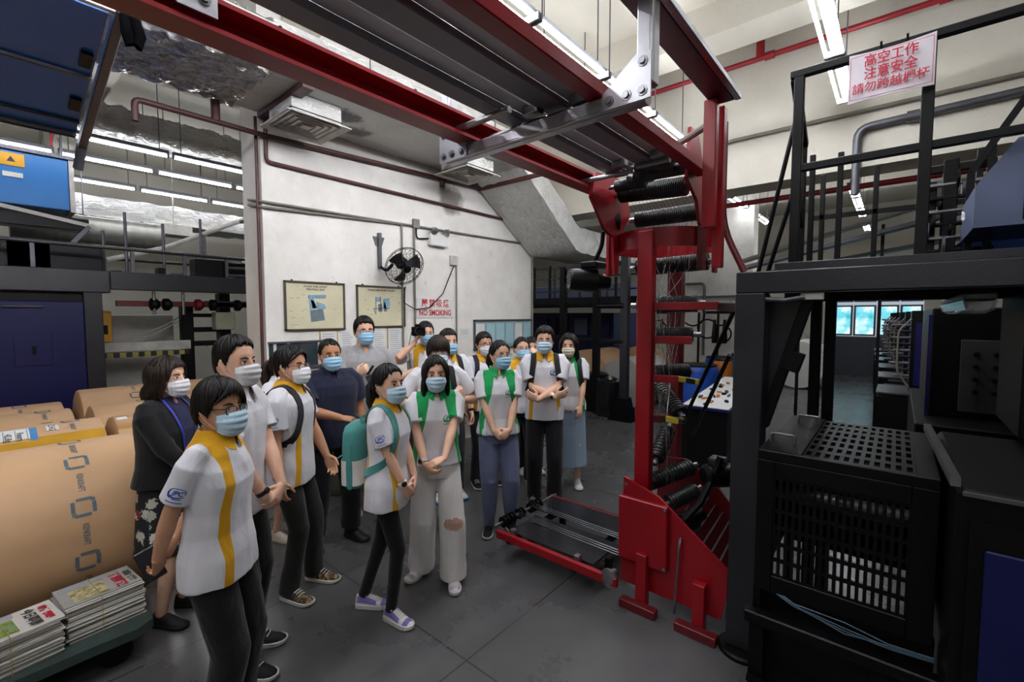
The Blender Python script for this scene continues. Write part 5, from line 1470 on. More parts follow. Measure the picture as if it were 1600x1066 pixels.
def hair_mat(name, col):
    if name in MATS: return MATS[name]
    m = bpy.data.materials.new(name); k = NT(m)
    c = lin(col)
    n = k.noise(55, 3, .6, k.coord((1, 1, .18)))
    k.l(k.ramp(n, [(.3, tuple(v * .6 for v in c[:3]) + (1,)), (.7, tuple(v * 1.5 for v in c[:3]) + (1,))]), k.b.inputs['Base Color'])
    k.b.inputs['Roughness'].default_value = .46
    k.b.inputs['Specular IOR Level'].default_value = .25
    k.bump(n, .35, .004)
    MATS[name] = m
    return m
SK1 = skin_mat('light warm skin', 'e6b99e'); SK2 = skin_mat('tan skin', 'd09e7e'); SK3 = skin_mat('brown tan skin', 'ba8664')
HBLK = hair_mat('black hair', '100d0b'); HBRN = hair_mat('dark brown hair', '21160f')
m_eyew = mat('eye white', 'dcd6cf', .25, 0, .5, 0); m_iris = mat('dark iris', '1c0f0a', .15, 0, .6, 0)
m_brow = mat('eyebrow hair', '2a1d16', .8, 0, .2, 0)
m_gfr = mat('dark glasses frame', '1a1414', .25, 0, .5, 0); m_gfrr = mat('red brown glasses frame', '5a2f24', .25, 0, .5, 0); m_gfrs = mat('thin metal glasses frame', '6b6660', .25, .7, .5, 0)
m_lens = mat('glasses lens', 'f2f6f8', .05, 0, .5, 0, alpha=.12)
MASK_M = {'blue': cloth_mat('pale blue mask', 'bfdcee', .8), 'white': cloth_mat('white mask', 'dcdce0', .8), 'cream': cloth_mat('cream mask', 'dcd6bd', .8), 'dblue': cloth_mat('sky blue mask', '9fcdea', .8)}
m_loop = mat('white elastic', 'd8d8d8', .7, 0, .3, 0)
m_watch = mat('black watch', '121214', .3); m_watchw = mat('white watch', 'd0d0d0', .4)
m_logoB = mat('blue logo print', '2c4aa0', .7, 0, .2, 0); m_logoG = mat('green logo print', '23935a', .7, 0, .2, 0); m_logoY = mat('yellow logo print', 'c9a93a', .7, 0, .2, 0)

HEAD_RINGS = [(.1165, .012, .014, -.016), (.111, .037, .044, -.048), (.098, .056, .066, -.072), (.074, .0705, .085, -.091), (.04, .0765, .0945, -.0985), (.0, .0775, .0965, -.098), (-.03, .0745, .096, -.089),
              (-.06, .068, .0955, -.066), (-.085, .059, .0945, -.040), (-.105, .046, .09, -.010), (-.120, .028, .081, .018), (-.1265, .010, .070, .040)]
def build_head(mb, T):
    """skull, jaw, nose, lips and ears in head space, T maps to body space"""
    an = np.linspace(0, 2 * PI, 40, endpoint=False); rg = []
    for z, a, yf, yb in HEAD_RINGS[::-1]:
        c = (yf + yb) / 2; b = (yf - yb) / 2
        s = np.sin(an); co = np.cos(an); e = 2 / 2.25
        x = a * np.sign(s) * np.abs(s) ** e; y = c + b * np.sign(co) * np.abs(co) ** e
        # eye sockets sink a little
        d = ((np.abs(x) - .032) / .02) ** 2 + ((z - .002) / .02) ** 2
        y = np.where((co > 0), y - .006 * np.exp(-d), y)
        rg.append(T(np.stack([x, y, np.full(40, z)], 1)[::-1]))
    mb.rings(rg)
    mb.tube(T(np.array([(0, .094, .012), (0, .104, -.012), (0, .113, -.034)])), [.007, .009, .012], 10, 'round')
    mb.tube(T(np.array([(-.016, .101, -.042), (0, .108, -.043), (.016, .101, -.042)])), [.007, .011, .007], 10, 'round')
    mb.tube(T(np.array([(-.022, .092, -.068), (0, .098, -.067), (.022, .092, -.068)])), [.004, .007, .004], 8, 'round')
    mb.tube(T(np.array([(-.02, .091, -.077), (0, .097, -.078), (.02, .091, -.077)])), [.004, .008, .004], 8, 'round')
    for sg in (-1, 1):
        mb.tube(T(np.array([(sg * .077, .006, -.035), (sg * .083, -.004, -.02), (sg * .086, -.012, .0), (sg * .083, -.006, .018), (sg * .077, .004, .012)])), [.007, .009, .009, .009, .007], 10, 'round')
        mb.ball(T(np.array([[sg * .079, -.003, -.008]]))[0], (.006, .012, .022), 10)
def mask_surface(u, v):
    """u -1..1 across, v 0 top .. 1 bottom -> head space"""
    z = -.010 - .113 * v - .012 * u * u * (1 - v) + .028 * u * u * v
    yf = np.interp(v, [0, .15, .4, .65, .85, 1], [.117, .130, .131, .126, .116, .094])
    hw = np.interp(v, [0, .4, 1], [.066, .073, .058])
    x = hw * np.sin(u * 1.45) / math.sin(1.45)
    y = .030 + (yf - .030) * np.cos(u * 1.35) ** .8
    y = y + .003 * np.sin(v * 22) * (1 - np.abs(u) ** 2)
    return np.stack([x, y, z], -1)
def style_line(style):
    S = {'short': ([0, 25, 45, 58, 68, 78, 88, 100, 115, 140, 180], [38, 37, 34, 24, 4, -16, 6, 6, -14, -34, -40]),
         'crop': ([0, 25, 45, 58, 68, 78, 88, 100, 115, 140, 180], [47, 46, 40, 28, 8, -10, 8, 6, -10, -28, -34]),
         'fringe': ([0, 30, 50, 62, 74, 84, 95, 110, 140, 180], [14, 16, 10, -2, -16, -2, 0, -22, -38, -42]),
         'swept': ([0, 20, 40, 55, 66, 78, 90, 105, 140, 180], [45, 44, 38, 24, 2, -14, 4, -10, -36, -42]),
         'pixie': ([0, 20, 40, 55, 66, 76, 88, 100, 140, 180], [34, 36, 30, 12, -8, -24, -6, -14, -42, -48]),
         'bob': ([0, 20, 40, 52, 62, 80, 100, 140, 180], [36, 34, 24, -10, -45, -55, -55, -55, -55]),
         'tied': ([0, 20, 40, 55, 66, 76, 90, 110, 140, 180], [46, 43, 34, 22, 4, -4, 2, -14, -36, -42]),
         'long': ([0, 15, 35, 50, 60, 80, 100, 140, 180], [40, 42, 30, 4, -30, -55, -60, -60, -60])}
    return S[style]
def build_hair(T, style, rs, top=.022, side=.011, length=0.0, lean=(0, 0), tail=None, part=0.0):
    mb = MB(); A, Ln = style_line(style)
    na, ne = 120, 56
    az = np.linspace(-180, 180, na, endpoint=False)
    rows = []
    ph = rs.uniform(0, 6, 6)
    for el in np.linspace(86, -66, ne):
        line = np.interp(np.abs(az), A, Ln) + 2.0 * np.sin(az * .21 + ph[0]) + 1.5 * np.sin(az * .5 + ph[1])
        t = sstep(-2, 7, el - line)
        e = math.radians(el); a = np.radians(az)
        d = np.stack([np.sin(a) * math.cos(e), np.cos(a) * math.cos(e), np.full(na, math.sin(e))], 1)
        r = 1 / np.sqrt((d[:, 0] / .0785) ** 2 + (d[:, 1] / .0985) ** 2 + (d[:, 2] / .1185) ** 2)
        th = side + (top - side) * sstep(5, 65, el) + .0016 * np.sin(az * .9 + ph[2] + el * .05) + .0012 * np.sin(az * 1.9 + ph[3])
        if style in ('bob', 'long') and el < 10: th = th + .010 * sstep(50, 90, np.abs(az)) * sstep(15, -30, el)
        th = th * t - .016 * (1 - t)
        rows.append(T(d * (r + th)[:, None] + (0, -.002, 0)))
    mb.rings(rows)
    # locks that follow the scalp
    def lock(az0, az1, el0, el1, off, w, drop=0.0, out=0.0, tip=.35):
        pts = []
        for k in range(8):
            f = k / 7; el = el0 + (el1 - el0) * f; a = math.radians(az0 + (az1 - az0) * f); e = math.radians(el)
            d = np.array([math.sin(a) * math.cos(e), math.cos(a) * math.cos(e), math.sin(e)])
            r = 1 / math.sqrt((d[0] / .0785) ** 2 + (d[1] / .0985) ** 2 + (d[2] / .1185) ** 2)
            o = side + (top - side) * float(sstep(5, 65, el)) + off + out * f * f
            pts.append(d * (r + o) + (0, -.002, 0))
        if drop:
            b = pts[-1].copy(); dirv = np.array([b[0] * .12, b[1] * .12 - .02, 0])
            m = max(3, int(drop / .035))
            for k in range(1, m + 1):
                f = k / m; pts.append(b + dirv * math.sin(f * 2.2) + np.array([0, 0, -drop * f]))
        n = len(pts); rad = w * np.interp(np.linspace(0, 1, n), [0, .2, .75, 1], [.5, 1, .9, tip])
        cen = pts[n // 2] * np.array([1, 1, .3])
        mb.tube(T(np.array(pts)), rad, 7, 'round', flat=1.0)
    ncap = 46
    for k in range(ncap):
        a = -180 + 360 * (k + rs.random()) / ncap
        l = float(np.interp(abs(a), A, Ln))
        if style in ('bob', 'long'): l = max(l, -20)
        e1 = l + rs.uniform(-4, 5)
        lock(a + rs.uniform(-25, 25), a + rs.uniform(-5, 5), rs.uniform(58, 84), e1, -.004, rs.uniform(.006, .010), out=.002)
    if style == 'fringe':
        for k in range(17):
            a = -58 + 7.2 * k
            lock(a * .5 + 8, a, 74, rs.uniform(4, 13) if abs(a) < 45 else -10, .0005, .0085, out=.004, tip=.2)
    if style == 'pixie':
        for k in range(12):
            a = -60 + 10 * k
            lock(-30 + 2 * k, a, 70, 30 - .012 * (a - 15) ** 2, .002, .009, out=.004, tip=.25)
    if style == 'swept':
        for k in range(14):
            a = -60 + 9 * k
            lock(a * .3 - 35, a + 12, 66, 40 - .008 * a * a, .004, .009, out=.008, tip=.3)
    if length:
        amin = 52 if style == 'long' else 58
        for layer in range(2):
            for k in range(34):
                a = amin + (360 - 2 * amin) * (k + rs.random() * .6) / 34
                lock(a, a, 40, -22, -.004 + .007 * layer, .0115, drop=length * rs.uniform(.85, 1.05), tip=.4)
        if style == 'long':
            for sg in (-1, 1):
                for k in range(6):
                    lock(sg * (14 + 3 * k), sg * (50 + 4 * k), 70 - 2 * k, 0, .002, .008, drop=length * rs.uniform(.5, .85), tip=.3)
    if tail:
        L, r = tail
        for k in range(16):
            o = rs.normal(0, .3 * r, 3)
            pts = [(0, -.095, .03), (0, -.125, .03), (o[0], -.145 + o[1] * .5, -.02), (o[0] * 1.6, -.135 + o[1], -.02 - L * .5), (o[0] * 1.5, -.115 + o[1], -.02 - L * rs.uniform(.8, 1.05))]
            mb.tube(T(np.array(pts)), np.array([.5, .75, .9, .8, .2]) * r * .55, 7, 'round')
    return mb
def ik(S, Wt, l1, l2, hint):
    S = np.asarray(S, float); Wt = np.asarray(Wt, float)
    d = Wt - S; L = np.linalg.norm(d)
    if L > (l1 + l2) * .998: Wt = S + d / L * (l1 + l2) * .998; d = Wt - S; L = np.linalg.norm(d)
    u = d / L; a = (l1 * l1 - l2 * l2 + L * L) / (2 * L); h = math.sqrt(max(0, l1 * l1 - a * a))
    p = np.asarray(hint, float); p = p - u * np.dot(p, u); p = unit(p)
    return S + u * a + p * h, Wt
def build_hand(mb, w, d, n, right, k, curl=.35, spread=1.0, fist=None, thumb=None):
    d = unit(d); n = np.asarray(n, float); n = unit(n - d * np.dot(n, d))
    s = np.cross(d, n) * (1 if right else -1)          # towards the thumb
    w = np.asarray(w, float)
    an = np.linspace(0, 2 * PI, 16, endpoint=False); rg = []
    for t, a, b, o in ((-.012, .026, .019, 0), (.012, .028, .019, .001), (.04, .037, .017, .002), (.065, .041, .0155, .001), (.088, .039, .0125, 0), (.096, .034, .008, 0)):
        rg.append(w + k * (d * t + s * o + np.cos(an)[:, None] * s * a + np.sin(an)[:, None] * n * b))
    mb.rings(rg); 
    for i, (o, b, L, r) in enumerate(((.029, .088, .070, .0088), (.0095, .092, .078, .009), (-.010, .089, .072, .0086), (-.028, .080, .056, .0076))):
        p = w + k * (d * b + s * o); pts = [p - d * k * .02]; dirv = d + s * (o * 1.2 * spread); dirv = unit(dirv)
        pts.append(p); ang = 0
        c = curl * (1 + .12 * i)
        for f, bend in ((.45, 55), (.31, 70), (.24, 45)):
            ang += math.radians(bend * c)
            p = p + k * L * f * (math.cos(ang) * dirv + math.sin(ang) * n); pts.append(p)
        mb.tube(pts, np.array([1.05, 1.05, 1.0, .92, .78]) * r * k, 8, 'round')
    t0 = w + k * (d * .022 + s * .026 + n * .004); td = unit(d * .62 + s * .72 + n * (.25 + .5 * curl))
    t1 = t0 + td * k * .042; td2 = unit(d * .85 + s * (.35 - .5 * curl) + n * (.2 + .7 * curl)); t2 = t1 + td2 * k * .032; t3 = t2 + td2 * k * .022
    mb.tube([t0 - td * k * .01, t0 + td * k * .012, t1, t2, t3], np.array([.012, .0135, .0115, .0102, .0075]) * k, 8, 'round')

TORSO_M = [(.84, .183, .128, 0), (.92, .180, .128, 0), (1.02, .172, .120, .002), (1.14, .178, .120, .005), (1.25, .190, .124, .006), (1.32, .192, .118, .002), (1.375, .178, .100, -.008), (1.41, .135, .078, -.014), (1.437, .085, .066, -.012), (1.45, .06, .06, -.008)]
TORSO_F = [(.84, .186, .132, 0), (.92, .180, .130, 0), (1.02, .158, .112, .0), (1.12, .156, .110, .008), (1.24, .168, .122, .014), (1.31, .170, .112, .006), (1.37, .158, .094, -.006), (1.405, .118, .074, -.012), (1.432, .075, .060, -.010), (1.445, .055, .055, -.006)]

def person(label, x, y, face, H=1.7, sex='m', g=1.0, skin=SK1, head=(0, 0, 0), hair=('short', {}), hmat=HBLK, mask='blue', glasses=None,
           R=None, L=None, feet=None, top=None, bottom=None, shoes=None, seed=1, vox=.006, lean=0.0, eyes_dir=0.0, watch=None, sleeve=.72):
    s = H / 1.70; rs = np.random.default_rng(seed)
    root = thing('person', label, 'person', (x, y, 0))
    root.rotation_euler = (0, 0, math.radians(face - 90))
    fem = sex == 'f'
    sh = .165 if fem else .185
    hw = .93 if fem else 1.0
    def N(p): return np.asarray(p, float) * s
    tors = TORSO_F if fem else TORSO_M
    Tz = np.array([q[0] for q in tors]); Trx = np.array([q[1] for q in tors]) * g; Try = np.array([q[2] for q in tors]) * g; Tyc = np.array([q[3] for q in tors])
    def leanv(p):
        p = np.array(p, float)
        p[..., 1] += lean * np.clip(p[..., 2] - .95, 0, 1); return p
    # ---- head transform
    hk = (1.0 if not fem else .965) * s ** .35
    Rh = rotm(*head); npv = leanv(np.array([0, .0, 1.475])) * s
    hc = np.array([0, .022, .0])
    top_target = H - .020 * hk
    def T(p):
        p = np.asarray(p, float)
        base = np.array([npv[0], npv[1], top_target - .1165 * hk])
        piv = np.array([0, -.03, -.10])
        return base + hc * s + (piv + (p - piv) @ Rh.T) * hk
    # ---- body
    b = MB()
    build_head(b, T)
    nk = .050 if fem else .059
    b.tube([leanv((0, -.012, 1.38)) * s, leanv((0, -.006, 1.44)) * s, T([[0, -.012, -.085]])[0], T([[0, -.008, -.04]])[0]], np.array([nk * 1.3, nk * 1.06, nk * .98, nk]) * s, 16, 'round')
    an = np.linspace(0, 2 * PI, 28, endpoint=False)
    def ring(z, rx, ry, yc, e=2.3):
        co, si = np.cos(an), np.sin(an); q = 2 / e
        return leanv(np.stack([rx * np.sign(co) * np.abs(co) ** q, yc + ry * np.sign(si) * np.abs(si) ** q, np.full(28, z)], 1)) * s
    b.rings([ring(z, rx * .84, ry * .84, yc) for z, rx, ry, yc in zip(Tz, Trx, Try, Tyc)])
    b.ball(leanv((0, .052, 1.395)) * s, np.array([.026, .030, .048]) * s, 14)
    # arms
    arms = {}
    for side, spec in (('R', R), ('L', L)):
        sg = 1 if side == 'R' else -1
        spec = spec or {}
        S = leanv((sg * sh * g ** .5, -.008, 1.372))
        wt = np.array(spec.get('w', (sg * .25, .05, .86)), float)
        E, Wp = ik(S, wt, .275 * hw, .245 * hw, spec.get('hint', (sg * .6, -1, 0)))
        d = spec.get('d'); d = unit(Wp - E) if d is None else unit(d)
        n = spec.get('n', (-sg, 0.2, 0))
        arms[side] = (S, E, Wp, d, n, spec)
        k = .86 if fem else 1.0
        gg = g ** .6
        up = lambda t: S + (E - S) * t
        lo = lambda t: E + (Wp - E) * t
        pts = [leanv((sg * sh * .7, -.005, 1.375)), up(.05), up(.35), up(.7), up(.97), lo(.06), lo(.3), lo(.65), lo(.95), Wp]
        rad = np.array([.036, .040, .042, .042, .039, .039, .041, .034, .0265, .0255]) * k * gg
        b.tube([p * s for p in pts], rad * s, 14, 'round')
        build_hand(b, Wp * s, d, n, side == 'R', s * (.92 if fem else 1.0), spec.get('curl', .35))
    # legs
    feet = feet or (((.10, 0), -8), ((-.10, 0), 8))
    legs = []
    bt = bottom[0] if bottom else 'straight'
    for i, (fp, fy) in enumerate(feet):
        sg = 1 if i == 0 else -1
        hip = np.array([sg * .088 * g, 0, .885]); ank = np.array([fp[0], fp[1], .085])
        kn, ank = ik(hip, ank, .415, .40, (0.05 * sg, 1, 0))
        legs.append((hip, kn, ank, fy))
        pts = [hip + (0, 0, .04), hip, hip + (kn - hip) * .5, kn + (0, -.004, 0), kn + (ank - kn) * .3, kn + (ank - kn) * .75, ank]
        rad = np.array([.075, .078, .064, .050, .052, .036, .033]) * g ** .5 * (1 if bt == 'skirt' else .80)
        b.tube([p * s for p in pts], rad * s, 14, 'round')
        fd_ = np.array([-math.sin(math.radians(fy)), math.cos(math.radians(fy)), 0])
        b.tube([(ank - fd_ * .012 - (0, 0, .01)) * s, (ank + fd_ * .05 - (0, 0, .042)) * s, (ank + fd_ * .12 - (0, 0, .055)) * s], np.array([.028, .020, .012]) * s, 10, 'round')
    me = remesh(b, vox * s, 2)
    body = link('body', me, skin, root, smooth=3.2, local=True)
    # ---- face details
    for sg in (-1, 1):
        e = MB()
        e.ball(T([[sg * .0325, .0815, -.001]])[0], np.array([.0155, .0085, .0068]) * hk, 14, Rh)
        ex = sg * .0325 + eyes_dir * .006
        e.cur = 1; e.ball(T([[ex, .0880 - abs(eyes_dir) * .001, -.0005]])[0], np.array([.0062, .0030, .0060]) * hk, 12, Rh)
        e.cur = 2; e.tube(T(np.array([(sg * .017, .0865, .0005), (sg * .026, .0900, .0062), (sg * .036, .0880, .0066), (sg * .048, .0785, .001)])), np.array([.0012, .0022, .0024, .0014]) * hk, 6, 'round')
        e.build('eye', [m_eyew, m_iris, m_brow], root, 3.2, True)
        q = MB().tube(T(np.array([(sg * .014, .0945, .0195), (sg * .026, .0935, .0245), (sg * .038, .0885, .0255), (sg * .050, .0775, .0205)])), np.array([.0025, .0036, .0032, .0014]) * hk, 7, 'round')
        q.build('eyebrow', m_brow if not fem else m_brow, root, 3.2, True)
    if hair:
        hm = build_hair(T, hair[0], rs, **hair[1])
        hm.build('hair', hmat, root, 1.2, True)
    if mask:
        u = np.linspace(-1, 1, 25); v = np.linspace(0, 1, 21)
        UU, VV = np.meshgrid(u, v)
        P = mask_surface(UU, VV)
        du = np.gradient(P, axis=1); dv = np.gradient(P, axis=0)
        Nn = np.cross(du, dv); Nn /= np.linalg.norm(Nn, axis=-1)[..., None] + 1e-9
        Pw = T(P.reshape(-1, 3)).reshape(P.shape); Nw = (Nn.reshape(-1, 3) @ Rh.T).reshape(P.shape)
        mk = MB().slab(Pw, Nw, .0022).build('face_mask', MASK_M[mask], root, 3.2, True)
        for sg in (-1, 1):
            lp_ = MB()
            t0 = mask_surface(np.array(sg * .98), np.array(.10)); t1 = mask_surface(np.array(sg * .98), np.array(.9))
            lp_.tube(T(np.array([t0, (sg * .078, .03, .004), (sg * .086, -.002, .012), (sg * .089, -.014, -.004), (sg * .083, -.004, -.03), (sg * .074, .028, -.062), t1])), .0014 * hk, 6)
            lp_.build('ear_loop', m_loop, mk, 3.2, True)
    if glasses:
        gm = {'dark': m_gfr, 'brown': m_gfrr, 'thin': m_gfrs}[glasses]
        th = .0022 if glasses != 'thin' else .0012
        gl = MB(); an2 = np.linspace(0, 2 * PI, 24, endpoint=False); q = 2 / 3.0
        lens = []
        for sg in (-1, 1):
            c_, s_ = np.cos(an2), np.sin(an2)
            px = sg * .034 + .0245 * np.sign(c_) * np.abs(c_) ** q; pz = -.003 + .0185 * np.sign(s_) * np.abs(s_) ** q
            py = .1105 - .9 * np.maximum(0, np.abs(px) - .02) ** 1.0 * .28
            P = np.stack([px, py, pz], 1)
            gl.tube(T(P), th * hk, 6, closed=True); lens.append(P)
            gl.tube(T(np.array([(sg * .058, .0995, .006), (sg * .074, .085, .008), (sg * .081, .03, .008), (sg * .083, -.01, .006), (sg * .080, -.03, -.012)])), th * 1.1 * hk, 6)
        gl.tube(T(np.array([(-.0105, .1115, .0), (0, .115, .003), (.0105, .1115, .0)])), th * hk, 6)
        go = gl.build('glasses', gm, root, 3.2, True)
        for P in lens:
            lm = MB(); Pt = T(P); n_ = len(Pt); lm.add(np.concatenate([Pt, Pt + T([[0, .001, 0]]) - T([[0, 0, 0]])]), [tuple(range(n_)), tuple(range(2 * n_ - 1, n_ - 1, -1))] + [(i, (i + 1) % n_, n_ + (i + 1) % n_, n_ + i) for i in range(n_)])
            lm.build('lens', m_lens, go, .5, True)
    info = dict(root=root, s=s, T=T, arms=arms, legs=legs, Tz=Tz, Trx=Trx, Try=Try, Tyc=Tyc, leanv=leanv, sh=sh, g=g, fem=fem, hk=hk, ring=ring, feet=feet)
    # ---- top
    if top:
        kind, mt = top[0], top[1]; opt = top[2] if len(top) > 2 else {}
        c = MB(); hem = opt.get('hem', .845); loose = opt.get('loose', 1.0)
        zz = [z for z in np.concatenate([[hem], Tz[Tz > hem + .02]])]
        c.rings([ring(z, np.interp(z, Tz, Trx) * loose + .004, np.interp(z, Tz, Try) * loose + .004, np.interp(z, Tz, Tyc), 2.4) for z in zz])
        for side in 'RL':
            S, E, Wp = arms[side][:3]; sg = 1 if side == 'R' else -1
            kk = (.88 if fem else 1.0) * g ** .6 * opt.get('slv', 1.0)
            sl = opt.get('sleeve', sleeve)
            if sl <= 1:
                pts = [leanv((sg * sh * .55, -.005, 1.385)), leanv((sg * sh * .85, -.006, 1.382)), S + (E - S) * .12, S + (E - S) * sl * .6, S + (E - S) * sl]
                rad = np.array([.055, .063, .070, .073, .077]) * kk
            else:
                pts = [leanv((sg * sh * .55, -.005, 1.385)), leanv((sg * sh * .85, -.006, 1.382)), S + (E - S) * .15, S + (E - S) * .6, E, E + (Wp - E) * .4, E + (Wp - E) * (sl - 1)]
                rad = np.array([.055, .060, .063, .058, .055, .050, .044]) * kk
            c.tube([p * s for p in pts], rad * s, 16, 'flat')
        ms = remesh(c, max(vox, .006) * s, 3)
        crease(ms, opt.get('amp', .0075) * s, 19 / s, (1, 1, .55), seed * 1.7, lambda v: np.clip(.35 + np.abs(v[:, 2] / s - 1.2) * 2.2, .3, 1.0))
        v = mverts(ms) / s; v[:, 1] -= lean * np.clip(v[:, 2] - .95, 0, 1)
        rx = np.interp(v[:, 2], Tz, Trx) * loose; ry = np.interp(v[:, 2], Tz, Try) * loose; yc = np.interp(v[:, 2], Tz, Tyc)
        inside = (v[:, 0] / (rx * 1.07 + .005)) ** 2 + ((v[:, 1] - yc) / (ry * 1.07 + .005)) ** 2 < 1.0
        pan = np.full(len(v), -1.0); ax = np.abs(v[:, 0]); z = v[:, 2]
        if opt.get('pan') == 'Y':
            xc = np.interp(z, [.84, 1.0, 1.18, 1.30, 1.40, 1.45], [.140, .128, .122, .116, .098, .08]) * g; h = np.interp(z, [.84, 1.0, 1.2, 1.34, 1.42], [.017, .018, .019, .026, .036])
            pan = np.where(inside | ((z > 1.28) & (ax < .150)), h - np.abs(ax - xc), -1)
        elif opt.get('pan') == 'G':
            xc = np.interp(z, [.84, 1.0, 1.12, 1.24, 1.34, 1.40, 1.45], [.172, .158, .136, .112, .100, .10, .085]) * g; h = np.interp(z, [.84, 1.0, 1.15, 1.28, 1.36, 1.42], [.012, .018, .022, .030, .040, .046])
            pan = np.where(inside | ((z > 1.26) & (ax < .155)), h - np.abs(ax - xc), -1)
        elif opt.get('pan') == 'V':           # open jacket front
            pan = np.where(inside & (v[:, 1] > 0), np.interp(z, [.95, 1.0, 1.42], [.012, .02, .055]) - ax, -1)
        fattr(ms, 'pan', pan)
        to = link(kind, ms, mt, root, smooth=3.2, local=True); info['top'] = to
        info['bvh'] = BVHTree.FromPolygons([tuple(q) for q in mverts(ms)], [tuple(p.vertices) for p in ms.polygons])
        if opt.get('collar'):
            cm = opt['collar']; az = np.linspace(14, 346, 40); rows = []
            k2 = 1 if not fem else .9
            for (r, dz, fr) in ((.060, -.010, 0), (.060, .026, -.012), (.066, .031, -.012), (.073, .020, -.016), (.092, -.016, -.040)):
                a = np.radians(az); front = np.clip(np.cos(a), 0, 1) ** 2
                rr_ = r * k2 * (1 + .10 * front)
                rows.append(leanv(np.stack([rr_ * np.sin(a), -.004 + rr_ * np.cos(a) * 1.02 + .014 * front, 1.437 + dz + fr * front - .012 * front], 1)) * s)
            P = np.array(rows); du = np.gradient(P, axis=1); dv = np.gradient(P, axis=0); Nn = np.cross(du, dv); Nn /= np.linalg.norm(Nn, axis=-1)[..., None] + 1e-9
            MB().slab(P, Nn, .0035 * s).build('collar', cm, root, 3.2, True)
            pk = decal(info, MB(), [(-.014, .02), (.014, .02), (.014, -.10), (-.014, -.10)], [(0, 3, 2, 1)], (0, .2, 1.36), (-1, 0, 0), (0, 0, 1), .0015, 1.0, sub=4)
            if pk: pk.build('placket', opt.get('placket', mt), root, 3.2, True)
    # ---- bottom
    if bottom:
        kind, mt = bottom[0], bottom[1]; opt = bottom[2] if len(bottom) > 2 else {}
        c = MB(); k = g ** .7
        if kind == 'skirt':
            zb = opt.get('hem', .45); an_ = an
            rg_ = []
            for z, rx, ry in ((1.0, .155, .11), (.92, .178, .128), (.8, .188, .14), (.65, .195, .15), (zb, .205, .165)):
                rip = 1 + .03 * np.sin(an_ * 7) * (1 - z) * 1.6
                rg_.append(np.stack([rx * g * np.cos(an_) * rip, ry * g * np.sin(an_) * rip, np.full(28, z)], 1) * s)
            c.rings(rg_[::-1])
            ms = remesh(c, .008 * s, 2); crease(ms, .004 * s, 14 / s, (1, 1, .3), seed)
            link('skirt', ms, mt, root, smooth=3.2, local=True)
        else:
            W_ = {'straight': (.088, .078, .066, .060, .062), 'skinny': (.080, .066, .054, .045, .040), 'wide': (.094, .092, .094, .097, .100), 'loose': (.094, .088, .080, .074, .074), 'sweat': (.094, .090, .082, .070, .052)}[kind]
            c.rings([ring(z, rx * g ** 1.0, ry * g, yc) for z, rx, ry, yc in ((.80, .165, .118, 0), (.86, .176, .124, 0), (.95, .170, .118, 0), (1.01, .160, .110, 0))])
            ah = opt.get('ankle', .05)
            for (hip, kn, ank, fy) in legs:
                lowp = ank + np.array([0, -.005, ah - .085])
                pts = [hip + (0, 0, .03), hip - (0, 0, .05), hip + (kn - hip) * .55, kn, kn + (lowp - kn) * .5, lowp]
                c.tube([p * s for p in pts], np.array([.085 if kind != 'skinny' else .078, W_[0], W_[1], W_[2], W_[3], W_[4]]) * k * s, 18, 'flat')
            ms = remesh(c, max(.0075, vox) * s, 3)
            am = opt.get('amp', .006)
            crease(ms, am * s, 18 / s, (1, 1, .8), seed * 2.3, lambda v: np.clip(.25 + .75 * np.exp(-((v[:, 2] / s - .47) / .1) ** 2) + np.exp(-((v[:, 2] / s - .12) / .12) ** 2), 0, 1.2))
            if opt.get('rip'):
                hip, kn, ank, fy = legs[opt['rip'] - 1]; v = mverts(ms) / s
                d = ((v[:, 0] - kn[0]) / .072) ** 2 + ((v[:, 2] - kn[2] + .0) / (.046 + .005 * np.sin(v[:, 0] * 95) + .003 * np.sin(v[:, 0] * 230))) ** 2
                fattr(ms, 'pan', np.where(v[:, 1] > kn[1], 1 - d, -1))
            elif opt.get('stripe'):
                v = mverts(ms) / s
                f_ = np.full(len(v), -1.0)
                for sg_, (hip, kn, ank, fy) in zip((1, -1), legs):
                    f_ = np.maximum(f_, np.where((v[:, 0] * sg_ > .0) & (np.abs(v[:, 0]) > np.abs(np.interp(v[:, 2], [ank[2], kn[2], hip[2]], [ank[0], kn[0], hip[0]])) + .03), .008 - np.abs(v[:, 1] - np.interp(v[:, 2], [ank[2], kn[2], hip[2]], [ank[1], kn[1], hip[1]])), -1))
                fattr(ms, 'pan', f_)
            else:
                fattr(ms, 'pan', np.full(len(ms.vertices), -1.0))
            link('trousers', ms, mt, root, smooth=3.2, local=True)
    # ---- shoes
    if shoes:
        for (hip, kn, ank, fy) in legs:
            build_shoe(root, ank, fy, s * (.92 if fem else 1.0), shoes, s)
    if watch:
        side, wm = watch
        S, E, Wp, d, n, _ = arms[side]; u = unit(Wp - E); c_ = (Wp - u * .022) * s
        wb_ = MB().lathe(c_ - u * .012, c_ + u * .012, [(0, .027 * s), (.002, .0305 * s), (.022, .0305 * s), (.024, .027 * s)], 20)
        wo = wb_.build('watch', wm, root, .6, True)
        nn = unit(np.asarray(n, float) - u * np.dot(n, u)); face = c_ - nn * .029 * s
        MB().lathe(face + nn * .004, face - nn * .008, [(0, .016), (.008, .0175), (.012, .014)], 16).build('watch_face', m_watch, wo, .6, True)
    return info

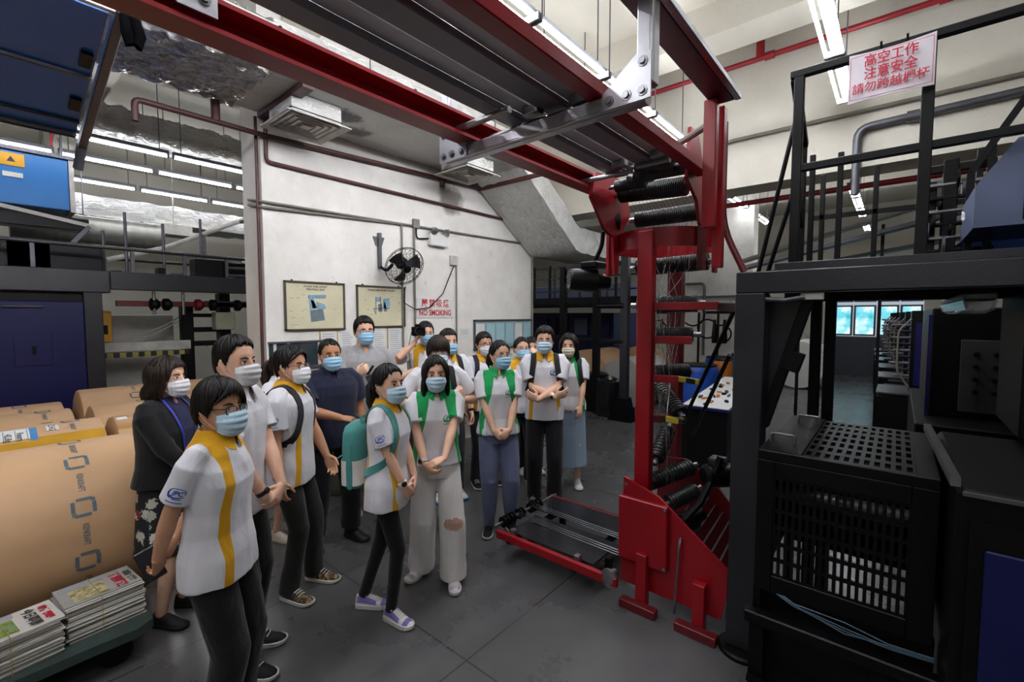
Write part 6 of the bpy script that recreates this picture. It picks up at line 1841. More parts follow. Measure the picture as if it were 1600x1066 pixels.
def decal(info, mb, pts, faces, c, U, V, lift, size, sub=0, outline=None):
    """flat artwork pressed on to the clothing along -N (N = U x V), normalised body coordinates"""
    s = info['s']; U = unit(U); V = unit(V); N_ = np.cross(U, V)
    P = np.asarray(pts, float)[:, :2]
    if sub:
        (x0, y0), (x1, y1) = P.min(0), P.max(0); n = sub * 4
        gx, gy = np.meshgrid(np.linspace(x0, x1, 5), np.linspace(y0, y1, n)); P = np.stack([gx.ravel(), gy.ravel()], 1)
        faces = [(i * 5 + j, i * 5 + j + 1, (i + 1) * 5 + j + 1, (i + 1) * 5 + j) for i in range(n - 1) for j in range(4)]
    out = []
    cc = info['leanv'](np.asarray(c, float)) * s
    for (u, v) in P:
        o = cc + (U * u + V * v) * size * s
        hit = info['bvh'].ray_cast(Vector(o + N_ * .12 * s), Vector(-N_), .35)
        if hit[0] is None: out.append(o); continue
        out.append(np.array(hit[0]) + N_ * lift)
    mb.add(out, faces)
    return mb
def logo(info, c, U, V, size, m, m2=None):
    """speech-bubble badge with the letters JPC and a line of small print below"""
    root = info['root']; b = MB()
    def strip(path, w):
        path = np.array(path, float); t = np.gradient(path, axis=0); t /= np.linalg.norm(t, axis=1)[:, None]; n = np.stack([-t[:, 1], t[:, 0]], 1)
        w = np.broadcast_to(np.asarray(w, float), (len(path),))[:, None]
        pts = np.concatenate([path + n * w / 2, path - n * w / 2]); k = len(path)
        decal(info, b, pts, [(i, i + 1, k + i + 1, k + i) for i in range(k - 1)], c, U, V, .002, size)
    strip([(-.30, .36), (.1, .42), (.46, .36), (.52, .2), (.5, .02)], .05)
    strip([(-.30, .36), (-.44, .2), (-.48, .0), (-.44, -.2), (-.3, -.30)], [.05, .08, .13, .13, .06])
    strip([(-.40, -.18), (-.1, -.24), (.2, -.2), (.5, -.14)], [.12, .10, .08, .04])
    strip([(-.2, -.34), (.1, -.34), (.36, -.30)], .06)
    vs, fs = text_mesh('JPC', .46, .014, .25)
    vs = vs * (1, 1.0, 1) + (.06, .08, 0)
    decal(info, b, vs, fs, c, U, V, .002, size)
    o = b.build('badge_print', m, root, .6, True)
    b2 = MB(); strip2 = [(-.5, -.56), (-.25, -.56), (0, -.56), (.25, -.56), (.5, -.56)]
    pts = np.array([(x, y + d) for d in (.03, -.03) for x, y in strip2])
    decal(info, b2, pts, [(i, i + 1, 6 + i, 5 + i) for i in range(4)], c, U, V, .002, size)
    b2.build('badge_line', m2 or m, root, .6, True)

def build_shoe(root, ank, fy, k, spec, s):
    kind, mu, msol = spec[0], spec[1], spec[2]
    macc = spec[3] if len(spec) > 3 else mu
    a = math.radians(fy); c, sn = math.cos(a), math.sin(a)
    o = np.array([ank[0], ank[1], 0]) * s
    def X(p):
        p = np.asarray(p, float) * k
        return o + np.stack([p[..., 0] * c - p[..., 1] * sn, p[..., 0] * sn + p[..., 1] * c, p[..., 2]], -1)
    st = .034 if kind == 'chunky' else .024
    prof = [(-.062, .020, .06), (-.055, .031, .088), (-.03, .037, .097), (.0, .038, .097), (.04, .041, .088), (.08, .044, .070), (.12, .046, .050), (.155, .042, .044), (.18, .030, .038), (.192, .012, .030)]
    an = np.linspace(0, PI, 13)
    rg = []
    for y, w, h in prof:
        h = h + st - .024; rg.append(X(np.concatenate([np.stack([w * np.cos(an), np.full(13, y), st * .6 + (h - st * .6) * np.sin(an) ** .8], 1), [[-w, y, st * .5], [w, y, st * .5]]])[::-1]))
    sh_ = MB().rings(rg[::-1]).build('shoe', mu, root, 1.2, True)
    sl = MB(); rs_ = []
    for dz, gr in ((0, .92), (.004, 1.05), (st, 1.06), (st + .002, 1.0)):
        L = [(w * gr + .002, y * 1.03) for y, w, h in prof]; pts = [(w, y) for w, y in L] + [(-w, y) for w, y in L[::-1]]
        rs_.append(X(np.array([(x_, y_, dz + (.012 * max(0, (y_ - .15) / .05) if dz < .01 else 0)) for x_, y_ in pts])))
    sl.rings(rs_).build('sole', msol, sh_, .7, True)
    if kind in ('chunky', 'lace'):
        la = MB()
        for i in range(5):
            y = .035 + .018 * i; z = float(np.interp(y, [p[0] for p in prof], [p[2] for p in prof])) + st - .024
            la.tube(X(np.array([(-.026, y - .006, z - .002), (0, y + .004, z + .011), (.026, y - .006, z - .002)])), .0028 * k, 5)
        la.tube(X(np.array([(-.034, .02, .085 + st - .024), (-.012, .03, .108 + st - .024), (.0, .036, .102 + st - .024), (.014, .028, .110 + st - .024), (.036, .024, .085 + st - .024)])), .003 * k, 5)
        la.build('laces', spec[4] if len(spec) > 4 else m_loop, sh_, 1.2, True)
    if kind == 'chunky':
        for sg in (-1, 1):
            P = []
            for y in np.linspace(-.045, .10, 9):
                w = float(np.interp(y, [p[0] for p in prof], [p[1] for p in prof])); h = float(np.interp(y, [p[0] for p in prof], [p[2] for p in prof])) + st - .024
                row = []
                for t in np.linspace(.18, .62 - .3 * max(0, y), 4):
                    aa = t * PI / 2; row.append((sg * (w * math.cos(aa) + .0022), y, st * .6 + (h - st * .6) * math.sin(aa) ** .8 + .001))
                P.append(row)
            MB().grid(X(np.array(P))).build('side_panel', macc, sh_, 1.2, True)
        P = [[(w_ * math.cos(t) * 1.02, y, st * .6 + (h_ + st - .024 - st * .6) * math.sin(t) ** .8 + .0022) for t in np.linspace(.25, PI - .25, 9)] for y, w_, h_ in ((.135, .0455, .048), (.155, .0425, .0445), (.172, .034, .041))]
        MB().grid(X(np.array(P))).build('toe_cap', macc, sh_, 1.2, True)
def worn(info, name, label, cat):
    """a thing carried by a person, in that person's own space but top level"""
    r = info['root']; t = thing(name, label, cat, tuple(r.location))
    t.rotation_euler = r.rotation_euler
    return t
def strap(info, pts, w, th, lift=.004):
    """band laid over the clothing: normalised points, pushed out from the torso axis"""
    s = info['s']; P = [];
    from_pts = np.array(pts, float); n = 26
    tt = np.linspace(0, len(from_pts) - 1, n); q = np.stack([np.interp(tt, range(len(from_pts)), from_pts[:, i]) for i in range(3)], 1)
    out = []
    for p in q:
        p = info['leanv'](p); c = np.array([p[0] * .75, 0, min(p[2], 1.30)]); d = unit(p - c)
        hit = info['bvh'].ray_cast(Vector((c + d * .4) * s), Vector(-d), .6)
        out.append((np.array(hit[0]) + d * lift) if hit[0] is not None else p * s)
    out = np.array(out)
    for _ in range(2): out[1:-1] = (out[:-2] + out[1:-1] * 2 + out[2:]) / 4
    T_ = np.gradient(out, axis=0); m = MB(); rows = []; nn = []
    for p, t in zip(out, T_):
        c = np.array([p[0] * .75, 0, min(p[2], 1.30 * s)]); d = unit(p - c); side = unit(np.cross(unit(t), d)); dn = np.cross(side, unit(t))
        rows.append([p + side * w * s * k for k in (-.5, 0, .5)]); nn.append([dn if np.dot(dn, d) > 0 else -dn] * 3)
    return m.slab(np.array(rows), np.array(nn), th)
# ------------------------------------------------------------ the group of visitors
c_yel = cloth_mat('mustard collar knit', 'dda51f', .85); c_grn = cloth_mat('green collar knit', '1f9c55', .85)
c_poloY = cloth_mat('white polo with mustard panels', 'dcdbe2', .85, 'dda51f'); c_poloG = cloth_mat('white polo with green panels', 'dedde2', .85, '1f9c55')
c_white = cloth_mat('plain white shirt', 'dad9df', .85); c_navy = cloth_mat('navy polo cloth', '1d2036', .85); c_greyt = cloth_mat('grey tee cloth', '9c9b9c', .9)
c_black = cloth_mat('black cloth', '18181a', .85); c_char = cloth_mat('charcoal trouser cloth', '201f1d', .85); c_blk2 = cloth_mat('black trouser cloth', '101013', .85)
c_wjean = cloth_mat('white denim', 'e6e4e2', .85, 'c9a08a'); c_lav = cloth_mat('grey blue sweat cloth', '5f6684', .9); c_track = cloth_mat('black track cloth', '17161b', .8, '8a8a8e')
c_denim = cloth_mat('light blue denim', '93a9be', .9); c_dden = cloth_mat('dark grey denim', '2c2d31', .9); c_grey = cloth_mat('mid grey trouser cloth', '7b7b7d', .9)
c_work = cloth_mat('black work trouser cloth', '15161c', .85)
def flower_mat(name, base, cols, scale):
    m = bpy.data.materials.new(name); k = NT(m)
    v = k.n('ShaderNodeTexVoronoi'); v.inputs['Scale'].default_value = scale
    w = k.n('ShaderNodeTexNoise'); w.inputs['Scale'].default_value = scale * 2.2
    vv = k.n('ShaderNodeVectorMath', operation='SCALE'); k.l(w.outputs['Color'], vv.inputs[0]); vv.inputs['Scale'].default_value = .05
    a = k.n('ShaderNodeVectorMath', operation='ADD'); k.l(k.coord(), a.inputs[0]); k.l(vv.outputs[0], a.inputs[1]); k.l(a.outputs[0], v.inputs['Vector'])
    c = k.ramp(v.outputs['Color'], [(0.0, lin(cols[0])), (.42, lin(cols[0])), (.43, lin(cols[1])), (.6, lin(cols[1])), (.61, lin(cols[2])), (.8, lin(cols[0]))])
    d = k.math('ADD', v.outputs['Distance'], k.math('MULTIPLY', k.noise(scale * 5, 3, .6), .25))
    c = k.mix(k.math('GREATER_THAN', d, .56), c, lin(base))
    k.l(c, k.b.inputs['Base Color']); k.b.inputs['Roughness'].default_value = .8
    return m
c_floral = flower_mat('black floral dress cloth', '14151a', ('c9c6bd', '8a222c', '77825c'), 13.5)
c_spot = flower_mat('grey patterned skirt cloth', '7e7c7a', ('b9b6b0', 'a5a29c', '5e5c5a'), 40)
c_van = flower_mat('dark flowered canvas', '1f1a22', ('b89a3a', '6f3f6a', '8c8a5a'), 45)
c_teal = cloth_mat('teal bag cloth', '4a8f8b', .8); c_tealw = cloth_mat('white bag cloth', 'd5d5d3', .8); c_strapb = cloth_mat('black webbing', '1e1e24', .8)
m_lilac = mat('lilac shoe suede', '7c6fae', .8, 0, .2, .05); m_shoew = mat('white shoe leather', 'd4d2d2', .6, 0, .3, .04); m_solew = mat('off white rubber sole', 'cfccc6', .7, 0, .3, .04)
m_pinkw = mat('blush shoe fabric', 'dcc9c4', .8, 0, .2, .04); m_greyb = mat('blue grey shoe trim', '9aa0b4', .7, 0, .3, .04); m_shoeb = mat('black shoe mesh', '17171a', .7, 0, .3, .1); m_boot = mat('black work boot leather', '141416', .55, 0, .4, .15); m_bluesole = mat('bright blue sole', '3d7fd0', .6); m_beige = mat('beige shoe leather', 'c9bfae', .6)

clasp = dict(R=dict(w=(.045, .21, .83), d=(-.75, .1, -.55), n=(0, -1, -.2), hint=(.8, -.5, 0), curl=.5), L=dict(w=(-.045, .235, .845), d=(.72, .05, -.65), n=(0, -1, 0), hint=(-.8, -.5, 0), curl=.5))
bs_r = (-.94, -.34, 0)      # direction handy for sleeve artwork
def sleeve_logo(p, side, m, size=.058, frac=.44):
    S, E, Wp, d, n, _ = p['arms'][side]
    up = unit(S - E); out = unit(np.array([1.0 if side == 'R' else -1.0, .25, 0])); out = unit(out - up * np.dot(out, up))
    U = np.cross(up, out); c = S + (E - S) * frac + out * .05
    logo(p, c, U, up, size, m)

p1 = person('woman nearest the camera, short black hair, dark glasses, hands held behind her back', .66, 2.25, -43, 1.63, 'f', .98, SK2, (-19, 0, 0), ('pixie', dict(top=.026, side=.014)), mask='blue', glasses='dark',
    R=dict(w=(.10, -.26, .77), d=(-.55, -.25, -.8), n=(-.1, -.9, .3), hint=(.8, -.55, 0), curl=.75), L=dict(w=(-.01, -.27, .82), d=(.75, -.1, -.6), n=(0, -1, 0), hint=(-.8, -.5, 0), curl=.6),
    top=('polo_shirt', c_poloY, dict(pan='Y', collar=c_yel, hem=.80, loose=1.03)), bottom=('loose', c_blk2), shoes=('lace', m_shoeb, m_solew), seed=1, vox=.005)
sleeve_logo(p1, 'R', m_logoB, .062, .50)
ph = worn(p1, 'phone', 'dark phone in a case held behind the back of the nearest woman', 'phone')
S, E, Wp, d, n, _ = p1['arms']['R']; c = (Wp + d * .09 + unit(n) * .035) * p1['s']
a_ = unit(np.array([.1, -.35, 1.0])); 
q = MB().bar(c - a_ * .055, c + a_ * .085, .072, .011, (-.75, -.66, 0), ch=.004)
q.build('phone_body', mat('dark phone case', '1d2028', .3), ph, .5, True)
q = MB().bar(c - a_ * .045 + np.array([-.75, -.66, 0]) * .0065, c + a_ * .03 + np.array([-.75, -.66, 0]) * .0065, .045, .002, (-.75, -.66, 0))
q.build('case_print', mat('orange case print', 'c98a4a', .5), ph, .5, True)

p2 = person('woman in a black jacket and floral dress with a blue lanyard and white mask', .74, 3.43, -50, 1.645, 'f', 1.02, SK1, (0, 0, 0), ('bob', dict(top=.026, side=.018, length=.085)), HBRN, 'white',
    R=dict(w=(.11, .25, .97), d=(-.5, .8, 0), n=(-.7, -.4, -.4), hint=(.4, -.8, -.6), curl=.6), L=dict(w=(-.06, .26, .95), d=(.6, .7, 0), n=(.6, -.5, 0), hint=(-.4, -.8, -.6), curl=.6),
    top=('jacket', cloth_mat('black jacket knit', '161517', .9, '26284a'), dict(pan='V', hem=.91, loose=1.10, sleeve=1.72, slv=1.12, amp=.006)), bottom=('skirt', c_floral, dict(hem=.47)), shoes=('flat', m_shoeb, m_shoeb), seed=2, vox=.006)
ly = MB(); s2 = p2['s']
for sg in (-1, 1):
    st_ = strap(p2, [(sg * .05, -.02, 1.45), (sg * .075, .06, 1.40), (sg * .07, .12, 1.30), (sg * .03, .14, 1.12), (0, .14, 1.02)], .016, .002, .006)
    ly.add(np.concatenate(st_.v), st_.f)
lo = worn(p2, 'lanyard', 'blue lanyard hanging round the neck of the woman in the black jacket', 'lanyard')
ly.build('ribbon', mat('blue lanyard ribbon', '3a3fa8', .6), lo, .8, True)
MB().box(-.03 * s2, .03 * s2, .150 * s2, .156 * s2, .93 * s2, 1.02 * s2, .002).build('badge_card', m_paper, lo, .5, True)
bb_ = worn(p2, 'folded_bag', 'dark blue folded bag held in the hands of the woman in the black jacket', 'bag')
bg_ = MB().tube([(.0, .30 * s2, 1.0 * s2), (.02, .31 * s2, .92 * s2), (.03, .30 * s2, .80 * s2)], [.04, .06, .05], 12, 'round', flat=.6)
bg_.build('cloth_bag', cloth_mat('dark blue bag cloth', '2f3a66', .85), bb_, 1.2, True)

p3 = person('tall boy in a plain white shirt and white mask right behind the nearest woman', .88, 2.70, -50, 1.785, 'm', .95, SK1, (-10, 2, 0), ('crop', dict(top=.030, side=.006)), mask='white', eyes_dir=.3, watch=('R', m_watch), **clasp,
    top=('shirt', c_white, dict(collar=c_white, hem=.80)), bottom=('straight', c_char), shoes=('lace', m_shoeb, m_solew), feet=(((.10, .06), -10), ((-.10, -.02), 8)), seed=3, vox=.005)
sleeve_logo(p3, 'R', m_logoB, .056, .50)

p4 = person('boy with glasses, white mask and mustard trimmed polo wearing a black backpack, flowered shoes', 1.36, 3.13, -46, 1.69, 'm', 1.02, SK2, (-12, 2, 0), ('swept', dict(top=.028, side=.008)), mask='white', glasses='brown', watch=('R', m_watch),
    R=dict(w=(.25, .03, .80), n=(-1, .2, 0), curl=.4), L=dict(w=(-.17, .20, .85), n=(1, 0, 0), curl=.35), top=('polo_shirt', c_poloY, dict(pan='Y', collar=c_yel, hem=.775, loose=1.04)), bottom=('straight', c_char),
    shoes=('lace', c_van, m_solew), feet=(((.12, .02), -25), ((-.11, .10), -14)), seed=4, vox=.0055)
sleeve_logo(p4, 'R', m_logoB, .06, .52)
def backpack(p, label, m, mtop=None, mlow=None, size=(.28, .13, .40), zc=1.16, straps=True, loop=True):
    t = worn(p, 'backpack', label, 'backpack'); s = p['s']; w, d, h = (q * s for q in size)
    yb = (-.135 * p['g']) * s
    def shell(z0, z1, grow=0):
        rg = []
        for f, k in ((0, .86), (.03, .96), (.12, 1.0), (.6, 1.0), (.85, .94), (.95, .80), (1.0, .45)):
            z = zc * s - h / 2 + h * f
            if z < z0 - 1e-6 or z > z1 + 1e-6: continue
            a = np.linspace(0, 2 * PI, 28, endpoint=False); e = .62
            rg.append(np.stack([(w / 2 + grow) * k * np.sign(np.cos(a)) * np.abs(np.cos(a)) ** e, yb - d / 2 - .005 + (d / 2 + grow) * k * np.sign(np.sin(a)) * np.abs(np.sin(a)) ** e, np.full(28, z)], 1))
        return MB().rings(rg)
    b0 = zc * s - h / 2
    bag = shell(b0, b0 + h).build('bag_body', m, t, 1.0, True)
    if mlow:
        rg = []
        for f in (.06, .1, .3, .42, .45):
            z = b0 + h * f; a = np.linspace(0, PI * 2, 26, endpoint=False)
            rg.append(np.stack([(w / 2 * 1.0 + .005) * np.sign(np.cos(a)) * np.abs(np.cos(a)) ** .62, yb - d / 2 - .005 + (d / 2 + .008) * np.sign(np.sin(a)) * np.abs(np.sin(a)) ** .62, np.full(26, z)], 1))
        MB().rings(rg, cap=False).build('front_pocket', mlow, t, 1.0, True)
        MB().tube([(-w * .42, yb - d - .02, b0 + h * .47), (0, yb - d - .024, b0 + h * .47), (w * .42, yb - d - .02, b0 + h * .47)], .005, 6).build('pocket_zip', m, t, 1.0, True)
        for sg in (-1, 1): MB().tube([(sg * (w / 2 + .002), yb - d * .5, b0 + h * f) for f in (.05, .35, .7)], [.02, .022, .014], 8, 'round', flat=.5).build('side_pocket', m, t, 1.0, True)
    if loop: MB().tube([(-.03, yb - .03, b0 + h * .97), (-.025, yb - .04, b0 + h * 1.08), (.025, yb - .04, b0 + h * 1.08), (.03, yb - .03, b0 + h * .97)], .007, 6).build('grab_loop', mtop or m, t, 1.0, True)
    if straps:
        for sg in (-1, 1):
            strap(p, [(sg * .13, -.12, .99), (sg * .16, .02, 1.06), (sg * .145, .10, 1.14), (sg * .118, .12, 1.27), (sg * .105, .08, 1.38), (sg * .10, .0, 1.43), (sg * .095, -.08, 1.40), (sg * .085, -.13, 1.33)], .05 * s, .008).build('strap', mtop or m, t, 1.2, True)
    return t
backpack(p4, 'black backpack on the boy with glasses and flowered shoes', c_strapb, size=(.27, .12, .38))

p5 = person('girl with a dark ponytail and patterned skirt mostly hidden behind the boy with flowered shoes', 1.66, 3.98, -62, 1.60, 'f', .95, SK1, (10, 0, 0), ('tied', dict(tail=(.22, .05))), HBRN, 'white',
    top=('shirt', c_white, dict(collar=c_white)), bottom=('skirt', c_spot, dict(hem=.38)), shoes=('flat', m_beige, m_beige), seed=5, vox=.008)

p6 = person('stocky man in a navy polo shirt and black work boots holding a dark folder', 1.88, 3.55, -100, 1.71, 'm', 1.13, SK3, (-2, 0, 3), ('crop', dict(top=.016, side=.006)), mask='dblue',
    R=dict(w=(.03, .31, 1.10), d=(-.75, .6, -.15), n=(-.2, -.2, -1), hint=(.9, -.3, -.5), curl=.75), L=dict(w=(-.26, .05, .83), n=(1, 0, 0), curl=.5), top=('polo_shirt', c_navy, dict(collar=c_navy, hem=.82, amp=.006)), bottom=('loose', c_work, dict(ankle=.10)), shoes=('lace', m_boot, m_boot, m_boot, m_boot), feet=(((.15, .0), -10), ((-.14, .02), 22)), seed=6)
fo = worn(p6, 'folder', 'dark folded pad held out by the man in the navy shirt', 'folder'); s6 = p6['s']
MB().hexa([np.array(q) * s6 for q in ((-.06, .36, 1.12), (-.24, .42, 1.02), (-.20, .56, 1.03), (-.02, .50, 1.13), (-.06, .36, 1.127), (-.24, .42, 1.027), (-.20, .56, 1.037), (-.02, .50, 1.137))], .002).build('cover', mat('dark pad cover', '2c2b33', .5), fo, .5, True)
MB().hexa([np.array(q) * s6 for q in ((-.06, .37, 1.131), (-.22, .425, 1.043), (-.185, .545, 1.051), (-.025, .49, 1.140), (-.06, .37, 1.133), (-.22, .425, 1.045), (-.185, .545, 1.053), (-.025, .49, 1.142))]).build('sheet', m_steeld, fo, .5, True)

p7 = person('tall man with glasses in a grey tee shirt stretching one arm sideways', 2.42, 3.92, -108, 1.885, 'm', 1.0, SK1, (2, 0, 0), ('short', dict(top=.028, side=.011)), mask='dblue', glasses='brown',
    R=dict(w=(.12, .27, 1.22), d=(-.55, .3, .5), n=(-.3, -.8, 0), hint=(.7, -.2, -1), curl=.9), L=dict(w=(-.45, .10, 1.22), d=(-.7, .5, -.3), n=(0, -.3, -1), hint=(-.1, -.2, -1), curl=.6), top=('tee_shirt', c_greyt, dict(amp=.006)), bottom=('straight', c_dden), shoes=('lace', m_shoeb, m_solew), seed=7, vox=.007)
MB().tube([np.array(q) * p7['s'] for q in ((.05, .31, 1.23), (.0, .31, 1.30))], [.013, .011], 8).build('held_clip', m_black, p7['root'], 1, True)
st_ = worn(p7, 'striped_cloth', 'dark pad with pale stripes held by the man in the grey tee', 'pad')
c0 = np.array([-.05, .27, 1.19]) * p7['s']; U_ = unit((-.9, .1, .35)); V_ = unit((.35, -.1, .9)); N_ = np.cross(U_, V_)
MB().hexa([c0 + U_ * a + V_ * b + N_ * c for c in (-.006, .006) for a, b in ((-.10, -.06), (.10, -.06), (.10, .06), (-.10, .06))], .003).build('pad', mat('slate pad', '3c3f52', .6), st_, .5, True)
for k in (-.035, .045): MB().hexa([c0 + U_ * (k + a) + V_ * b + N_ * c for c in (-.009, .009) for a, b in ((-.008, -.058), (.008, -.058), (.008, .058), (-.008, .058))]).build('pale_stripe', m_grille, st_, .5, True)

p8 = person('man half hidden behind a raised black camera, white shirt with mustard collar', 3.23, 4.0, -118, 1.83, 'm', .96, SK1, (6, 0, 0), ('short', dict(top=.022)), mask='dblue', glasses='thin',
    R=dict(w=(.13, .20, 1.50), d=(-.3, .35, .85), n=(-.9, .2, 0), hint=(1, -.1, -1), curl=.8), L=dict(w=(-.02, .28, 1.18), d=(.6, .6, 0), n=(.5, -.5, .4), hint=(-1, -.2, -.8), curl=.7), top=('polo_shirt', c_poloY, dict(pan='Y', collar=c_yel)), bottom=('straight', c_dden), shoes=('lace', m_shoeb, m_solew), seed=8, vox=.007)
ca = worn(p8, 'camera', 'black camera with strap raised in front of a visitor face', 'camera'); s8 = p8['s']
MB().box(.04 * s8, .17 * s8, .20 * s8, .26 * s8, 1.56 * s8, 1.65 * s8, .008).build('camera_body', m_dark, ca, .6, True)
MB().lathe(np.array([.11, .26, 1.605]) * s8, np.array([.11, .36, 1.61]) * s8, [(0, .042), (.05, .042), (.055, .046), (.10, .046), (.10, .036), (.085, .034)], 24).build('lens', m_black, ca, .6, True)
MB().box(.08 * s8, .14 * s8, .20 * s8, .25 * s8, 1.65 * s8, 1.675 * s8, .006).build('viewfinder', m_dark, ca, .6, True)
MB().tube([np.array(q) * s8 for q in ((.17, .22, 1.60), (.20, .22, 1.45), (.19, .22, 1.30), (.17, .22, 1.18))], .012, 6, flat=.3).build('strap', c_strapb, ca, 1, True)

p9 = person('boy in dark jeans and blue soled trainers standing behind the boy with the brown fringe', 3.14, 3.53, -116, 1.76, 'm', .97, SK1, (8, 0, 0), ('short', dict(top=.024)), mask='dblue', R=dict(w=(.2, .1, .86)), L=dict(w=(-.22, .10, .84), curl=.5), watch=('L', m_watch),
    top=('polo_shirt', c_poloY, dict(pan='Y', collar=c_yel)), bottom=('straight', c_dden), shoes=('lace', m_shoew, m_bluesole), seed=9, vox=.007)
backpack(p9, 'dark backpack on the boy in dark jeans and blue soled trainers', c_strapb)

p10 = person('boy with a thick brown fringe and thin glasses gripping his backpack straps', 2.58, 3.02, -122, 1.715, 'm', .95, SK1, (0, -2, 0), ('fringe', dict(top=.034, side=.020)), HBRN, 'blue', 'thin',
    R=dict(w=(.165, .20, 1.18), d=(-.25, .1, .95), n=(-.3, -1, 0), hint=(.9, -.3, -1), curl=1.0), L=dict(w=(-.165, .20, 1.18), d=(.25, .1, .95), n=(.3, -1, 0), hint=(-.9, -.3, -1), curl=1.0), top=('polo_shirt', c_poloG, dict(pan='G', collar=c_grn)), bottom=('straight', c_grey), shoes=('lace', m_shoew, m_solew), seed=10, vox=.0065)
backpack(p10, 'black backpack of the boy with the thick brown fringe', c_strapb)

p11 = person('girl in black leggings and lilac trainers with a teal backpack and pale blue mask', 1.64, 2.41, -58, 1.60, 'f', .94, SK1, (-22, 2, 0), ('tied', dict(top=.020, side=.014, tail=(.20, .045))), mask='blue', watch=('R', m_watchw),
    R=dict(w=(.09, .20, .80), d=(-.45, .3, -.8), n=(-.6, -.6, 0), hint=(.7, -.7, 0), curl=.5), L=dict(w=(-.02, .22, .81), d=(.5, .2, -.8), n=(.3, -1, 0), hint=(-.8, -.5, 0), curl=.5), top=('polo_shirt', c_poloY, dict(pan='Y', collar=c_yel, hem=.765, loose=1.08)), bottom=('skinny', cloth_mat('black leggings cloth', '0f0f11', .85), dict(amp=.003, ankle=.07)),
    shoes=('chunky', m_shoew, m_solew, m_lilac), feet=(((.08, .05), -22), ((-.03, -.20), 6)), seed=11, vox=.005)
sleeve_logo(p11, 'R', m_logoB, .058, .52)
backpack(p11, 'teal and white backpack on the girl in black leggings', c_teal, c_teal, c_tealw, (.28, .14, .42), 1.10)
p12 = person('girl with long black hair, green trimmed polo and ripped white jeans, arms crossed low', 2.09, 2.475, -124, 1.62, 'f', 1.0, SK1, (-2, -2, 0), ('long', dict(top=.020, side=.012, length=.17)), mask='blue', watch=('R', m_watchw),
    R=dict(w=(.10, .27, .93), d=(-.55, .55, -.55), n=(-.4, -.6, .5), hint=(.8, -.5, -.4), curl=.6), L=dict(w=(-.02, .29, .985), d=(.85, .35, -.2), n=(0, -.3, -1), hint=(-.9, -.4, -.4), curl=.7), top=('polo_shirt', c_poloG, dict(pan='G', collar=c_grn, hem=.90, loose=1.02)), bottom=('wide', c_wjean, dict(rip=2, ankle=.05, amp=.006)),
    shoes=('chunky', m_pinkw, m_solew, m_greyb), feet=(((.11, -.10), -42), ((-.11, .10), -4)), seed=12, vox=.005)
logo(p12, (-.075, .12, 1.245), (-1, 0, 0), (0, 0, 1), .068, m_logoG)
fr = MB(); kn = p12['legs'][1][1]; rs_ = random.Random(4)
for i in range(22):
    a = rs_.uniform(-.055, .055); zt = kn[2] + (.032 if i % 2 else -.03)
    q0 = np.array([kn[0] + a, kn[1] + .098 - abs(a) * .5, zt]) * p12['s']
    fr.tube([q0, q0 + np.array([rs_.uniform(-.01, .01), .006, -.02 if i % 3 else .012])], .0012, 4)
fr.build('frayed_edge', c_white, p12['root'], 1, True)

p13 = person('boy in dark glasses and mustard collar behind the girl in grey blue trousers', 3.64, 3.50, -112, 1.71, 'm', .98, SK2, (2, 0, 0), ('short', dict(top=.026)), mask='white', glasses='dark', top=('polo_shirt', c_poloY, dict(pan='Y', collar=c_yel)), bottom=('straight', c_dden), shoes=('lace', m_shoeb, m_solew), seed=13, vox=.008)
backpack(p13, 'navy backpack on the boy behind the girl in grey blue trousers', cloth_mat('navy webbing', '23243c', .8))
p14 = person('girl with tied hair, thin glasses, green trimmed polo and grey blue sweat trousers, hands clasped', 2.935, 2.64, -128, 1.685, 'f', .97, SK1, (20, 0, 0), ('tied', dict(top=.016, side=.012, tail=(.12, .04))), mask='dblue', glasses='thin', **clasp, top=('polo_shirt', c_poloG, dict(pan='G', collar=c_grn, hem=.88, loose=1.04)), bottom=('sweat', c_lav, dict(amp=.008)), shoes=('lace', m_shoeb, m_solew, m_shoeb, m_shoeb),
    feet=(((.09, .02), -14), ((-.10, .03), 16)), seed=14)
logo(p14, (-.075, .12, 1.25), (-1, 0, 0), (0, 0, 1), .066, m_logoG)
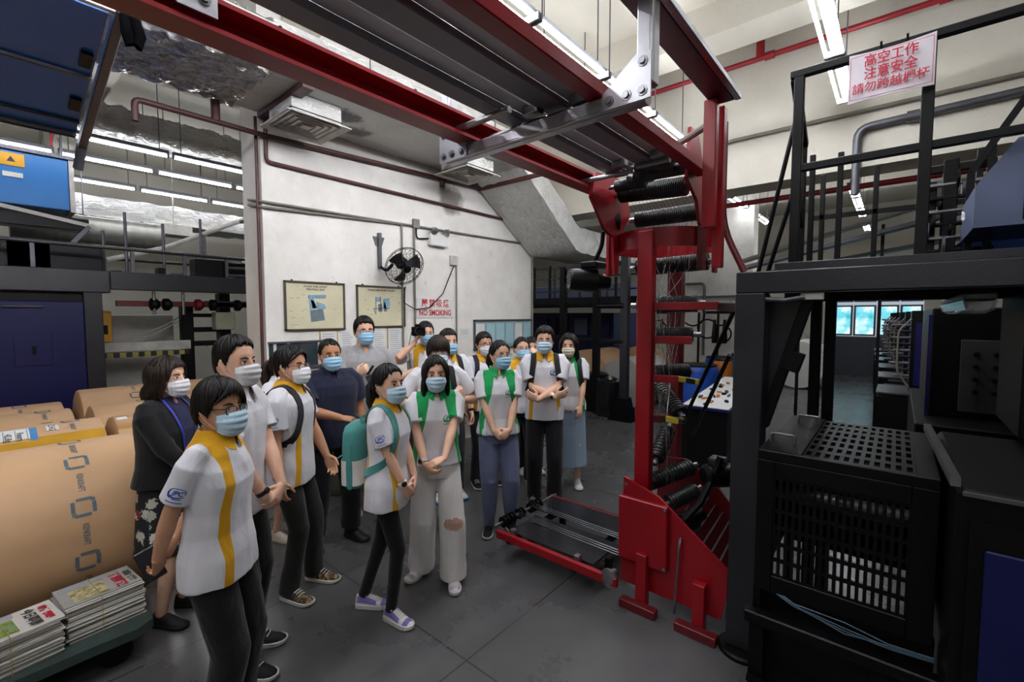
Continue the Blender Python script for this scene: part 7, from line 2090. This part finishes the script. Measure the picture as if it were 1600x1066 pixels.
p15 = person('girl in black with one hand raised to her forehead behind the boy with folded arms', 3.90, 3.17, -126, 1.66, 'f', .97, SK1, (4, 0, 0), ('tied', dict(top=.018, side=.014)), mask='dblue', glasses='thin', L=dict(w=(-.15, .16, 1.46), d=(.35, -.15, .9), n=(.6, -.7, .2), hint=(-1, .2, -1), curl=.35), R=dict(w=(.2, .08, .85)), watch=('L', m_watchw),
    top=('polo_shirt', c_poloY, dict(pan='Y', collar=c_yel)), bottom=('straight', c_black), shoes=('lace', m_shoew, m_solew), seed=15, vox=.008)
p16 = person('visitor almost wholly hidden, only dark hair and mask showing beside the raised hand', 4.30, 3.34, -130, 1.64, 'f', .95, SK1, (0, 0, 0), ('bob', dict(length=.08)), mask='dblue', top=('polo_shirt', c_poloY, dict(pan='Y', collar=c_yel)), bottom=('straight', c_black), shoes=('lace', m_shoew, m_solew), seed=16, vox=.009)
p17 = person('boy with glasses and mustard collar standing with folded arms in black track trousers', 3.68, 2.68, -142, 1.785, 'm', .98, SK1, (-4, 0, 0), ('short', dict(top=.032, side=.012)), mask='blue', glasses='thin', watch=('R', m_watchw),
    R=dict(w=(-.09, .215, 1.06), d=(-.85, .1, .35), n=(.1, -1, .3), hint=(.9, -.3, -.6), curl=.5), L=dict(w=(.07, .245, 1.04), d=(.9, -.1, .45), n=(-.1, -1, .2), hint=(-.9, -.3, -.6), curl=.6), top=('polo_shirt', c_poloY, dict(pan='Y', collar=c_yel, hem=.82)), bottom=('loose', c_track, dict(stripe=1)), shoes=('lace', m_shoeb, m_solew), seed=17)
logo(p17, (-.085, .12, 1.27), (-1, 0, 0), (0, 0, 1), .075, m_logoB, m_logoY)
backpack(p17, 'black backpack on the boy with folded arms', c_strapb)
p18 = person('girl with long dark hair and cream mask in a light blue denim skirt', 4.22, 2.74, -148, 1.70, 'f', .96, SK1, (-6, -4, 0), ('long', dict(top=.026, side=.020, length=.22)), mask='cream', R=dict(w=(.12, .2, .86), n=(-.5, -.8, 0)), L=dict(w=(-.12, .2, .86), n=(.5, -.8, 0)), top=('polo_shirt', c_poloG, dict(pan='G', collar=c_grn, hem=.86, loose=1.06)), bottom=('skirt', c_denim, dict(hem=.24)), shoes=('lace', m_shoew, m_solew), seed=18, vox=.008)
backpack(p18, 'black backpack on the girl in the denim skirt', c_strapb)
